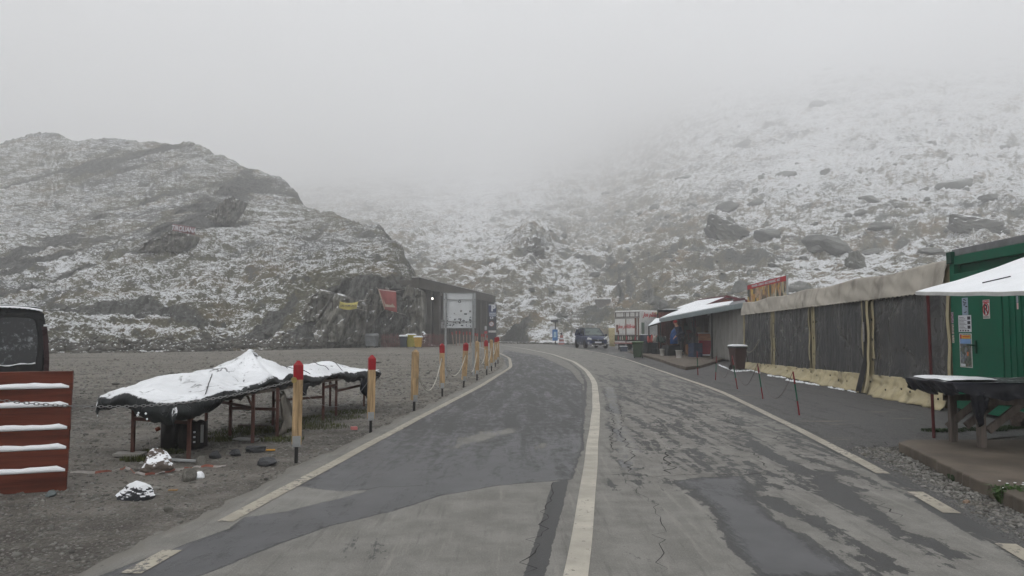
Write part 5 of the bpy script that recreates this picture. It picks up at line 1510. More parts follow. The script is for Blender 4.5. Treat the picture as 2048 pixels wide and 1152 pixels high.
    MB().loft([[(0.39, -0.02, 1.60), (0.39, 0.02, 1.60), (0.39, 0.0, 1.63)], [(0.415, -0.012, 1.60), (0.415, 0.012, 1.60), (0.405, 0.0, 1.625)]]).build('nose', skin, t, True)
    for s in (-1, 1):
        MB().lathe([(0.001, 0), (0.012, 0.004), (0.001, 0.008)], 8, (0.39, s * 0.035, 1.635)).build('eye', M_IRON, t)
    # blue jacket hung on the rail beside
    q = on_pave(1350, 710)
    t2 = thing('hanging_jacket', 'bright blue rain jacket hanging beside the bending person in the stall', 'jacket', (q.x, q.y, 0.25))
    t2.scale = (0.72, 0.8, 0.85)
    bl = mat('bright_blue_cloth', (0.012, 0.06, 0.19), 0.6, 0.3, 6)
    MB().loft([[(math.cos(a) * w * 1.0 + dx, math.sin(a) * w * 0.45, z) for a in [k * math.pi / 6 for k in range(12)]] for w, z, dx in ((0.30, 0.52, -0.06), (0.28, 0.8, -0.04), (0.24, 1.05, 0.0), (0.23, 1.25, 0.02), (0.16, 1.38, 0.03), (0.06, 1.43, 0.03))]).build('jacket_body', bl, t2, True)
    MB().tube([(0.2, 0, 1.32), (0.30, -0.03, 1.05), (0.33, -0.03, 0.75)], [0.07, 0.06, 0.05], 8).build('sleeve', bl, t2, True)
    MB().tube([(-0.14, 0, 1.32), (-0.26, -0.03, 1.05), (-0.33, -0.05, 0.75)], [0.07, 0.06, 0.05], 8).build('sleeve', bl, t2, True)
    MB().tube([(0.03, 0, 1.42), (0.03, 0, 1.95)], 0.008, 6).build('hanger', M_STEEL, t2)
add_person()

# blue hooded marker, lamp post and small red figure-like sign at the far verge
def add_far_verge():
    p = G(1111, 689.5)
    t = thing('lamp_post', 'thin dark lamp post above a blue sign board at the far verge', 'lamp post', p)
    zt = A(1111, 642, p.y).z
    MB().tube([(0, 0, 0), (0, 0, zt)], 0.05, 8).build('post', M_IRON, t)
    MB().box((-0.1, 0, zt), (0.7, 0.12, 0.24)).build('lamp_head', mat('dark_lamp_head', (0.05, 0.055, 0.06), 0.5), t, bevel=0.02)
    MB().box((-0.32, -0.03, zt - 0.9), (0.48, 0.04, 0.75)).build('white_panel', M_PAPER, t, bevel=0.02)
    MB().box((-0.05, -0.08, 0.95), (0.52, 0.05, 1.1)).build('sign_board', mat('bright_blue_board', (0.02, 0.12, 0.32), 0.5), t, bevel=0.03)
    MB().box((-0.05, -0.115, 1.0), (0.26, 0.02, 0.55)).build('sign_print', mat('pale_blue_print', (0.3, 0.42, 0.5), 0.5), t)
    p = G(1123, 689.3)
    t = thing('plastic_barrier', 'small red and white striped plastic barrier right of the blue sign board', 'barrier', p)
    MB().loft([[(-w, -0.2, z), (w, -0.2, z), (w, 0.2, z), (-w, 0.2, z)] for w, z in ((0.32, 0), (0.30, 0.08), (0.16, 0.75), (0.14, 0.95))]).build('body', mat('faded_red_plastic', (0.32, 0.12, 0.11), 0.6), t, bevel=0.02)
    for z in (0.25, 0.6): MB().box((0, -0.005, z), (0.6 - z * 0.4, 0.45, 0.14)).build('white_stripe', M_PAPER, t, bevel=0.01)
    MB().lathe([(0.03, 0.95), (0.10, 1.0), (0.1, 1.15), (0.02, 1.2)], 10).build('warning_light', M_IRON, t)
    # concrete block on the slope
    q = surf_at(1205, 613, MOUNT)
    t = thing('concrete_block', 'flat-fronted grey concrete block set in the slope above the blue car', 'block', q + Vector((0, -0.4, -0.2)), 0.15)
    MB().box((0, 0.6, 0.35), (2.3, 1.6, 1.6)).build('block', mat('block_concrete', (0.16, 0.155, 0.145), 0.9, 0.15, 1), t, bevel=0.05)
    MB().box((0, 0.55, 1.18), (2.4, 1.7, 0.1)).build('capping', M_SNOW, t, bevel=0.04)
    p = G(1228, 694)
    t = thing('tarpaulin_roll', 'pale yellow roll of sheeting standing on end between the blue car and the trailer', 'roll', p + Vector((0.15, 2.2, 0)), 0.0)
    MB().lathe([(0.24, 0), (0.26, 0.5), (0.30, 1.1), (0.33, 1.5), (0.28, 1.62), (0.1, 1.68)], 12).build('roll', mat('yellowed_sheet', (0.42, 0.36, 0.2), 0.6, 0.2), t, True)
    MB().lathe([(0.3, 1.62), (0.28, 1.72), (0.05, 1.76)], 12).build('snow_cap', M_SNOW, t, True)
add_far_verge()

# ================================================================== LEFT: timber posts with red tops
def catenary(a, b, sag, n=24):
    return [a.lerp(b, i / n) - Vector((0, 0, sag * 4 * (i / n) * (1 - i / n))) for i in range(n + 1)]
def add_post(base, top, red, label, w=0.095, shoe=True, yaw=0.35, group='timber posts along the left road edge', redlen=0.15, sub=True):
    t = thing('timber_post', label, 'post', base, group=group)
    d = top - base; H_ = d.length; dn = d.normalized()
    M = Matrix.Rotation(math.atan2(dn.x, dn.z), 3, 'Y') @ Matrix.Rotation(yaw, 3, 'Z')
    def seg(z0, z1, ww, name, m, tip=False):
        h = ww / 2
        ps = [M @ Vector((x, y, z)) for z in (z0, z1) for x, y in ((-h, -h), (h, -h), (h, h), (-h, h))]
        mb = MB()
        if tip:
            ps2 = ps[:4] + [M @ Vector((x * 0.25, y * 0.25, z1 + 0.045)) for x, y in ((-h, -h), (h, -h), (h, h), (-h, h))]
            ps2 = ps + ps2[4:]
            mb.add(ps2, [(3, 2, 1, 0), (8, 9, 10, 11)] + [(a, (a + 1) % 4, 4 + (a + 1) % 4, 4 + a) for a in range(4)] + [(4 + a, 4 + (a + 1) % 4, 8 + (a + 1) % 4, 8 + a) for a in range(4)])
        else: mb.hexa(ps)
        return mb.build(name, m, t, bevel=0.002)
    z0 = 0.17 if shoe else 0.0
    if shoe:
        seg(0.0, z0 + 0.02, w * 0.36, 'stake', M_IRON)
        sp_ = MB(); h = w / 2 + 0.003; sp_.hexa([M @ Vector(q) for q in ((-h * 0.9, -h - 0.004, z0), (h * 0.75, -h - 0.004, z0), (h * 0.75, -h + 0.01, z0), (-h * 0.9, -h + 0.01, z0), (-h * 0.9, -h - 0.004, z0 + 0.11), (h * 0.75, -h - 0.004, z0 + 0.11), (h * 0.75, -h + 0.01, z0 + 0.11), (-h * 0.9, -h + 0.01, z0 + 0.11))]); sp_.build('post_shoe', M_STEEL, t)
    top_z = H_ - 0.045
    seg(z0 + 0.02, (top_z - redlen) if red else top_z, w, 'post_body', M_PINE, tip=not red)
    if red: seg(top_z - redlen, top_z, w + 0.003, 'red_top', M_RED, tip=True)
    return M, w
P_ = [((592, 926), (597, 721), True, 'nearest and tallest timber post with a red top, before the tarpaulin table'),
      ((741, 866), (744, 710), True, 'second timber post from the front, red-topped, at the far end of the tarpaulin table'),
      ((828, 823), (831, 699), False, 'plain timber post without red paint, third from the front'),
      ((884.5, 793), (884, 687), True, 'fourth timber post from the front, red-topped, before the left leg of the sign board'),
      ((927, 776), (932, 685), True, 'leaning timber post with a red top, fifth from the front'),
      ((954, 761), (954.5, 681.5), False, 'sixth timber post from the front, plain wood'),
      ((973.5, 750), (972, 680), True, 'seventh timber post from the front, red-topped'),
      ((983, 742), (982.5, 678.5), False, 'eighth timber post from the front, pale plain wood'),
      ((990.5, 734), (992, 674), True, 'ninth timber post from the front, red-topped'),
      ((996, 728), (995.5, 673), True, 'tenth timber post from the front, at the bend of the road')]
tops = []
for k, (b, tp, red, lab) in enumerate(P_):
    base = G(*b); top = A(tp[0], tp[1], base.y)
    yaw = [0.35, 0.30, 0.6, 0.25, 0.5, 0.3, 0.4, 0.2, 0.4, 0.3][k]
    add_post(base, top, red, lab, w=0.094 if k else 0.092, yaw=yaw)
    tops.append(top)
    if k in (0, 1):
        # brass eyelet loop
        q = base.lerp(top, 0.80) + Vector((-0.05, -0.05, 0))
offb = G(-190, 1010); offb = Vector((-4.45, 5.55, 0))
add_post(offb, offb + Vector((0, 0, 1.02)), True, 'red-topped timber post holding the left end of the chain before the plank barrier')
def add_chain():
    a = A(0, 792.5, 5.95); b = A(140, 812, 6.17)
    e0 = offb + Vector((0.05, -0.02, 0.93)); e1 = A(588, 760, 7.56)
    # sagging curve fitted through the picture's low point
    pts = catenary(e0, e1, 0.20, 200)
    t = thing('chain', 'thin steel chain sagging in front of the slatted barrier and the tarpaulin table', 'chain', pts[0])
    out = MB(); L = 0.0
    step = 0.034
    # resample
    acc = 0; res = [pts[0]]; 
    for p, q in zip(pts, pts[1:]):
        seg = (q - p).length
        while acc + seg >= step:
            f = (step - acc) / seg; p = p.lerp(q, f); res.append(p); seg = (q - p).length; acc = 0
        acc += seg
    for k in range(len(res) - 1):
        p, q = res[k], res[k + 1]; d = (q - p).normalized(); c = (p + q) / 2 - pts[0]
        s = Vector((0, 0, 1)).cross(d).normalized() if k % 2 else d.cross(Vector((0, 0, 1)).cross(d)).normalized()
        loop = []
        for i in range(9):
            a_ = 2 * math.pi * i / 8
            loop.append(c + d * (0.023 * math.cos(a_)) + s * (0.010 * math.sin(a_)))
        out.tube(loop, 0.0034, 4, cap=False)
    out.build('chain_links', M_CHAIN, t)
    rb = MB().lathe([(0.012, -0.006), (0.03, -0.006), (0.03, 0.006), (0.012, 0.006)], 12).build('end_ring', mat('brass', (0.35, 0.27, 0.1), 0.4, metal=0.8), t)
    rb.location = e1 - pts[0]; rb.rotation_euler = (math.pi / 2, 0, 0.4)
add_chain()
def add_ropes():
    labs = ['thin wire hanging between the two nearest red-topped posts', 'white rope ending loose between the third and fourth posts', 'white rope hanging between the fourth and fifth posts', 'white rope hanging between the fifth and sixth posts',
            'white rope between the sixth and seventh posts', 'white rope between the seventh and eighth posts', 'white rope between the eighth and ninth posts', 'white rope between the ninth and tenth posts']
    pairs = [(0, 1, 0.3), (2, 3, 0.55), (3, 4, 0.45), (4, 5, 0.5), (5, 6, 0.4), (6, 7, 0.4), (7, 8, 0.3), (8, 9, 0.25)]
    for (i, j, sag), lab in zip(pairs, labs):
        a = tops[i] - Vector((0, 0, 0.27)); b = tops[j] - Vector((0, 0, 0.27))
        pts = catenary(a, b, sag, 20)
        for p in pts: p.z = max(p.z, 0.02)
        wire = i == 0
        o = MB().tube(pts, 0.002 if wire else 0.010, 5).build('rope', M_CHAIN if wire else M_ROPE)
        tag(o, lab, 'rope', 'ropes between the timber posts')
add_ropes()

# far row of thin red-topped stakes before the gallery
def add_far_stakes():
    xs = [(904, 907, 664, 686), (912.5, 913, 662, 684), (919.5, 919, 662, 684), (927, 927.5, 664, 684), (933.5, 933.5, 663, 684), (940, 941, 664, 684.5),
          (950.5, 951, 666, 687), (954.5, 954.5, 667, 686), (963.5, 963.5, 668, 688), (967.5, 968, 668, 688), (974, 974, 670.5, 690)]
    nm = ['first', 'second', 'third', 'fourth', 'fifth', 'sixth', 'seventh', 'eighth', 'ninth', 'tenth', 'eleventh']
    for k, (xt, xb, yt, yb) in enumerate(xs):
        Y = 70 - k * 1.2
        b = A(xb, 690, Y); b.z = 0; tp = A(xt, yt, Y)
        t = thing('stake', '%s from the left of the far row of thin stakes before the concrete gallery%s' % (nm[k], ', leaning' if k == 0 else ''), 'stake', b, group='thin stakes before the concrete gallery')
        d = tp - b
        MB().tube([(0, 0, 0), d * 0.8], 0.05, 6).build('stake_body', mat('faded_stake', (0.27, 0.19, 0.15), 0.7), t)
        MB().tube([d * 0.8, d], 0.062, 6).build('red_tip', mat('faded_red', (0.3, 0.05, 0.04), 0.6) if k % 3 else M_RED, t)
add_far_stakes()

# ------------------------------------------------------------------ tarpaulin-covered table
def add_tarp_table():
    o = Vector((-3.4, 7.6, 0))
    t = thing('market_table', 'long market table on brown steel legs under a snow-covered black tarpaulin with a pointed hump', 'table', o)
    N0, N1, F0, F1 = Vector((-3.36, 7.42, 0)), Vector((-2.40, 13.5, 0)), Vector((-4.47, 8.05, 0)), Vector((-3.42, 13.9, 0))
    legs = [G(265, 912), G(377, 923), G(460, 873), G(505, 887), G(412, 862), G(554, 876), G(546, 852), G(646, 842), G(660, 815), G(672, 833), G(728, 814)]
    ZL = 0.62
    for p in legs:
        q = p - o; MB().box((q.x, q.y, ZL / 2 + 0.01), (0.034, 0.034, ZL)).build('leg', M_RUST, t)
    def rail(a, b, z, name='rail'):
        a = a - o; b = b - o
        MB().bar((a.x, a.y, z), (b.x, b.y, z), 0.03, 0.035).build(name, M_RUST, t)
    rail(legs[0], legs[1], 0.40); rail(legs[2], legs[3], 0.42); rail(legs[4], legs[2], 0.42); rail(legs[2], legs[5], 0.36); rail(legs[6], legs[7], 0.36)
    rail(legs[8], legs[9], 0.42); rail(legs[9], legs[10], 0.40); rail(legs[7], legs[9], 0.5)
    def br(p, q, z0, z1):
        a = legs[p] - o; b = legs[q] - o; MB().bar((a.x, a.y, z0), (a.x + (b.x - a.x) * 0.35, a.y + (b.y - a.y) * 0.35, z1), 0.02).build('brace', M_RUST, t)
    br(1, 3, 0.42, 0.6); br(3, 2, 0.42, 0.6)
    MB().add([(N0 - o) + Vector((0.02, 0.05, 0.60)), (N1 - o) + Vector((-0.02, -0.05, 0.60)), (F1 - o) + Vector((0.02, -0.05, 0.60)), (F0 - o) + Vector((0.05, 0.02, 0.60))], [(0, 1, 2, 3)]).build('tabletop', M_OLDWOOD, t, solid=0.03)
    C = Vector((-3.55, 10.05))
    ft = [0.0, 0.08, 0.2, 0.4, 0.62, 0.8, 1.0]
    def S(u, v):
        p = N0.lerp(N1, u).lerp(F0.lerp(F1, u), v)
        x, y = p.x, p.y
        r = math.hypot(x - C.x, (y - C.y) * 0.80)
        ang = math.atan2(y - C.y, x - C.x)
        z = 0.645
        z += 0.50 * math.exp(-(r / 0.36) ** 0.92) * (1 if r > 0.06 else 0.94 + r) * (1 + 0.17 * math.sin(ang * 6 + 1) * min(1, r * 2.5) + 0.06 * math.sin(ang * 13) * min(1, r * 3))
        z += 0.045 * abs(math.sin(ang * 4.5)) * math.exp(-((r - 0.6) / 0.35) ** 2)
        # goods bulging beneath the sheet
        z += 0.15 * math.exp(-(((x + 3.95) / 0.48) ** 2 + ((y - 8.75) / 0.72) ** 2))
        z += 0.17 * math.exp(-(((x + 3.2) / 0.5) ** 2 + ((y - 12.2) / 1.0) ** 4))
        z += 0.035 * float(fbm(x * 1.6, y * 1.3, 2.0, 3)) + 0.012 * float(ridge(x * 2.6 + y, y * 1.6, 0.7, 2))
        # tie ropes press grooves in the sheet
        z -= 0.015 * math.exp(-(((u * 7.3) % 1.0 - 0.5) / 0.035) ** 2)
        return Vector((x, y, z))
    NU, NV = 210, 70
    hu, hv = 0.035, 0.19
    def P(i, j):
        u = i / (NU - 1); v = j / (NV - 1)
        uu = min(1, max(0, (u - hu) / (1 - 2 * hu))); vv = min(1, max(0, (v - hv) / (1 - 2 * hv)))
        p = S(uu, vv)
        du = max(0, (hu - u) / hu, (u - 1 + hu) / hu); dv = max(0, (hv - v) / hv, (v - 1 + hv) / hv)
        d = max(du, dv)
        if d > 0:
            q = uu * 6 if dv > 0 else vv * 1.5 + 9
            h = 0.12 + 0.04 * math.sin(q * 2.9 + 0.5) + 0.06 * float(pn(q * 1.7, 0.3, 4)) + 0.025 * float(pn(q * 6, 0.9, 1))
            if v < 0.5:
                h += 0.02 * math.exp(-((uu - 0.0) / 0.03) ** 2) + 0.04 * math.exp(-((uu - 0.12) / 0.02) ** 2)
                h += 0.09 * math.exp(-((uu - 0.88) / 0.03) ** 2)
            outw = (N0 - F0).normalized() if dv >= du and v < 0.5 else (F0 - N0).normalized() if dv >= du else (N0 - N1).normalized() if u < 0.5 else (N1 - N0).normalized()
            if du > dv and u < 0.5: h += 0.06
            bulge = 0.035 * math.sin(min(1, d * 1.6) * math.pi * 0.6) + 0.03 * float(pn(q * 4, d * 2, 6)) * d
            if d > 0.55: bulge -= 0.06 * (d - 0.55)
            p = p + outw * bulge - Vector((0, 0, h * d ** 0.9))
        return p - o
    MB().grid(P, NU, NV).build('tarpaulin', M_TARP, t, True)
    # loose corner hanging near the far end, and a bunch at the middle
    def flap(u0, u1, depth, name='hanging_fold', m=M_BTARP, lean=0.0):
        mb = MB()
        def Q(i, j):
            u = u0 + (u1 - u0) * i / 12; f = j / 10
            pb = S(u, 0.0) + Vector((0.03, 0, -0.12))
            w = math.sin(math.pi * min(1, (i / 12) * 1.05)) ** 0.7
            return pb + Vector((0.03 * math.sin(i * 1.3 + f * 3) + lean * f, -(u - (u0 + u1) / 2) * f * 3.5, -depth * f * (0.25 + 0.75 * w))) - o
        mb.grid(Q, 13, 11).build(name, m, t, True, solid=0.008)
    flap(0.80, 0.97, 0.36)
    flap(0.42, 0.50, 0.20)
    g = MB()
    a = G(560, 848); b = G(622, 850)
    g.grid(lambda i, j: Vector((-2.95 - 0.035 * (10 - j) * (1 - i / 8) , 10.6 - 0.12 * i - 0.02 * j, 0.50 - 0.46 * j / 10 + 0.02 * math.sin(i * 2.2))) + Vector((0.04 * math.sin(i * 1.4 + j * 0.5), 0, 0)) - o, 9, 11)
    g.build('grey_sheet', mat('dirty_grey_sheet', (0.17, 0.155, 0.13), 0.6, 0.3, 5, dirt=0.5), t, True, solid=0.008)
    # tie strings across the snow
    for (u0, v0, u1, v1) in ((0.1, 0.05, 0.22, 0.45), (0.55, 0.1, 0.62, 0.9), (0.66, 0.1, 0.80, 0.9), (0.45, 0.02, 0.52, 0.5), (0.75, 0.1, 0.9, 0.8)):
        pts = [S(u0 + (u1 - u0) * k / 14, v0 + (v1 - v0) * k / 14) + Vector((0, 0, 0.008)) - o for k in range(15)]
        MB().tube(pts, 0.005, 5).build('tie_string', M_IRON, t)
    # twist of snow-caked cord on the front hem
    p = N0.lerp(F0, 0.33) - o + Vector((-0.03, -0.09, 0.50)); c = MB()
    for k in range(4):
        r = 0.010 + 0.008 * random.random()
        c.lathe([(0.002, -r), (r, 0), (0.002, r)], 6, (p.x + random.uniform(-.06, .07), p.y, p.z + random.uniform(-.05, .04)))
    c.build('snow_clump', M_SNOW, t)
add_tarp_table()

# ------------------------------------------------------------------ slatted wooden barrier with snowy ledges
def add_barrier():
    br_ = G(138, 978); bl = G(0, 987)
    d = (br_ - bl).normalized(); W = 2.6
    t = thing('plank_barrier', 'stepped barrier of red-brown planks with snow on every ledge', 'barrier', br_, math.atan2(d.y, d.x))
    zs = []
    ztop = A(140, 742, br_.y).z
    ys_ = [(742, 769), (782, 806), (818, 850), (862, 889), (901, 933), (946, 980)]
    lv = [A(140, y, br_.y).z for y in (742, 776, 812, 857, 896, 940)] + [0.02]
    n = 6
    step = 0.012
    for k in range(n):
        z1 = lv[k]; z0 = lv[k + 1] - 0.02 if k < n - 1 else 0.0
        yy = -step * k
        MB().box((-W / 2, yy + 0.02, (z0 + z1) / 2), (W - 0.004 * k, 0.04, z1 - z0)).build('plank', M_BOARD, t, bevel=0.004)
        if k:
            s = MB()
            m_ = 40
            rings = []
            for i in range(m_ + 1):
                x = -W * 1.0 + (W - 0.025) * i / m_
                hgt = 0.045 + 0.004 * math.sin(i * 0.9 + k) + 0.003 * math.sin(i * 2.3)
                if i == m_: hgt *= 0.5
                y0, y1 = yy + 0.002 - 0.001, yy + 0.075
                y0 = yy - 0.006
                rings.append([(x, y0, z1 + 0.002), (x, y0 - 0.004, z1 + hgt * 0.5), (x, y0 + 0.012, z1 + hgt), (x, yy + 0.034, z1 + hgt), (x, yy + 0.034, z1 + 0.002)])
            s.loft(rings).build('snow_strip', M_SNOW, t, True)
    for x in (-0.12, -1.3, -2.4):
        MB().box((x, 0.075, (ztop - 0.04) / 2), (0.08, 0.065, ztop - 0.04)).build('back_post', M_BOARD, t)
add_barrier()

# ------------------------------------------------------------------ black van, seen from behind
def add_van():
    Y = 12.0
    xr = A(103, 740, Y).x; zt = A(30, 614, Y).z
    w = 0.90
    rv = math.radians(37)
    t = thing('parked_van', 'black van with snow on its roof and steamed rear windows, parked behind the plank barrier', 'van', (xr - 0.03 - w * math.cos(rv), Y - w * math.sin(rv), 0), rv)
    paint = mat('black_van_paint', (0.012, 0.013, 0.014), 0.32, 0.2, 3, dirt=0.25, bump=0)
    def ring(y, k=1.0, top=zt, tuck=0.0):
        h = top
        pts = [(0.80, 0.28), (0.90, 0.36), (0.905, 0.62), (0.90, 0.95), (0.875, 1.15), (0.83, h - 0.20), (0.79, h - 0.08), (0.70, h - 0.015), (0.45, h + 0.012), (0.0, h + 0.02)]
        L = [(x * k, y + tuck * (z / h), z) for x, z in pts]
        return L + [(-x, yy, z) for x, yy, z in reversed(L[:-1])]
    MB().loft([ring(0.0, 0.965, zt - 0.03, 0.10), ring(0.03, 0.99, zt - 0.01, 0.10), ring(0.10, 1.0, zt, 0.10), ring(2.9, 1.0, zt), ring(3.2, 0.98, zt - 0.06)]).build('body', paint, t, True)
    def rr(y, h, k):
        pts = [(0.78, 0.28), (0.90 * k, 0.36), (0.9 * k, 0.7), (0.86 * k, h - 0.05), (0.78 * k, h), (0, h + 0.04)]
        L = [(x, y, z) for x, z in pts]; return L + [(-x, yy, z) for x, yy, z in reversed(L[:-1])]
    MB().loft([rr(3.15, 1.12, 1.0), rr(3.7, 1.05, 0.98), rr(4.2, 0.92, 0.92), rr(4.35, 0.7, 0.85)]).build('bonnet', paint, t, True)
    # frosted speckled rear windows
    g = NT('snow_speckled_glass'); P = g.pos(obj=True)
    a = g.noise(P, 16, 6, 0.75); b = g.noise(P, 2.2, 3, 0.5)
    f = g.sm(g.math('ADD', a, g.math('MULTIPLY', b, 0.5)), 0.78, 0.98, 0, 0.6)
    g.col(g.mix(f, (0.02, 0.022, 0.024), (0.33, 0.35, 0.36))); g.rough(g.math('MULTIPLY_ADD', f, 0.4, 0.15))
    z0 = A(40, 728, Y).z; z1 = A(40, 634, Y).z
    def yb(z): return 0.10 * z / zt - 0.012
    for s, x0, x1 in ((1, 0.075, 0.735), (-1, -0.735, -0.075)):
        dr = MB()
        dr.loft([[(x0 - 0.055 if s > 0 else x0 - 0.07, yb(z) - 0.004, z), (x1 + 0.07 if s > 0 else x1 + 0.055, yb(z) - 0.004, z), (x1 + 0.07 if s > 0 else x1 + 0.055, yb(z) + 0.02, z), (x0 - 0.055 if s > 0 else x0 - 0.07, yb(z) + 0.02, z)] for z in (0.40, zt - 0.10)])
        d_ = dr.build('rear_door', paint, t, bevel=0.01)
        wv = MB()
        n_ = 26
        pts = []
        cx, cz = (x0 + x1) / 2, (z0 + z1) / 2; hw, hh = (x1 - x0) / 2, (z1 - z0) / 2
        for k in range(n_):
            an = 2 * math.pi * k / n_
            c, s_ = math.cos(an), math.sin(an)
            e = 0.35
            px = cx + hw * math.copysign(abs(c) ** e, c); pz = cz + hh * math.copysign(abs(s_) ** e, s_)
            if pz > cz: px -= s * 0.035 * (pz - cz) / hh
            pts.append((px, yb(pz) - 0.0145, pz))
        wv.loft([pts, [(x, y + 0.006, z) for x, y, z in pts]]).build('rear_window', g.m, d_)
        fr = MB().tube([(x, y + 0.002, z) for x, y, z in pts + pts[:1]], 0.011, 6, cap=False).build('window_seal', M_BLACK, d_)
        ln = MB().tube([(cx - hw * 0.9 + 1.8 * hw * k / 12, yb(z0) - 0.03, z0 - 0.008 + (0.035 * (k / 12) ** 3 if s > 0 else 0) + 0.01 * math.sin(k)) for k in range(13)], [0.011 + 0.004 * math.sin(k * 1.7) for k in range(13)], 6).build('snow_line', M_SNOW, d_, True)
    MB().tube([(0.0, yb(1.5) - 0.03, 1.50), (0.02, yb(1.2) - 0.04, 1.2), (0.055, yb(0.95) - 0.04, 0.86)], 0.012, 6).build('wiper', M_BLACK, t)
    MB().tube([(-0.03, yb(1.5) - 0.03, 1.52), (-0.03, yb(1.2) - 0.035, 1.15), (-0.0, yb(1.0) - 0.035, 0.98)], [0.006, 0.018, 0.006], 6).build('snow_line', M_SNOW, t, True)
    tl = mat('dark_tail_light', (0.03, 0.013, 0.014), 0.3, 0.2, 10)
    for s in (-1, 1):
        MB().loft([[(s * x, yb(z) - 0.012, z), (s * (x + 0.075), yb(z) + 0.012, z), (s * (x + 0.08), yb(z) + 0.07, z), (s * x, yb(z) + 0.03, z)] for x, z in ((0.82, 0.68), (0.82, 0.9), (0.80, 1.18), (0.775, 1.42))]).build('tail_light', tl, t, bevel=0.004)
        sn = MB().tube([(s * 0.80, yb(1.4) + 0.0, 1.44), (s * 0.88, yb(1.4) + 0.04, 1.43)], 0.018, 6).build('snow_line', M_SNOW, t, True)
    MB().tube([(0.88, 0.12, 1.15), (0.85, 0.13, 1.35), (0.80, 0.14, zt - 0.18)], 0.010, 6).build('gutter', M_BLACK, t)
    rs = MB().grid(lambda i, j: ((i / 20 - 0.5) * 1.5, 0.11 + 2.9 * j / 20, zt + 0.025 - 0.03 * abs(i / 10 - 1) ** 3 + 0.006 * float(pn(i * 0.7, j * 0.7, 0))), 21, 21).build('roof_snow', M_SNOW, t, True, solid=0.012)
    ed = MB().grid(lambda i, j: (-0.78 + 1.56 * i / 60, 0.062 + 0.03 * j, zt - 0.012 + 0.018 * j - 0.055 * abs(i / 30 - 1) ** 4 - 0.012 * (1 - j) * abs(math.sin(i * 1.9))), 61, 2).build('roof_snow', M_SNOW, t, True, solid=0.01)
    MB().box((0.0, yb(zt - 0.06) - 0.012, zt - 0.085), (0.3, 0.025, 0.035)).build('brake_light', mat('brake_red', (0.16, 0.02, 0.02), 0.4), t, bevel=0.008)
    MB().box((0, -0.03, 0.42), (1.7, 0.12, 0.24)).build('bumper', M_BLACK, t, bevel=0.04)
    for y in (0.75, 3.45):
        for s in (-1, 1):
            tyre = MB().lathe([(0.19, -0.1), (0.3, -0.1), (0.32, -0.07), (0.32, 0.07), (0.3, 0.1), (0.19, 0.1)], 22).build('wheel', M_BLACK, t, True)
            tyre.location = (s * 0.80, y, 0.32); tyre.rotation_euler = (0, math.pi / 2, 0)
            MB().lathe([(0.04, -0.08), (0.2, -0.08), (0.2, 0.08), (0.04, 0.08)], 16).build('rim', M_STEEL, tyre)
add_van()

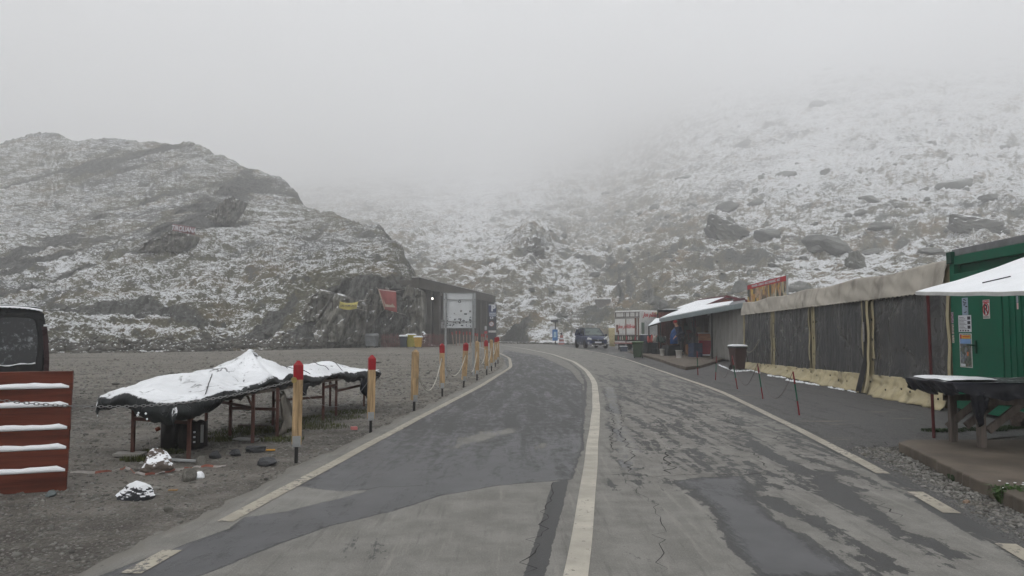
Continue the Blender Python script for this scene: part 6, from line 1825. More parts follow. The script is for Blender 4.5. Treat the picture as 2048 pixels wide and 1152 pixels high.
# ------------------------------------------------------------------ big traffic board seen from behind, covered with stickers
def add_sign_board():
    b0 = G(894, 752); b1 = G(944.5, 748.5)
    Y = 22.6
    t = thing('traffic_board', 'back of a large grey traffic board covered with stickers, on two steel posts', 'sign', (b0.x, Y, 0))
    O = Vector((b0.x, Y, 0))
    def XZ(px, py): p = A(px, py, Y); return p.x - O.x, p.z
    x0, z1 = XZ(887, 586); x1, z0 = XZ(951, 656)
    MB().box(((x0 + x1) / 2, 0.05, (z0 + z1) / 2), (x1 - x0, 0.012, z1 - z0)).build('panel', mat('aluminium_back', (0.52, 0.54, 0.55), 0.5, 0.04, 2, dirt=0.08, bump=0), t)
    rim = MB()
    for x in (x0, x1): rim.box((x, 0.04, (z0 + z1) / 2), (0.02, 0.03, z1 - z0 + 0.02))
    for z in (z0, z1): rim.box(((x0 + x1) / 2, 0.04, z), (x1 - x0 - 0.022, 0.03, 0.018))
    rim.build('rim', M_STEEL, t)
    for px in (891.5, 946.5):
        x, _ = XZ(px, 700)
        MB().tube([(x, -0.01, 0), (x, -0.01, z1 - 0.01)], 0.033, 10).build('post', M_STEEL, t)
    for z in (z0 + 0.2, z1 - 0.2): MB().box(((x0 + x1) / 2, 0.025, z), (x1 - x0 - 0.03, 0.02, 0.03)).build('cross_rail', M_STEEL, t)
    sx, sz = XZ(884, 655); MB().box((XZ(884, 645)[0] + 0.02, 0.02, XZ(884, 648)[1]), (0.1, 0.01, 0.26)).build('side_plate', mat('side_plate_grey', (0.22, 0.22, 0.22), 0.5, 0.4, 20), t)
    rn = random.Random(21)
    darks = [(0.015, 0.015, 0.02), (0.02, 0.03, 0.06), (0.05, 0.045, 0.04), (0.06, 0.07, 0.08), (0.3, 0.3, 0.3), (0.35, 0.33, 0.3)]
    mats = [mat('sticker_ink', c, 0.4, 0.5, 60, bump=0) for c in darks]
    S = [(919, 603, 3.2, 'ring'), (922, 622, 3.4, 'whiteround'), (940, 622.5, 3.2, 'whiteround'), (931, 628, 4, 'box'), (909, 627, 3, 'slash'), (927, 642, 3.6, 'disc'), (940.5, 641.5, 3.4, 'disc'),
         (918, 638, 3, 'box'), (921, 638.5, 2.6, 'disc'), (909.5, 639, 2.4, 'disc'), (893, 628, 2.5, 'box'), (893.5, 633, 2.3, 'box'), (894, 642, 2.7, 'box'), (894, 647, 2.7, 'box'), (919, 645.5, 2.4, 'disc'), (924, 651, 3.2, 'box')]
    for k in range(26): S.append((rn.uniform(892, 943), rn.choice([rn.uniform(634, 654), rn.uniform(644, 654)]), rn.uniform(1.0, 2.2), rn.choice(['box', 'disc', 'box'])))
    for k, (px, py, r, kind) in enumerate(S):
        x, z = XZ(px, py); rr_ = r * Y / FOC * 0.72
        mb = MB(); yy = 0.040 - 0.0003 * k
        m = mats[k % 4] if kind != 'whiteround' else mats[4]
        if kind in ('disc', 'whiteround'):
            mb.lathe([(0.0005, 0), (rr_, 0), (rr_, 0.002), (0.0005, 0.002)], 14); o = mb.build('sticker', m, t); o.location = (x, yy, z); o.rotation_euler = (math.pi / 2, 0, 0)
            ib = MB().lathe([(0.0005, 0.002), (rr_ * 0.45, 0.002), (rr_ * 0.45, 0.003), (0.0005, 0.003)], 10).build('sticker_print', mats[(k + 1) % 3] if kind == 'whiteround' else mats[4], o)
        elif kind == 'ring':
            o = mb.tube([(rr_ * math.cos(a), 0, rr_ * math.sin(a)) for a in [i * math.pi / 8 for i in range(17)]], rr_ * 0.25, 5, cap=False).build('sticker', m, t); o.location = (x, yy, z)
        else:
            a = 0 if kind == 'box' else 0.8
            o = mb.box((0, 0, 0), (rr_ * rn.uniform(1.3, 2.2), 0.002, rr_ * (rn.uniform(0.9, 1.6) if kind == 'box' else 0.4))).build('sticker', m, t)
            o.location = (x, yy, z); o.rotation_euler = (0, a or rn.uniform(-0.2, 0.2), 0)
add_sign_board()

# ------------------------------------------------------------------ concrete avalanche gallery with columns
def add_gallery():
    g0 = A(838, 691, 64.5); g0.z = 0; g1 = A(991, 684, 98); g1.z = 0
    d = (g1 - g0); Lg = d.length; ang = math.atan2(d.y, d.x)
    t = thing('tunnel_gallery', 'long grey concrete gallery with dark openings at the tunnel mouth', 'gallery', g0, ang)
    H_ = 6.02; bk = 3.6
    # local x along the front, local +y = away from the lot
    MB().box((Lg / 2, 0.35, H_ - 0.47), (Lg, 0.7, 0.94)).build('fascia', M_GALL, t, bevel=0.03)
    MB().box((Lg / 2 + 1.2, bk / 2 + 0.72, H_ - 0.30), (Lg - 2.6, bk, 0.5)).build('roof', M_GALL, t)
    MB().box((Lg / 2, 0.36, H_ + 0.04), (Lg, 0.74, 0.06)).build('roof_snow', mat('thin_snow', (0.4, 0.4, 0.39), 0.8, 0.5, 1), t)
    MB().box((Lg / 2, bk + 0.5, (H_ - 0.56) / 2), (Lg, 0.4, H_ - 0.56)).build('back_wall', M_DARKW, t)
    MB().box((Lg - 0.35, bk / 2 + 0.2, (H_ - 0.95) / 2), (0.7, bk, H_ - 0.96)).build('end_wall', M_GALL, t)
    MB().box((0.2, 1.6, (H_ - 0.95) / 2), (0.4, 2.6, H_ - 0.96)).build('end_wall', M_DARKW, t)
    for k in range(10):
        x = 3.9 + k * 3.05
        if x > Lg - 1: break
        MB().box((x, 0.35, (H_ - 0.94) / 2), (0.42, 0.62, H_ - 0.945)).build('column', M_GALL, t, bevel=0.02)
    MB().box((Lg / 2 + 5, 0.9, 0.55), (Lg - 10.5, 0.3, 1.1)).build('parapet', M_GALL, t)
    lm = bpy.data.materials.new('lamp_light'); lm.use_nodes = True
    b = lm.node_tree.nodes['Principled BSDF']; b.inputs['Emission Color'].default_value = (1, 0.95, 0.85, 1); b.inputs['Emission Strength'].default_value = 6
    p = A(863.5, 597, 69.5); q = Matrix.Rotation(-ang, 3, 'Z') @ (p - g0)
    o = MB().lathe([(0.01, -0.1), (0.1, -0.06), (0.12, 0), (0.1, 0.06), (0.01, 0.1)], 10).build('lamp', lm, t, True); o.location = q
    MB().tube([(0, 0, 0.1), (0, 0, 0.6)], 0.02, 6).build('lamp_stem', M_IRON, o)
add_gallery()
def add_parking_signs():
    Y = 84.0
    c = A(984, 690, Y); c.z = 0
    t = thing('parking_sign', 'tall sign pylon with a white P on blue, at the gallery end', 'sign', c)
    def XZ(px, py): p = A(px, py, Y); return p.x - c.x, p.z
    def plate(name, x0, y0, x1, y1, m, dy=0.0, par=None):
        a, b = XZ(x0, y0), XZ(x1, y1)
        return MB().box(((a[0] + b[0]) / 2, -0.1 + dy, (a[1] + b[1]) / 2), (b[0] - a[0], 0.05, a[1] - b[1])).build(name, m, par or t)
    MB().box((0, 0, XZ(984, 607)[1] / 2), (1.0, 0.12, XZ(984, 607)[1])).build('backing', mat('dark_pylon', (0.03, 0.035, 0.045), 0.6), t)
    bp = plate('parking_panel', 977.5, 609, 992, 624, M_BLUE)
    a = XZ(986.5, 617)
    text('lettering', 'P', 0.92, (a[0], -0.135, a[1]), (math.pi / 2, 0, 0), M_PAPER, bp, bold=0.05)
    plate('top_strip', 977.5, 609, 992, 610.5, M_PAPER, -0.03)
    lp = plate('text_panel', 978.5, 624.5, 992, 633, mat('pale_blue_panel', (0.16, 0.2, 0.3), 0.5))
    a = XZ(985, 627); text('lettering', 'PARCARE', 0.17, (a[0], -0.135, a[1]), (math.pi / 2, 0, 0), M_PAPER, lp, bold=0.008)
    a = XZ(985, 630.5); text('lettering', 'CU PLATA', 0.17, (a[0], -0.135, a[1]), (math.pi / 2, 0, 0), M_PAPER, lp, bold=0.008)
    wp = plate('square_plate', 980, 633.5, 986.5, 638, M_PAPER, -0.01); plate('square_print', 982, 634.5, 984.5, 637, M_BLUE, -0.04, wp)
    a = XZ(983, 648)
    o = MB().lathe([(0.001, 0), (0.28, 0), (0.28, 0.03), (0.001, 0.03)], 20).build('round_sign', M_PAPER, t); o.location = (a[0], -0.09, a[1]); o.rotation_euler = (math.pi / 2, 0, 0)
    r = MB().tube([(0.26 * math.cos(k * math.pi / 10), 0.26 * math.sin(k * math.pi / 10), 0.035) for k in range(21)], 0.03, 5, cap=False).tube([(-0.17, 0.15, 0.035), (0.17, -0.15, 0.035)], 0.03, 5).build('ring', mat('faded_sign_red', (0.3, 0.08, 0.07), 0.5), o)
    plate('white_plate', 977, 661, 992, 665, M_WHITE)
    p2 = A(971.5, 690, 86); p2.z = 0
    z = A(971.5, 656, 86).z
    t = thing('notice_post', 'white and red plates on a short post, left of the parking sign', 'sign', p2)
    MB().tube([(0, 0, 0), (0, 0, z + 0.3)], 0.035, 6).build('post', M_STEEL, t)
    MB().box((0, -0.05, z), (0.26, 0.03, 0.42)).build('white_plate', M_PAPER, t)
    MB().box((0.0, -0.05, z - 0.52), (0.36, 0.03, 0.28)).build('red_plate', M_SIGNRED, t)
add_parking_signs()

# ------------------------------------------------------------------ picket fences, bins, dumpster at the foot of the cliff
def picket_fence(a, b, label, seed):
    t = thing('picket_fence', label, 'fence', a, math.atan2(b.y - a.y, b.x - a.x), group='brown picket fences at the foot of the cliff')
    L = (b - a).length; n = int(L / 0.135); rn = random.Random(seed)
    m = mat('brown_picket', (0.10, 0.045, 0.04), 0.75, 0.3, 3)
    for k in range(n):
        h = 1.08 + rn.uniform(-0.06, 0.08); x = (k + 0.5) * L / n; tl = rn.uniform(-0.02, 0.02)
        ps = [(x - 0.045, 0, 0.03), (x + 0.045, 0, 0.03), (x + 0.045, 0.02, 0.03), (x - 0.045, 0.02, 0.03), (x - 0.04 + tl, 0, h), (x + 0.04 + tl, 0, h), (x + 0.04 + tl, 0.02, h), (x - 0.04 + tl, 0.02, h)]
        MB().hexa(ps).build('picket', m, t)
    for z in (0.3, 0.85): MB().box((L / 2, 0.045, z), (L, 0.04, 0.07)).build('rail', m, t)
Yf = 61.0
fa = A(762, 690, Yf); fb = A(801, 690, Yf); fc = A(843, 690, Yf); fd = A(888, 690, Yf + 1.5)
for p in (fa, fb, fc, fd): p.z = 0
picket_fence(fa, fb, 'brown picket fence left of the yellow bins', 1)
picket_fence(fc, fd, 'brown picket fence right of the yellow bins, ending at the sign board', 2)
def at_ground(px, Y): p = A(px, 690, Y); p.z = 0; return p
wheelie_bin('wheelie_bin', 'dark blue wheelie bin with a snowy lid between the two picket fences', at_ground(807, 60.2), 0.98, 0.62, 0.6, mat('dark_blue_bin', (0.02, 0.03, 0.045), 0.55), M_SNOW, 0.05)
wheelie_bin('wheelie_bin', 'yellow wheelie bin in the middle of the three between the fences', at_ground(822, 60.6), 1.06, 0.72, 0.6, mat('yellow_bin', (0.33, 0.29, 0.03), 0.55), mat('yellow_bin_lid', (0.33, 0.28, 0.02), 0.5), 0.0)
wheelie_bin('wheelie_bin', 'orange-yellow wheelie bin, rightmost of the three between the fences', at_ground(836.5, 59.8), 0.90, 0.64, 0.6, mat('amber_bin', (0.42, 0.25, 0.02), 0.55), M_SNOW, -0.05)
def add_dumpster():
    t = thing('dumpster', 'grey metal dumpster with a rounded lid, left of the picket fences', 'dumpster', at_ground(744, 59.5), -0.15)
    m = mat('dumpster_grey', (0.14, 0.15, 0.155), 0.55, 0.2, 3, dirt=0.3)
    w = 0.95
    MB().loft([[(-w / 2 * k, -0.4 * k, z), (w / 2 * k, -0.4 * k, z), (w / 2 * k, 0.4 * k, z), (-w / 2 * k, 0.4 * k, z)] for k, z in ((0.82, 0.14), (0.86, 0.2), (0.98, 0.85), (1.02, 0.9))]).build('body', m, t, bevel=0.02)
    rings = []
    for x in (-w / 2, w / 2):
        rings.append([(x, 0.42 * math.cos(a), 0.89 + 0.27 * math.sin(a)) for a in [k * math.pi / 10 for k in range(11)]])
    MB().loft(rings).build('lid', m, t, True)
    for z in (0.55, 0.72): MB().box((0, -0.405, z), (w * 0.7, 0.03, 0.05)).build('ridge', m, t)
    for x in (-0.36, 0.36):
        for y in (-0.28, 0.28):
            o = MB().lathe([(0.02, -0.025), (0.075, -0.025), (0.075, 0.025), (0.02, 0.025)], 12).build('castor', M_BLACK, t); o.location = (x, y, 0.075); o.rotation_euler = (0, math.pi / 2, 0)
add_dumpster()
def add_small_sign():
    p = at_ground(769, 62.0); z = A(770, 663, 62).z
    t = thing('meter_box', 'small white box on a post above the left picket fence', 'box', p)
    MB().box((0, 0, z / 2), (0.06, 0.06, z)).build('post', M_OLDWOOD, t)
    MB().box((0, -0.05, z), (0.24, 0.14, 0.26)).build('box', M_PAPER, t, bevel=0.02)
    MB().box((0, -0.05, z + 0.145), (0.26, 0.16, 0.03)).build('lid', M_SNOW, t)
add_small_sign()

# ------------------------------------------------------------------ banners hung on the rock
def hill_front(px, py, back=0.7, half=8):
    ys = [surf_at(px + dx, py + dy, HILL).y for dx in (-half, 0, half) for dy in (-6, 0, 6)]
    return min(ys) - back
def cloth_banner(name, label, quad, Y, m, group=None, sagx=0.0, name_part='cloth', cat='banner'):
    P4 = [A(x, y, Y) for x, y in quad]   # tl, tr, br, bl
    o = P4[3].copy()
    t = thing(name, label, cat, o, group=group)
    def Q(i, j):
        u, v = i / 16, j / 10
        p = (P4[3].lerp(P4[2], u)).lerp(P4[0].lerp(P4[1], u), v)
        p = p - Vector((0, 0, sagx * 4 * u * (1 - u)))
        p = p + Vector((0, 0.12 * float(pn(u * 3, v * 2, 1.3)) + 0.03 * math.sin(u * 14), 0))
        return p - o
    MB().grid(Q, 17, 11).build(name_part, m, t, True, solid=0.01)
    # cords to the rock
    for k, p in enumerate(P4):
        s = Vector(((-1 if k in (0, 3) else 1) * 0.5, 1.6, 0.25 if k < 2 else -0.15))
        MB().tube([p - o, p - o + s], 0.012, 5).build('cord', M_ROPE, t)
    return t, P4, o
Yr = hill_front(775, 600, 2.2)
t, q, o = cloth_banner('red_banner', 'faded red banner with a pale emblem strung up on the cliff', [(756.5, 577.5), (792, 582), (794, 625), (769, 619)], Yr, mat('faded_red_cloth', (0.27, 0.075, 0.07), 0.7, 0.12, 2))
em = MB(); c0 = A(781, 612, Yr - 0.16) - o
em.add([c0 + Vector(v) for v in ((-0.45, 0, -0.06), (0.0, 0, -0.1), (0.42, 0, -0.12), (0.30, 0, 0.02), (0.12, 0, 0.2), (0.08, 0, 0.07), (-0.42, 0, 0.16), (-0.62, 0, 0.6))], [(0, 1, 2, 3, 4, 5, 6, 7)])
em.build('emblem', mat('pale_emblem', (0.36, 0.3, 0.24), 0.7), t, solid=0.004)
MB().tube([A(757, 578, Yr - 0.1) - o, A(769, 618, Yr - 0.1) - o], 0.05, 6).build('pale_edge', mat('pale_edge', (0.3, 0.24, 0.18), 0.7), t)
MB().bar(A(757, 579, Yr - 0.1) - o, A(792, 583.5, Yr - 0.1) - o, 0.03, 0.04).build('top_hem', M_WHITE, t)
Yy = hill_front(696, 607, 4.2)
t, q, o = cloth_banner('yellow_banner', 'small yellow banner with sagging top edge strung up on the cliff', [(680, 603), (716, 603), (713.5, 617), (678, 616)], Yy, mat('yellow_cloth', (0.46, 0.40, 0.12), 0.7, 0.12, 2), sagx=0.12)
text('lettering', 'SALVAMONT', 0.21, A(696, 611, Yy - 0.2) - o - Vector((0, 0, 0.02)), (math.pi / 2, 0, 0), M_INK, t, bold=0.004)
Yt = hill_front(368, 458, 8.0, 20)
t, q, o = cloth_banner('zipline_banner', 'dusky red banner with pale capital letters hung by the dark outcrop on the hill', [(345, 448), (391, 455), (389, 473), (345, 465)], Yt, mat('dusky_red_cloth', (0.16, 0.05, 0.055), 0.7, 0.12, 2))
sz = 13.0 * Yt / FOC
tx = text('lettering', 'TIROLIANA', sz * 1.05, A(368, 458.5, Yt - 0.28) - o, (math.pi / 2, math.radians(8), 0), M_PAPER, t, bold=sz * 0.02)
tx.scale = (0.72, 1, 1)

# ------------------------------------------------------------------ rocks
def rock_mesh(name, seed, n_cuts=9, noise=0.10, sub=3, strat=0.0):
    rn = random.Random(seed)
    import bmesh
    bm = bmesh.new()
    bmesh.ops.create_icosphere(bm, subdivisions=sub, radius=1.0)
    pl = []
    for k in range(n_cuts):
        v = Vector((rn.gauss(0, 1), rn.gauss(0, 1), rn.gauss(0, 0.8))).normalized(); pl.append((v, rn.uniform(0.55, 0.88)))
    for v in bm.verts:
        p = v.co.copy()
        for nn, d in pl:
            s = p.dot(nn)
            if s > d: p -= nn * (s - d) * 0.97
        v.co = p
    co = np.array([v.co[:] for v in bm.verts])
    nz_ = fbm(co[:, 0] * 1.7 + seed, co[:, 1] * 1.7, co[:, 2] * 1.7, 4)
    st = ridge(co[:, 0] * 0.5 + seed, co[:, 1] * 0.5, co[:, 2] * 5 + co[:, 0] * 2, 2) if strat else 0
    co = co * (1 + noise * nz_ + strat * st)[:, None]
    for v, c in zip(bm.verts, co): v.co = c
    me = bpy.data.meshes.new(name); bm.to_mesh(me); bm.free()
    return me
M_BOULD = mat('boulder_rock', (0.135, 0.138, 0.128), 0.85, 0.35, 1.2, snow=0.98, bump=0.6, bscale=3)
M_BOULDS = mat('boulder_rock_snowy', (0.11, 0.112, 0.10), 0.85, 0.3, 0.6, snow=0.80, bump=0.6, bscale=3)
bmesh_lib = [rock_mesh('boulder', 100 + k, 10, 0.10, 3, 0.03 if k % 2 else 0.0) for k in range(8)]
for me in bmesh_lib: me.materials.append(M_BOULD)
jag_lib = [rock_mesh('outcrop', 200 + k, 12, 0.22, 4, 0.10) for k in range(3)]
for me in jag_lib: me.materials.append(M_BOULDS)
def place_boulder(px, py, w, h, label, lib=None, k=0, rot=0.0, sink=0.25, name='boulder', group='boulders on the right mountainside', lean=0.0, grids=MOUNT):
    p = surf_at(px, py, grids)
    s = w * p.y / FOC / 2 * 1.12
    sz_ = h * p.y / FOC / 2 * 1.35
    me = (lib or bmesh_lib)[k % len(lib or bmesh_lib)]
    o = bpy.data.objects.new(name, me); COL.objects.link(o)
    o.location = p + Vector((0, s * 0.15, -sz_ * sink + sz_ * 0.3))
    o.scale = (s, max(s * 0.7, sz_ * 0.6), sz_)
    o.rotation_euler = (0.0, lean, rot)
    tag(o, label, 'boulder', group)
BIG = [(1455,412,54,22,'long tilted slab-like boulder halfway up the right mountainside',-0.35,0), (1455,455,92,50,'big jagged striped outcrop in the middle of the right mountainside',0.3,'j'),
       (1657,480,98,38,'large wedge-shaped boulder, the biggest dark one above the tent',0.28,1), (1540,474,64,26,'pointed dark boulder left of the large wedge-shaped one',-0.3,2),
       (1632,500,44,14,'flat oval boulder just under the large wedge-shaped one',0.0,3), (1742,503,46,13,'flat oval boulder right of and below the large wedge-shaped one',0.1,4),
       (1718,524,38,40,'upright jagged split rock right above the tent roof',0.2,'j'), (1580,520,26,9,'small flat boulder, right one of two low on the snow above the banner',0,5),
       (1549,532,28,10,'small dark boulder, left one of two low on the snow above the banner',0,6), (1515,405,38,17,'rounded boulder right of the long tilted slab',0,7),
       (1383,409,20,10,'small round boulder, right one of a close pair left of the long tilted slab',0,1), (1312,417,22,12,'small rounded boulder on the tan shoulder left of the tilted slab',0,2),
       (1652,345,32,18,'blunt hazy boulder high above the large wedge-shaped one',0,3), (1570,348,44,15,'hazy low boulder high on the slope, left of the blunt one',0.1,4),
       (1734,398,40,15,'hazy low boulder upper right of the large wedge-shaped one',0,5), (1915,370,84,30,'broad faint boulder high in the mist near the right edge',0,6),
       (1950,448,100,40,'broad grey outcrop in the mist above the green container',0.1,'j'), (1720,425,30,12,'small boulder between the wedge-shaped one and the broad misty ones',0.3,7),
       (1760,453,60,15,'long low boulder right of the large wedge-shaped one',0.1,0), (1490,282,34,12,'faint boulder high up the left part of the misty slope',0,1),
       (1640,208,44,12,'faint long boulder near the top of the misty slope',0.1,2), (1658,137,26,9,'faintest boulder, highest on the slope in the mist',0,3),
       (1190,548,24,12,'small dark boulder in the gully above the blue car',0,4), (1308,600,34,24,'grey boulder just above the white trailer',0,5),
       (1330,607,32,20,'grey boulder right of the one above the white trailer',0.2,6), (1598,572,66,26,'dark boulder close behind the right end of the food banner',0,7),
       (1482,572,40,30,'dark boulder behind the left end of the food banner',0.3,0), (1068,492,54,34,'grey rock hump on the far slope above the gallery end',0.5,'j'),
       (1218,386,26,10,'hazy boulder at the top of the gully left of the slope',0,1), (1370,355,40,9,'row of faint flat stones high on the tan shoulder',0,2),
       (1980,392,44,14,'faint boulder near the right edge, under the broad one',0,3), (1860,500,56,14,'low grey boulder right above the middle of the tent roof',0,4),
       (1612,516,24,10,'dark pitted boulder left of the upright split rock',0.1,5), (1245,425,16,9,'small boulder on the left flank of the tan shoulder',0,6)]
for k, (px, py, w, h, lab, lean, lib) in enumerate(BIG):
    if lib == 'j': place_boulder(px, py + h * 0.25, w, h, lab, jag_lib, k, rot=0.4 * k, lean=lean)
    else: place_boulder(px, py + h * 0.25, w, h, lab, None, lib, rot=[0.3, 2.9, -0.2, 3.3][k % 4], lean=lean, sink=0.35)
rn = random.Random(77)
for k in range(230):
    px = rn.uniform(1000, 2046); py = rn.uniform(250 if px > 1450 else 420, 640)
    if px < 1300 and py < 430: continue
    if px > 1480 and py > 600 - (px - 1480) * 0.2: continue
    w = rn.choice([5, 6, 8, 8, 10, 13, 18]) * (1.0 if py > 350 else 0.8)
    place_boulder(px, py, w, w * rn.uniform(0.35, 0.65), 'small grey stone block scattered on the snowy mountainside', None, rn.randrange(8), rot=rn.uniform(0, 6), group='small stone blocks scattered over the mountainside', sink=0.4)

# leaning slabs of layered rock along the foot of the cliff
M_SLAB = None
def slab_material():
    t = NT('layered_rock'); P = t.pos(rot=(0, math.radians(32), 0), scale=(2.2, 0.8, 0.22))
    a = t.noise(P, 1.4, 7, 0.7, 0.5); b = t.noise(t.pos(), 1.2, 5, 0.7)
    c = t.mix(t.sm(a, 0.4, 0.6), (0.05, 0.049, 0.042), (0.20, 0.197, 0.17))
    c = t.mix(t.sm(b, 0.45, 0.65, 0, 0.4), c, (0.10, 0.085, 0.055))
    f = t.math('ADD', t.nz(), t.math('MULTIPLY', t.math('SUBTRACT', t.noise(t.pos(), 3.5, 6, 0.75), 0.5), 1.7))
    t.col(t.mix(t.sm(f, 0.78, 0.92), c, SNOW)); t.rough(0.85)
    t.bump(a, 1.0, 0.3)
    return t.m
M_SLAB = slab_material()
def add_slab(px, pyb, w, h, lean, depth, label, seed, Yoff=0.0):
    p = surf_at(px, pyb, HILL)
    Y = p.y + Yoff; sc = Y / FOC
    W_, H_ = w * sc, h * sc
    nx, nz2 = 34, 44
    X = np.linspace(-0.5, 0.5, nx); Z = np.linspace(-0.08, 1, nz2)
    XX, ZZ = np.meshgrid(X, Z)
    taper = 1 - 0.45 * np.clip(ZZ, 0, 1) ** 2
    x = XX * W_ * taper + lean * ZZ * H_
    z = ZZ * H_ * (1 - 0.25 * np.abs(XX + 0.1) * 2 * (0.5 + 0.5 * pn(XX * 4 + seed, 0.3, seed)))
    s_ = x * 0.85 - z * 0.52; l_ = x * 0.52 + z * 0.85
    y = -0.45 * W_ * (0.25 - XX ** 2) * 1.6 + 0.55 * ZZ * H_ * 0.45
    y -= 0.30 * ridge(s_ / 1.3 + seed, l_ / 9, 0.0, 3) + 0.40 * ((s_ / 1.3 + 0.25 * pn(l_ / 2, s_, seed)) % 1.0) + 0.30 * np.floor(2.2 * fbm(x / 1.6, z / 1.9, seed, 3)) + 0.22 * fbm(x / 0.6, z / 0.6, seed, 3)
    front = np.stack([x, y, z], -1).reshape(-1, 3)
    back = front.copy(); back[:, 1] = np.maximum(front[:, 1] + 2.2, 2.6 + 0.5 * front[:, 2])
    f = grid_faces(nz2, nx); n = nx * nz2
    fb = f[:, ::-1] + n
    idx = np.arange(n).reshape(nz2, nx)
    def side(a): return np.stack([a[:-1], a[1:], a[1:] + n, a[:-1] + n], -1)
    F = np.concatenate([f, fb, side(idx[-1]), side(idx[0])[:, ::-1], side(idx[:, 0]), side(idx[:, -1])[:, ::-1]])
    o = np_mesh('rock_slab', np.concatenate([front, back]), F, M_SLAB)
    o.location = (p.x, Y, p.z - 0.1)
    tag(o, label, 'rock', 'leaning rock slabs of the cliff')
SL = [(648, 676, 62, 92, 0.30, 'pale leaning rock slab at the left foot of the cliff', 1.0, 0.2), (690, 682, 52, 84, 0.34, 'leaning rock slab right of the palest one, under the yellow banner', 2.0, 0.3),
      (722, 684, 34, 108, 0.16, 'tall narrow rock slab between the yellow and red banners', 3.0, 0.6), (758, 684, 50, 112, 0.10, 'dark upright rock slab beneath the red banner', 4.0, 0.9),
      (806, 684, 62, 118, 0.10, 'rightmost upright rock slab of the cliff beside the gallery', 5.0, 0.5), (618, 640, 50, 60, 0.5, 'low rock slab above the left foot of the cliff', 6.0, 0.2),
      (318, 500, 84, 40, 0.8, 'dark leaning outcrop slab left of the lettered banner on the hill', 7.0, 0.0), (430, 445, 50, 52, 0.6, 'tall dark leaning outcrop slab right of the lettered banner', 8.0, 0.6)]
for s in SL: add_slab(s[0], s[1], s[2], s[3], s[4], 1.0, s[5], s[6], s[7])

# snow-covered rubble at the foot of the cliff
def scatter_stuff(name, pts, m, label=None, seed=1, flat=0.6):
    rn = np.random.RandomState(seed)
    ico = rock_mesh('t', seed, 5, 0.1, 1)
    tv = np.array([v.co[:] for v in ico.vertices]); tf = np.array([p.vertices[:] for p in ico.polygons])
    bpy.data.meshes.remove(ico)
    pts = np.asarray(pts, float); N = len(pts)
    a = rn.uniform(0, 6.28, N); s = pts[:, 3]
    sx = s * rn.uniform(0.7, 1.5, N); sy = s * rn.uniform(0.7, 1.3, N); sz_ = s * rn.uniform(0.4, 0.9, N) * flat / 0.6
    jit = 1 + 0.22 * rn.normal(size=(N, len(tv)))
    v = tv[None] * jit[..., None]
    v = v * np.stack([sx, sy, sz_], -1)[:, None]
    c, si = np.cos(a)[:, None], np.sin(a)[:, None]
    x = v[..., 0] * c - v[..., 1] * si; y = v[..., 0] * si + v[..., 1] * c
    v = np.stack([x, y, v[..., 2]], -1) + pts[:, None, :3]
    f = tf[None] + (np.arange(N) * len(tv))[:, None, None]
    o = np_mesh(name, v.reshape(-1, 3), f.reshape(-1, 3), m)
    return tag(o, label, None, None, 'stuff')
rn2 = np.random.RandomState(5)
pts = []
for k in range(900):
    px = rn2.uniform(785, 852); py = rn2.uniform(640, 690)
    if py < 640 + abs(px - 812) * 0.9 - 4: continue
    Y = 63.5 + (690 - py) * 0.06 + rn2.uniform(-0.5, 0.5); p = A(px, py, Y); pts.append((p.x, p.y, max(p.z, 0.05), rn2.uniform(0.08, 0.26)))
scatter_stuff('snowy_rubble', pts, mat('rubble_rock', (0.09, 0.085, 0.07), 0.85, 0.3, 2, snow=0.55, bump=0.4, bscale=8), None, 3, 0.8)
pts = []
for k in range(2600):
    px = rn2.uniform(-60, 860); base = np.interp(px, [0, 300, 560, 700, 860], [706, 703, 698, 693, 691])
    py = base - abs(rn2.normal()) * 9 + rn2.uniform(-1, 1)
    p = surf_at(px, min(py, 700), HILL) if py < base - 2 else G(px, base + rn2.uniform(-1, 2.5))
    pts.append((p.x, p.y, max(p.z, 0.0), rn2.choice([0.06, 0.09, 0.14, 0.25])))
for k in range(900):
    px = rn2.uniform(1000, 1480); y_ = np.interp(px, [1000, 1230, 1480], [687, 686, 690]) + rn2.normal() * 1.5
    p = A(px, y_, np.interp(px, [1000, 1230, 1480], [82, 70, 62]) + rn2.uniform(-2, 2)); pts.append((p.x, p.y, 0.02, rn2.choice([0.08, 0.12, 0.2])))
scatter_stuff('scree', pts, mat('scree_rock', (0.085, 0.082, 0.07), 0.85, 0.35, 1, snow=1.0, bump=0.3, bscale=6), None, 4, 0.7)

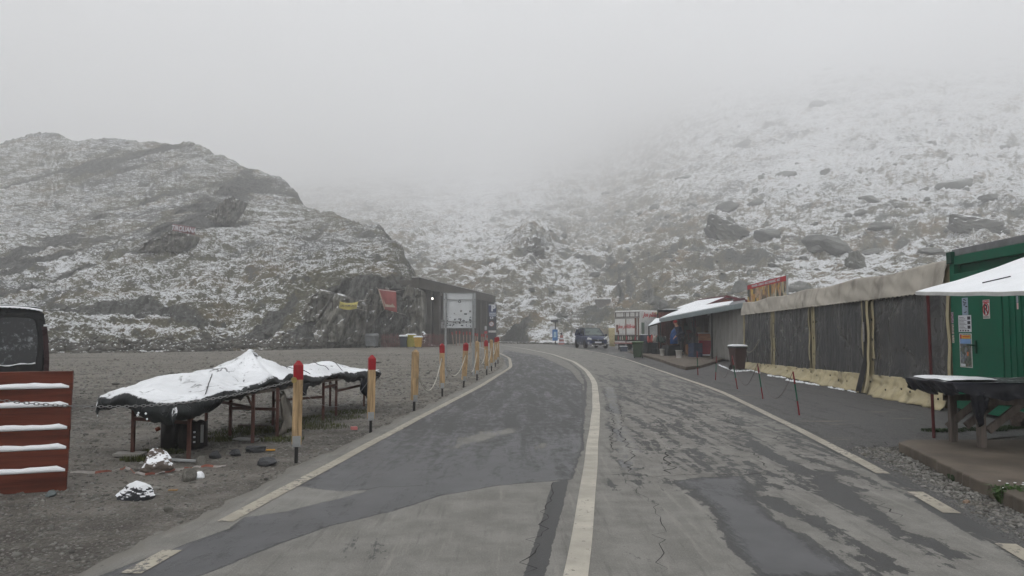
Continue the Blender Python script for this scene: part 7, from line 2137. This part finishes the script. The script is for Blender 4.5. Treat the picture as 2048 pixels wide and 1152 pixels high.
# ------------------------------------------------------------------ loose gravel on the lot and along the verge
def gravel_points():
    out = []
    n = 48000
    ys_ = 3.6 * np.exp(rn2.uniform(0, 1, n) ** 0.9 * math.log(46 / 3.6)); xs_ = rn2.uniform(-0.75, 0.05, n) * ys_ - 0.3
    lim = C_L(ys_) - 0.24
    keep = (xs_ < lim) & (rn2.uniform(0, 1, n) < 0.35 + 0.65 * np.clip(pn(xs_ / 1.1, ys_ / 1.1, 0) + 0.5, 0, 1))
    xs_, ys_ = xs_[keep], ys_[keep]
    near = np.clip((xs_ - (C_L(ys_) - 1.8)) / 1.5, 0, 1)
    s = rn2.lognormal(-4.35, 0.42, len(xs_)) * (1 - 0.15 * near) * np.clip(ys_ / 9, 0.8, 1.8)
    out = [(x, y, k * 0.12, k) for x, y, k in zip(xs_, ys_, s)]
    # right verge: strip between the asphalt and the slab
    for k in range(5200):
        y = 2.6 + 6.0 * rn2.uniform() ** 0.8
        a = float(C_R(y)) + 0.14; b = a + (0.75 if y < 7 else 0.95)
        kx = np.interp(y, [p[1] for p in kp2[::-1]], [p[0] for p in kp2[::-1]])
        x = rn2.uniform(a, min(kx, a + 1.2)); sz_ = rn2.lognormal(-4.5, 0.4)
        if x < a + 0.12 and rn2.uniform() < 0.7: continue
        out.append((x, y, 0.012 + sz_ * 0.12, sz_))
    return out
def gravel_mat():
    t = NT('loose_stone')
    g = t.n('ShaderNodeNewGeometry')
    c = t.mix(g.outputs['Random Per Island'], (0.055, 0.052, 0.045), (0.22, 0.215, 0.195))
    c = t.mix(t.sm(t.noise(t.pos(), 3.0, 3), 0.5, 0.7, 0, 0.5), c, (0.10, 0.085, 0.065))
    t.col(c); t.rough(0.75); return t.m
scatter_stuff('gravel', gravel_points(), gravel_mat(), None, 9, 0.55)

def near_rock(px, py, w, h, label, k, m=None, snow=False, name='stone', z=0.0, cat='stone', group=None, sub=3):
    p = G(px, py, z)
    me = rock_mesh(name, 300 + k, 8, 0.12, sub, 0.03)
    me.materials.append(m)
    o = bpy.data.objects.new(name, me); COL.objects.link(o)
    s = w * p.y / FOC / 2; sh = h * p.y / FOC / 2 * 1.15
    o.scale = (s * 1.25, s * 0.95, sh * 1.45); o.location = (p.x, p.y + s * 0.4, sh * 0.75 + z); o.rotation_euler = (0, 0, k * 0.7)
    return tag(o, label, cat, group)
MR = mat('brown_rough_rock', (0.12, 0.10, 0.085), 0.8, 0.3, 6, snow=0.62, bump=0.6, bscale=30, obj=False)
MR2 = mat('dark_wet_rock', (0.05, 0.052, 0.055), 0.6, 0.3, 6, bump=0.5, bscale=30)
MR3 = mat('grey_stone', (0.13, 0.125, 0.11), 0.8, 0.3, 8, bump=0.5, bscale=30)
rk = near_rock(376, 962, 28, 18, 'fist-sized grey stone right of the snow-patched rock', 2, MR3)
near_rock(532, 932, 38, 13, 'dark wet stone with a snow fleck before the nearest red-topped post', 3, mat('dark_snow_stone', (0.05, 0.052, 0.055), 0.6, 0.3, 6, snow=1.12), name='stone')
near_rock(98, 994, 20, 9, 'small bluish stone in front of the plank barrier', 4, mat('bluish_stone', (0.11, 0.13, 0.13), 0.7))
near_rock(335, 1024, 14, 8, 'pale stone on the gravel right of the snow-topped sack', 5, MR3)
near_rock(430, 917, 22, 11, 'flat dark stone, leftmost of the row beneath the table', 6, MR2)
near_rock(470, 912, 26, 10, 'broad dark stone second from the left beneath the table', 7, MR2)
near_rock(400, 930, 26, 14, 'brown stone right behind the front table leg', 8, MR3)
near_rock(513, 905, 38, 12, 'flat slate stone right of the third table leg', 9, MR2)
near_rock(2044, 858, 44, 26, 'brown block of rock lying before the green container at the right edge', 10, mat('brown_block', (0.07, 0.052, 0.045), 0.8, 0.3, 5), z=0.0, name='rock', cat='rock')
o = near_rock(1935, 1010, 16, 8, 'reddish stone on the gravel under the slab edge', 11, mat('reddish_stone', (0.2, 0.14, 0.10), 0.7))
def shaped_rock(name, seed, taper, m, cuts=8, noise=0.14):
    me = rock_mesh(name, seed, cuts, noise, 4, 0.03)
    for v in me.vertices:
        k = 1 - taper * (v.co.z + 1) / 2
        v.co.x *= k; v.co.y *= k
    me.materials.append(m)
    return me
def add_sack():
    p = G(257, 1004)
    o = bpy.data.objects.new('sandbag', shaped_rock('sandbag', 411, 0.25, mat('snowy_dark_sack', (0.03, 0.032, 0.036), 0.6, 0.3, 8, snow=0.42, bump=0.5, bscale=40), 5, 0.12)); COL.objects.link(o)
    o.scale = (0.165, 0.12, 0.085); o.location = (p.x, p.y + 0.10, 0.055)
    tag(o, 'dark sandbag capped with thick snow lying alone on the gravel', 'sack')
    p = G(300, 949)
    o = bpy.data.objects.new('rock', shaped_rock('rock', 423, 0.62, MR, 7, 0.15)); COL.objects.link(o)
    o.scale = (0.21, 0.16, 0.135); o.location = (p.x, p.y + 0.12, 0.095); o.rotation_euler = (0, -0.1, 0.3)
    tag(o, 'pointed brown rock with patches of snow left of the table legs', 'rock')
    near_rock(394, 957, 26, 10, 'small stone buried under a smooth cap of snow beside the fist-sized grey one', 12, M_SNOW)
add_sack()
def add_drum():
    p = G(368, 897)
    t = thing('half_drum', 'rusty black half drum standing on the ground beneath the tarpaulin table', 'drum', p)
    r = 0.25
    mb = MB(); n = 28
    vs = []; fs = []
    for k in range(n + 1):
        a = math.pi * (0.02 + 1.96 * k / n)
        for z in (0.03, 0.30 + 0.015 * math.sin(k * 2.3)): vs.append((r * math.cos(a - math.pi / 2), r * 0.8 * math.sin(a - math.pi / 2), z))
        if k: fs.append((2 * k - 2, 2 * k, 2 * k + 1, 2 * k - 1))
    mb.add(vs, fs).build('shell', mat('burnt_steel', (0.02, 0.018, 0.018), 0.6, 0.5, 6, dirt=0.3), t, True, solid=0.012)
    MB().lathe([(r * 0.86, 0.0), (r * 0.86, 0.03), (0.02, 0.035)], 20).build('base', M_IRON, t)
    for k in range(3): MB().box((0.19, -0.175 + 0.0, 0.10 + 0.055 * k), (0.018, 0.02, 0.018)).build('hole', M_PAPER, t)
    MB().box((0.235, -0.085, 0.18), (0.035, 0.02, 0.2)).build('edge_strip', M_STEEL, t)
    MB().tube([(-0.26, -0.05, 0.24), (-0.30, -0.06, 0.22)], 0.025, 6).build('orange_scrap', mat('orange_scrap', (0.3, 0.08, 0.04), 0.6), t)
add_drum()
def add_tape():
    P4 = [(140, 945), (215, 943), (240, 938), (256, 935), (270, 946), (300, 948), (330, 944), (360, 938), (385, 934), (410, 932), (460, 932)]
    pts = [G(x, y, 0.015 + (0.03 if i == 3 else 0)) for i, (x, y) in enumerate(P4)]
    t = thing('barrier_tape', 'red and white warning tape lying on the ground right of the plank barrier', 'tape', pts[0])
    fine = []
    for a, b in zip(pts, pts[1:]):
        for k in range(6): fine.append(a.lerp(b, k / 6) + Vector((0, 0, 0.006 * math.sin(len(fine) * 1.3))) - pts[0])
    tw = mat('tape_white', (0.30, 0.28, 0.26), 0.6); tr_ = mat('tape_red', (0.24, 0.085, 0.06), 0.6)
    cur = MB()
    for k in range(len(fine) - 1):
        a, b = fine[k], fine[k + 1]
        h = Vector((0, 0.007 + 0.006 * math.sin(k * 0.8), 0.007 + 0.004 * math.sin(k * 0.5)))
        cur.add([a - h, b - h, b + h, a + h], [(0, 1, 2, 3)])
        if k % 4 == 3 or k == len(fine) - 2:
            cur.build('red_stripe' if (k // 4) % 2 else 'white_stripe', tr_ if (k // 4) % 2 else tw, t); cur = MB()
add_tape()
def scrap(px, py, sx, sy, sz, m, label, name='plank', rz=0.0, z=0.0, cat='plank'):
    p = G(px, py, z)
    o = MB().box((0, 0, 0), (sx, sy, sz)).build(name, m, None, bevel=min(sz * 0.3, 0.004)); o.location = p + Vector((0, 0, sz / 2 + 0.012)); o.rotation_euler = (0.03, 0.02, rz)
    tag(o, label, cat); return o
scrap(365, 925, 0.36, 0.045, 0.022, mat('pale_plank', (0.36, 0.37, 0.37), 0.6), 'pale narrow board lying under the front table leg', rz=-0.18)
scrap(260, 913, 0.3, 0.16, 0.03, mat('pale_slab_piece', (0.26, 0.25, 0.23), 0.7), 'pale flat board under the left front table leg', rz=0.1)
scrap(505, 855, 0.4, 0.04, 0.03, M_OLDWOOD, 'grey timber offcut lying in the grass beneath the table', rz=0.05)
scrap(541, 903, 0.10, 0.06, 0.012, mat('orange_peel_litter', (0.4, 0.2, 0.02), 0.6), 'crumpled orange-yellow wrapper beside the nearest red-topped post', 'wrapper', 0.3, cat='litter')
scrap(346, 984, 0.075, 0.035, 0.01, mat('tan_litter', (0.24, 0.15, 0.07), 0.6), 'small tan scrap on the gravel below the warning tape', 'wrapper', 0.1, cat='litter')
scrap(708, 861, 0.09, 0.06, 0.04, mat('pink_litter', (0.45, 0.16, 0.15), 0.5), 'small pink can on the gravel left of the second post', 'can', 0.3, cat='litter')
scrap(492, 882, 0.3, 0.12, 0.02, mat('grey_plastic_scrap', (0.22, 0.22, 0.21), 0.5), 'crumpled grey plastic scrap under the table, behind the stones', 'plastic_scrap', -0.2, cat='litter')

# ------------------------------------------------------------------ weeds and thin grass
def blades(name, centres, m, n, h, label=None, kind=None, seed=1, wid=0.006, leafy=False):
    rn = np.random.RandomState(seed)
    V = []; F = []
    for (cx, cyy, cz, rad) in centres:
        for k in range(n):
            a = rn.uniform(0, 6.28); r = rad * math.sqrt(rn.uniform()); x = cx + r * math.cos(a); y = cyy + r * math.sin(a) * 0.7
            hh = h * rn.uniform(0.4, 1.1); ld = rn.uniform(0, 6.28); le = hh * rn.uniform(0.2, 0.9)
            w = wid * rn.uniform(0.6, 1.4)
            p0 = np.array([x, y, cz]); p1 = p0 + np.array([math.cos(ld) * le * 0.4, math.sin(ld) * le * 0.4, hh * 0.65]); p2 = p0 + np.array([math.cos(ld) * le, math.sin(ld) * le, hh * (0.55 if leafy else 1.0)])
            s = np.array([-math.sin(ld), math.cos(ld), 0]) * w
            i = len(V)
            if leafy: V += [p0 - s * 0.3, p0 + s * 0.3, p1 + s * 2.2, p1 - s * 2.2, p2]
            else: V += [p0 - s, p0 + s, p1 + s * 0.7, p1 - s * 0.7, p2]
            F += [(i, i + 1, i + 2, i + 3), (i + 3, i + 2, i + 4, i + 4)]
    me = bpy.data.meshes.new(name); me.from_pydata([tuple(v) for v in V], [], [tuple(dict.fromkeys(f)) for f in F]); me.materials.append(m)
    o = bpy.data.objects.new(name, me); COL.objects.link(o)
    return o
M_GRASS = mat('dull_grass', (0.06, 0.068, 0.022), 0.8, 0.4, 5, bump=0)
M_WEED = mat('weed_leaves', (0.04, 0.075, 0.02), 0.6, 0.4, 8, bump=0)
M_WEEDD = mat('dark_weed_leaves', (0.022, 0.04, 0.014), 0.6, 0.4, 8, bump=0)
cs = [(*G(x, y)[:2], 0, r) for x, y, r in ((470, 868, 0.35), (500, 860, 0.4), (540, 862, 0.4), (440, 880, 0.25), (600, 845, 0.5), (660, 836, 0.5), (330, 905, 0.25), (560, 880, 0.3), (280, 920, 0.2), (640, 855, 0.4), (700, 825, 0.4))]
tag(blades('grass', cs, M_GRASS, 420, 0.05, seed=2, wid=0.004), kind='stuff')
W = [((1925, 966), 0.09, 'low weeds growing at the foot of the slab edge, below the awning pole'), ((1985, 985), 0.07, 'small weed tuft at the slab edge, right of the lower one'),
     ((2040, 1012), 0.14, 'leafy green plant with small white flowers at the right picture edge')]
for k, (c, r, lab) in enumerate(W):
    p = G(*c); o = blades('weed', [(p.x, p.y + 0.05, 0.0, r)], M_WEEDD if k < 2 else M_WEED, 90 if k < 2 else 240, 0.09 if k < 2 else 0.2, seed=k + 5, wid=0.006, leafy=True)
    tag(o, lab, 'weed', 'weeds by the concrete slab')
p = G(2040, 1012)
o = MB()
rnf = random.Random(2)
for k in range(10):
    o.lathe([(0.001, 0), (0.012, 0.004), (0.001, 0.008)], 6, (p.x + rnf.uniform(-0.12, 0.1), p.y + rnf.uniform(-0.05, 0.1), rnf.uniform(0.1, 0.2)))
fl = o.build('flower', mat('white_petals', (0.6, 0.6, 0.62), 0.6)); tag(fl, 'tiny white flowers on the leafy plant at the right picture edge', 'flowers')
for k, (x, y, lab) in enumerate(((1898, 868, 'flat weeds between the awning pole and the trestle table'), (1985, 866, 'patch of weeds behind the trestle table legs'), (2030, 862, 'patch of weeds before the rock block by the container'))):
    p = G(x, y); o = blades('weed', [(p.x + dx, p.y + 0.15, 0.012, 0.16) for dx in (-0.12, 0.0, 0.14)], M_WEEDD, 110, 0.06, seed=30 + k, wid=0.006, leafy=True)
    tag(o, lab, 'weed', 'weeds by the concrete slab')
# crumbs of snow beside the tent foot and the brown bin
pts = []
for (x0, y0, x1, y1, n_) in ((1437, 731, 1470, 744, 60), (1470, 744, 1500, 742, 60), (1500, 740, 1520, 748, 30), (1535, 752, 1570, 757, 60), (1575, 762, 1640, 772, 90), (1655, 775, 1720, 787, 30), (1255, 704, 1275, 709, 12), (1345, 728, 1352, 730, 5)):
    for k in range(n_):
        f = rn2.uniform(); p = G(x0 + (x1 - x0) * f, y0 + (y1 - y0) * f + rn2.uniform(-1, 1)); pts.append((p.x, p.y, 0.015, rn2.choice([0.02, 0.035, 0.05])))
scatter_stuff('snow_crumbs', pts, M_SNOW, None, 12, 0.5)

# ================================================================== haze
def add_haze():
    zt = float(max(mtZ.max(), hillZ.max())) + 2.0
    zb = float(min(mtZ.min(), hillZ.min(), 0)) - 1.0
    mb = MB().box((0, 1250, (zt + zb) / 2), (6400, 3700, zt - zb))
    t = bpy.data.materials.new('mist'); t.use_nodes = True
    nt = t.node_tree; nt.nodes.remove(nt.nodes['Principled BSDF'])
    v = nt.nodes.new('ShaderNodeVolumePrincipled')
    v.inputs['Color'].default_value = (0.97, 0.975, 0.98, 1)
    v.inputs['Density'].default_value = FOG
    v.inputs['Anisotropy'].default_value = 0.2
    nt.links.new(v.outputs[0], nt.nodes['Material Output'].inputs['Volume'])
    o = mb.build('haze', t)
    tag(o, kind='stuff')
add_haze()
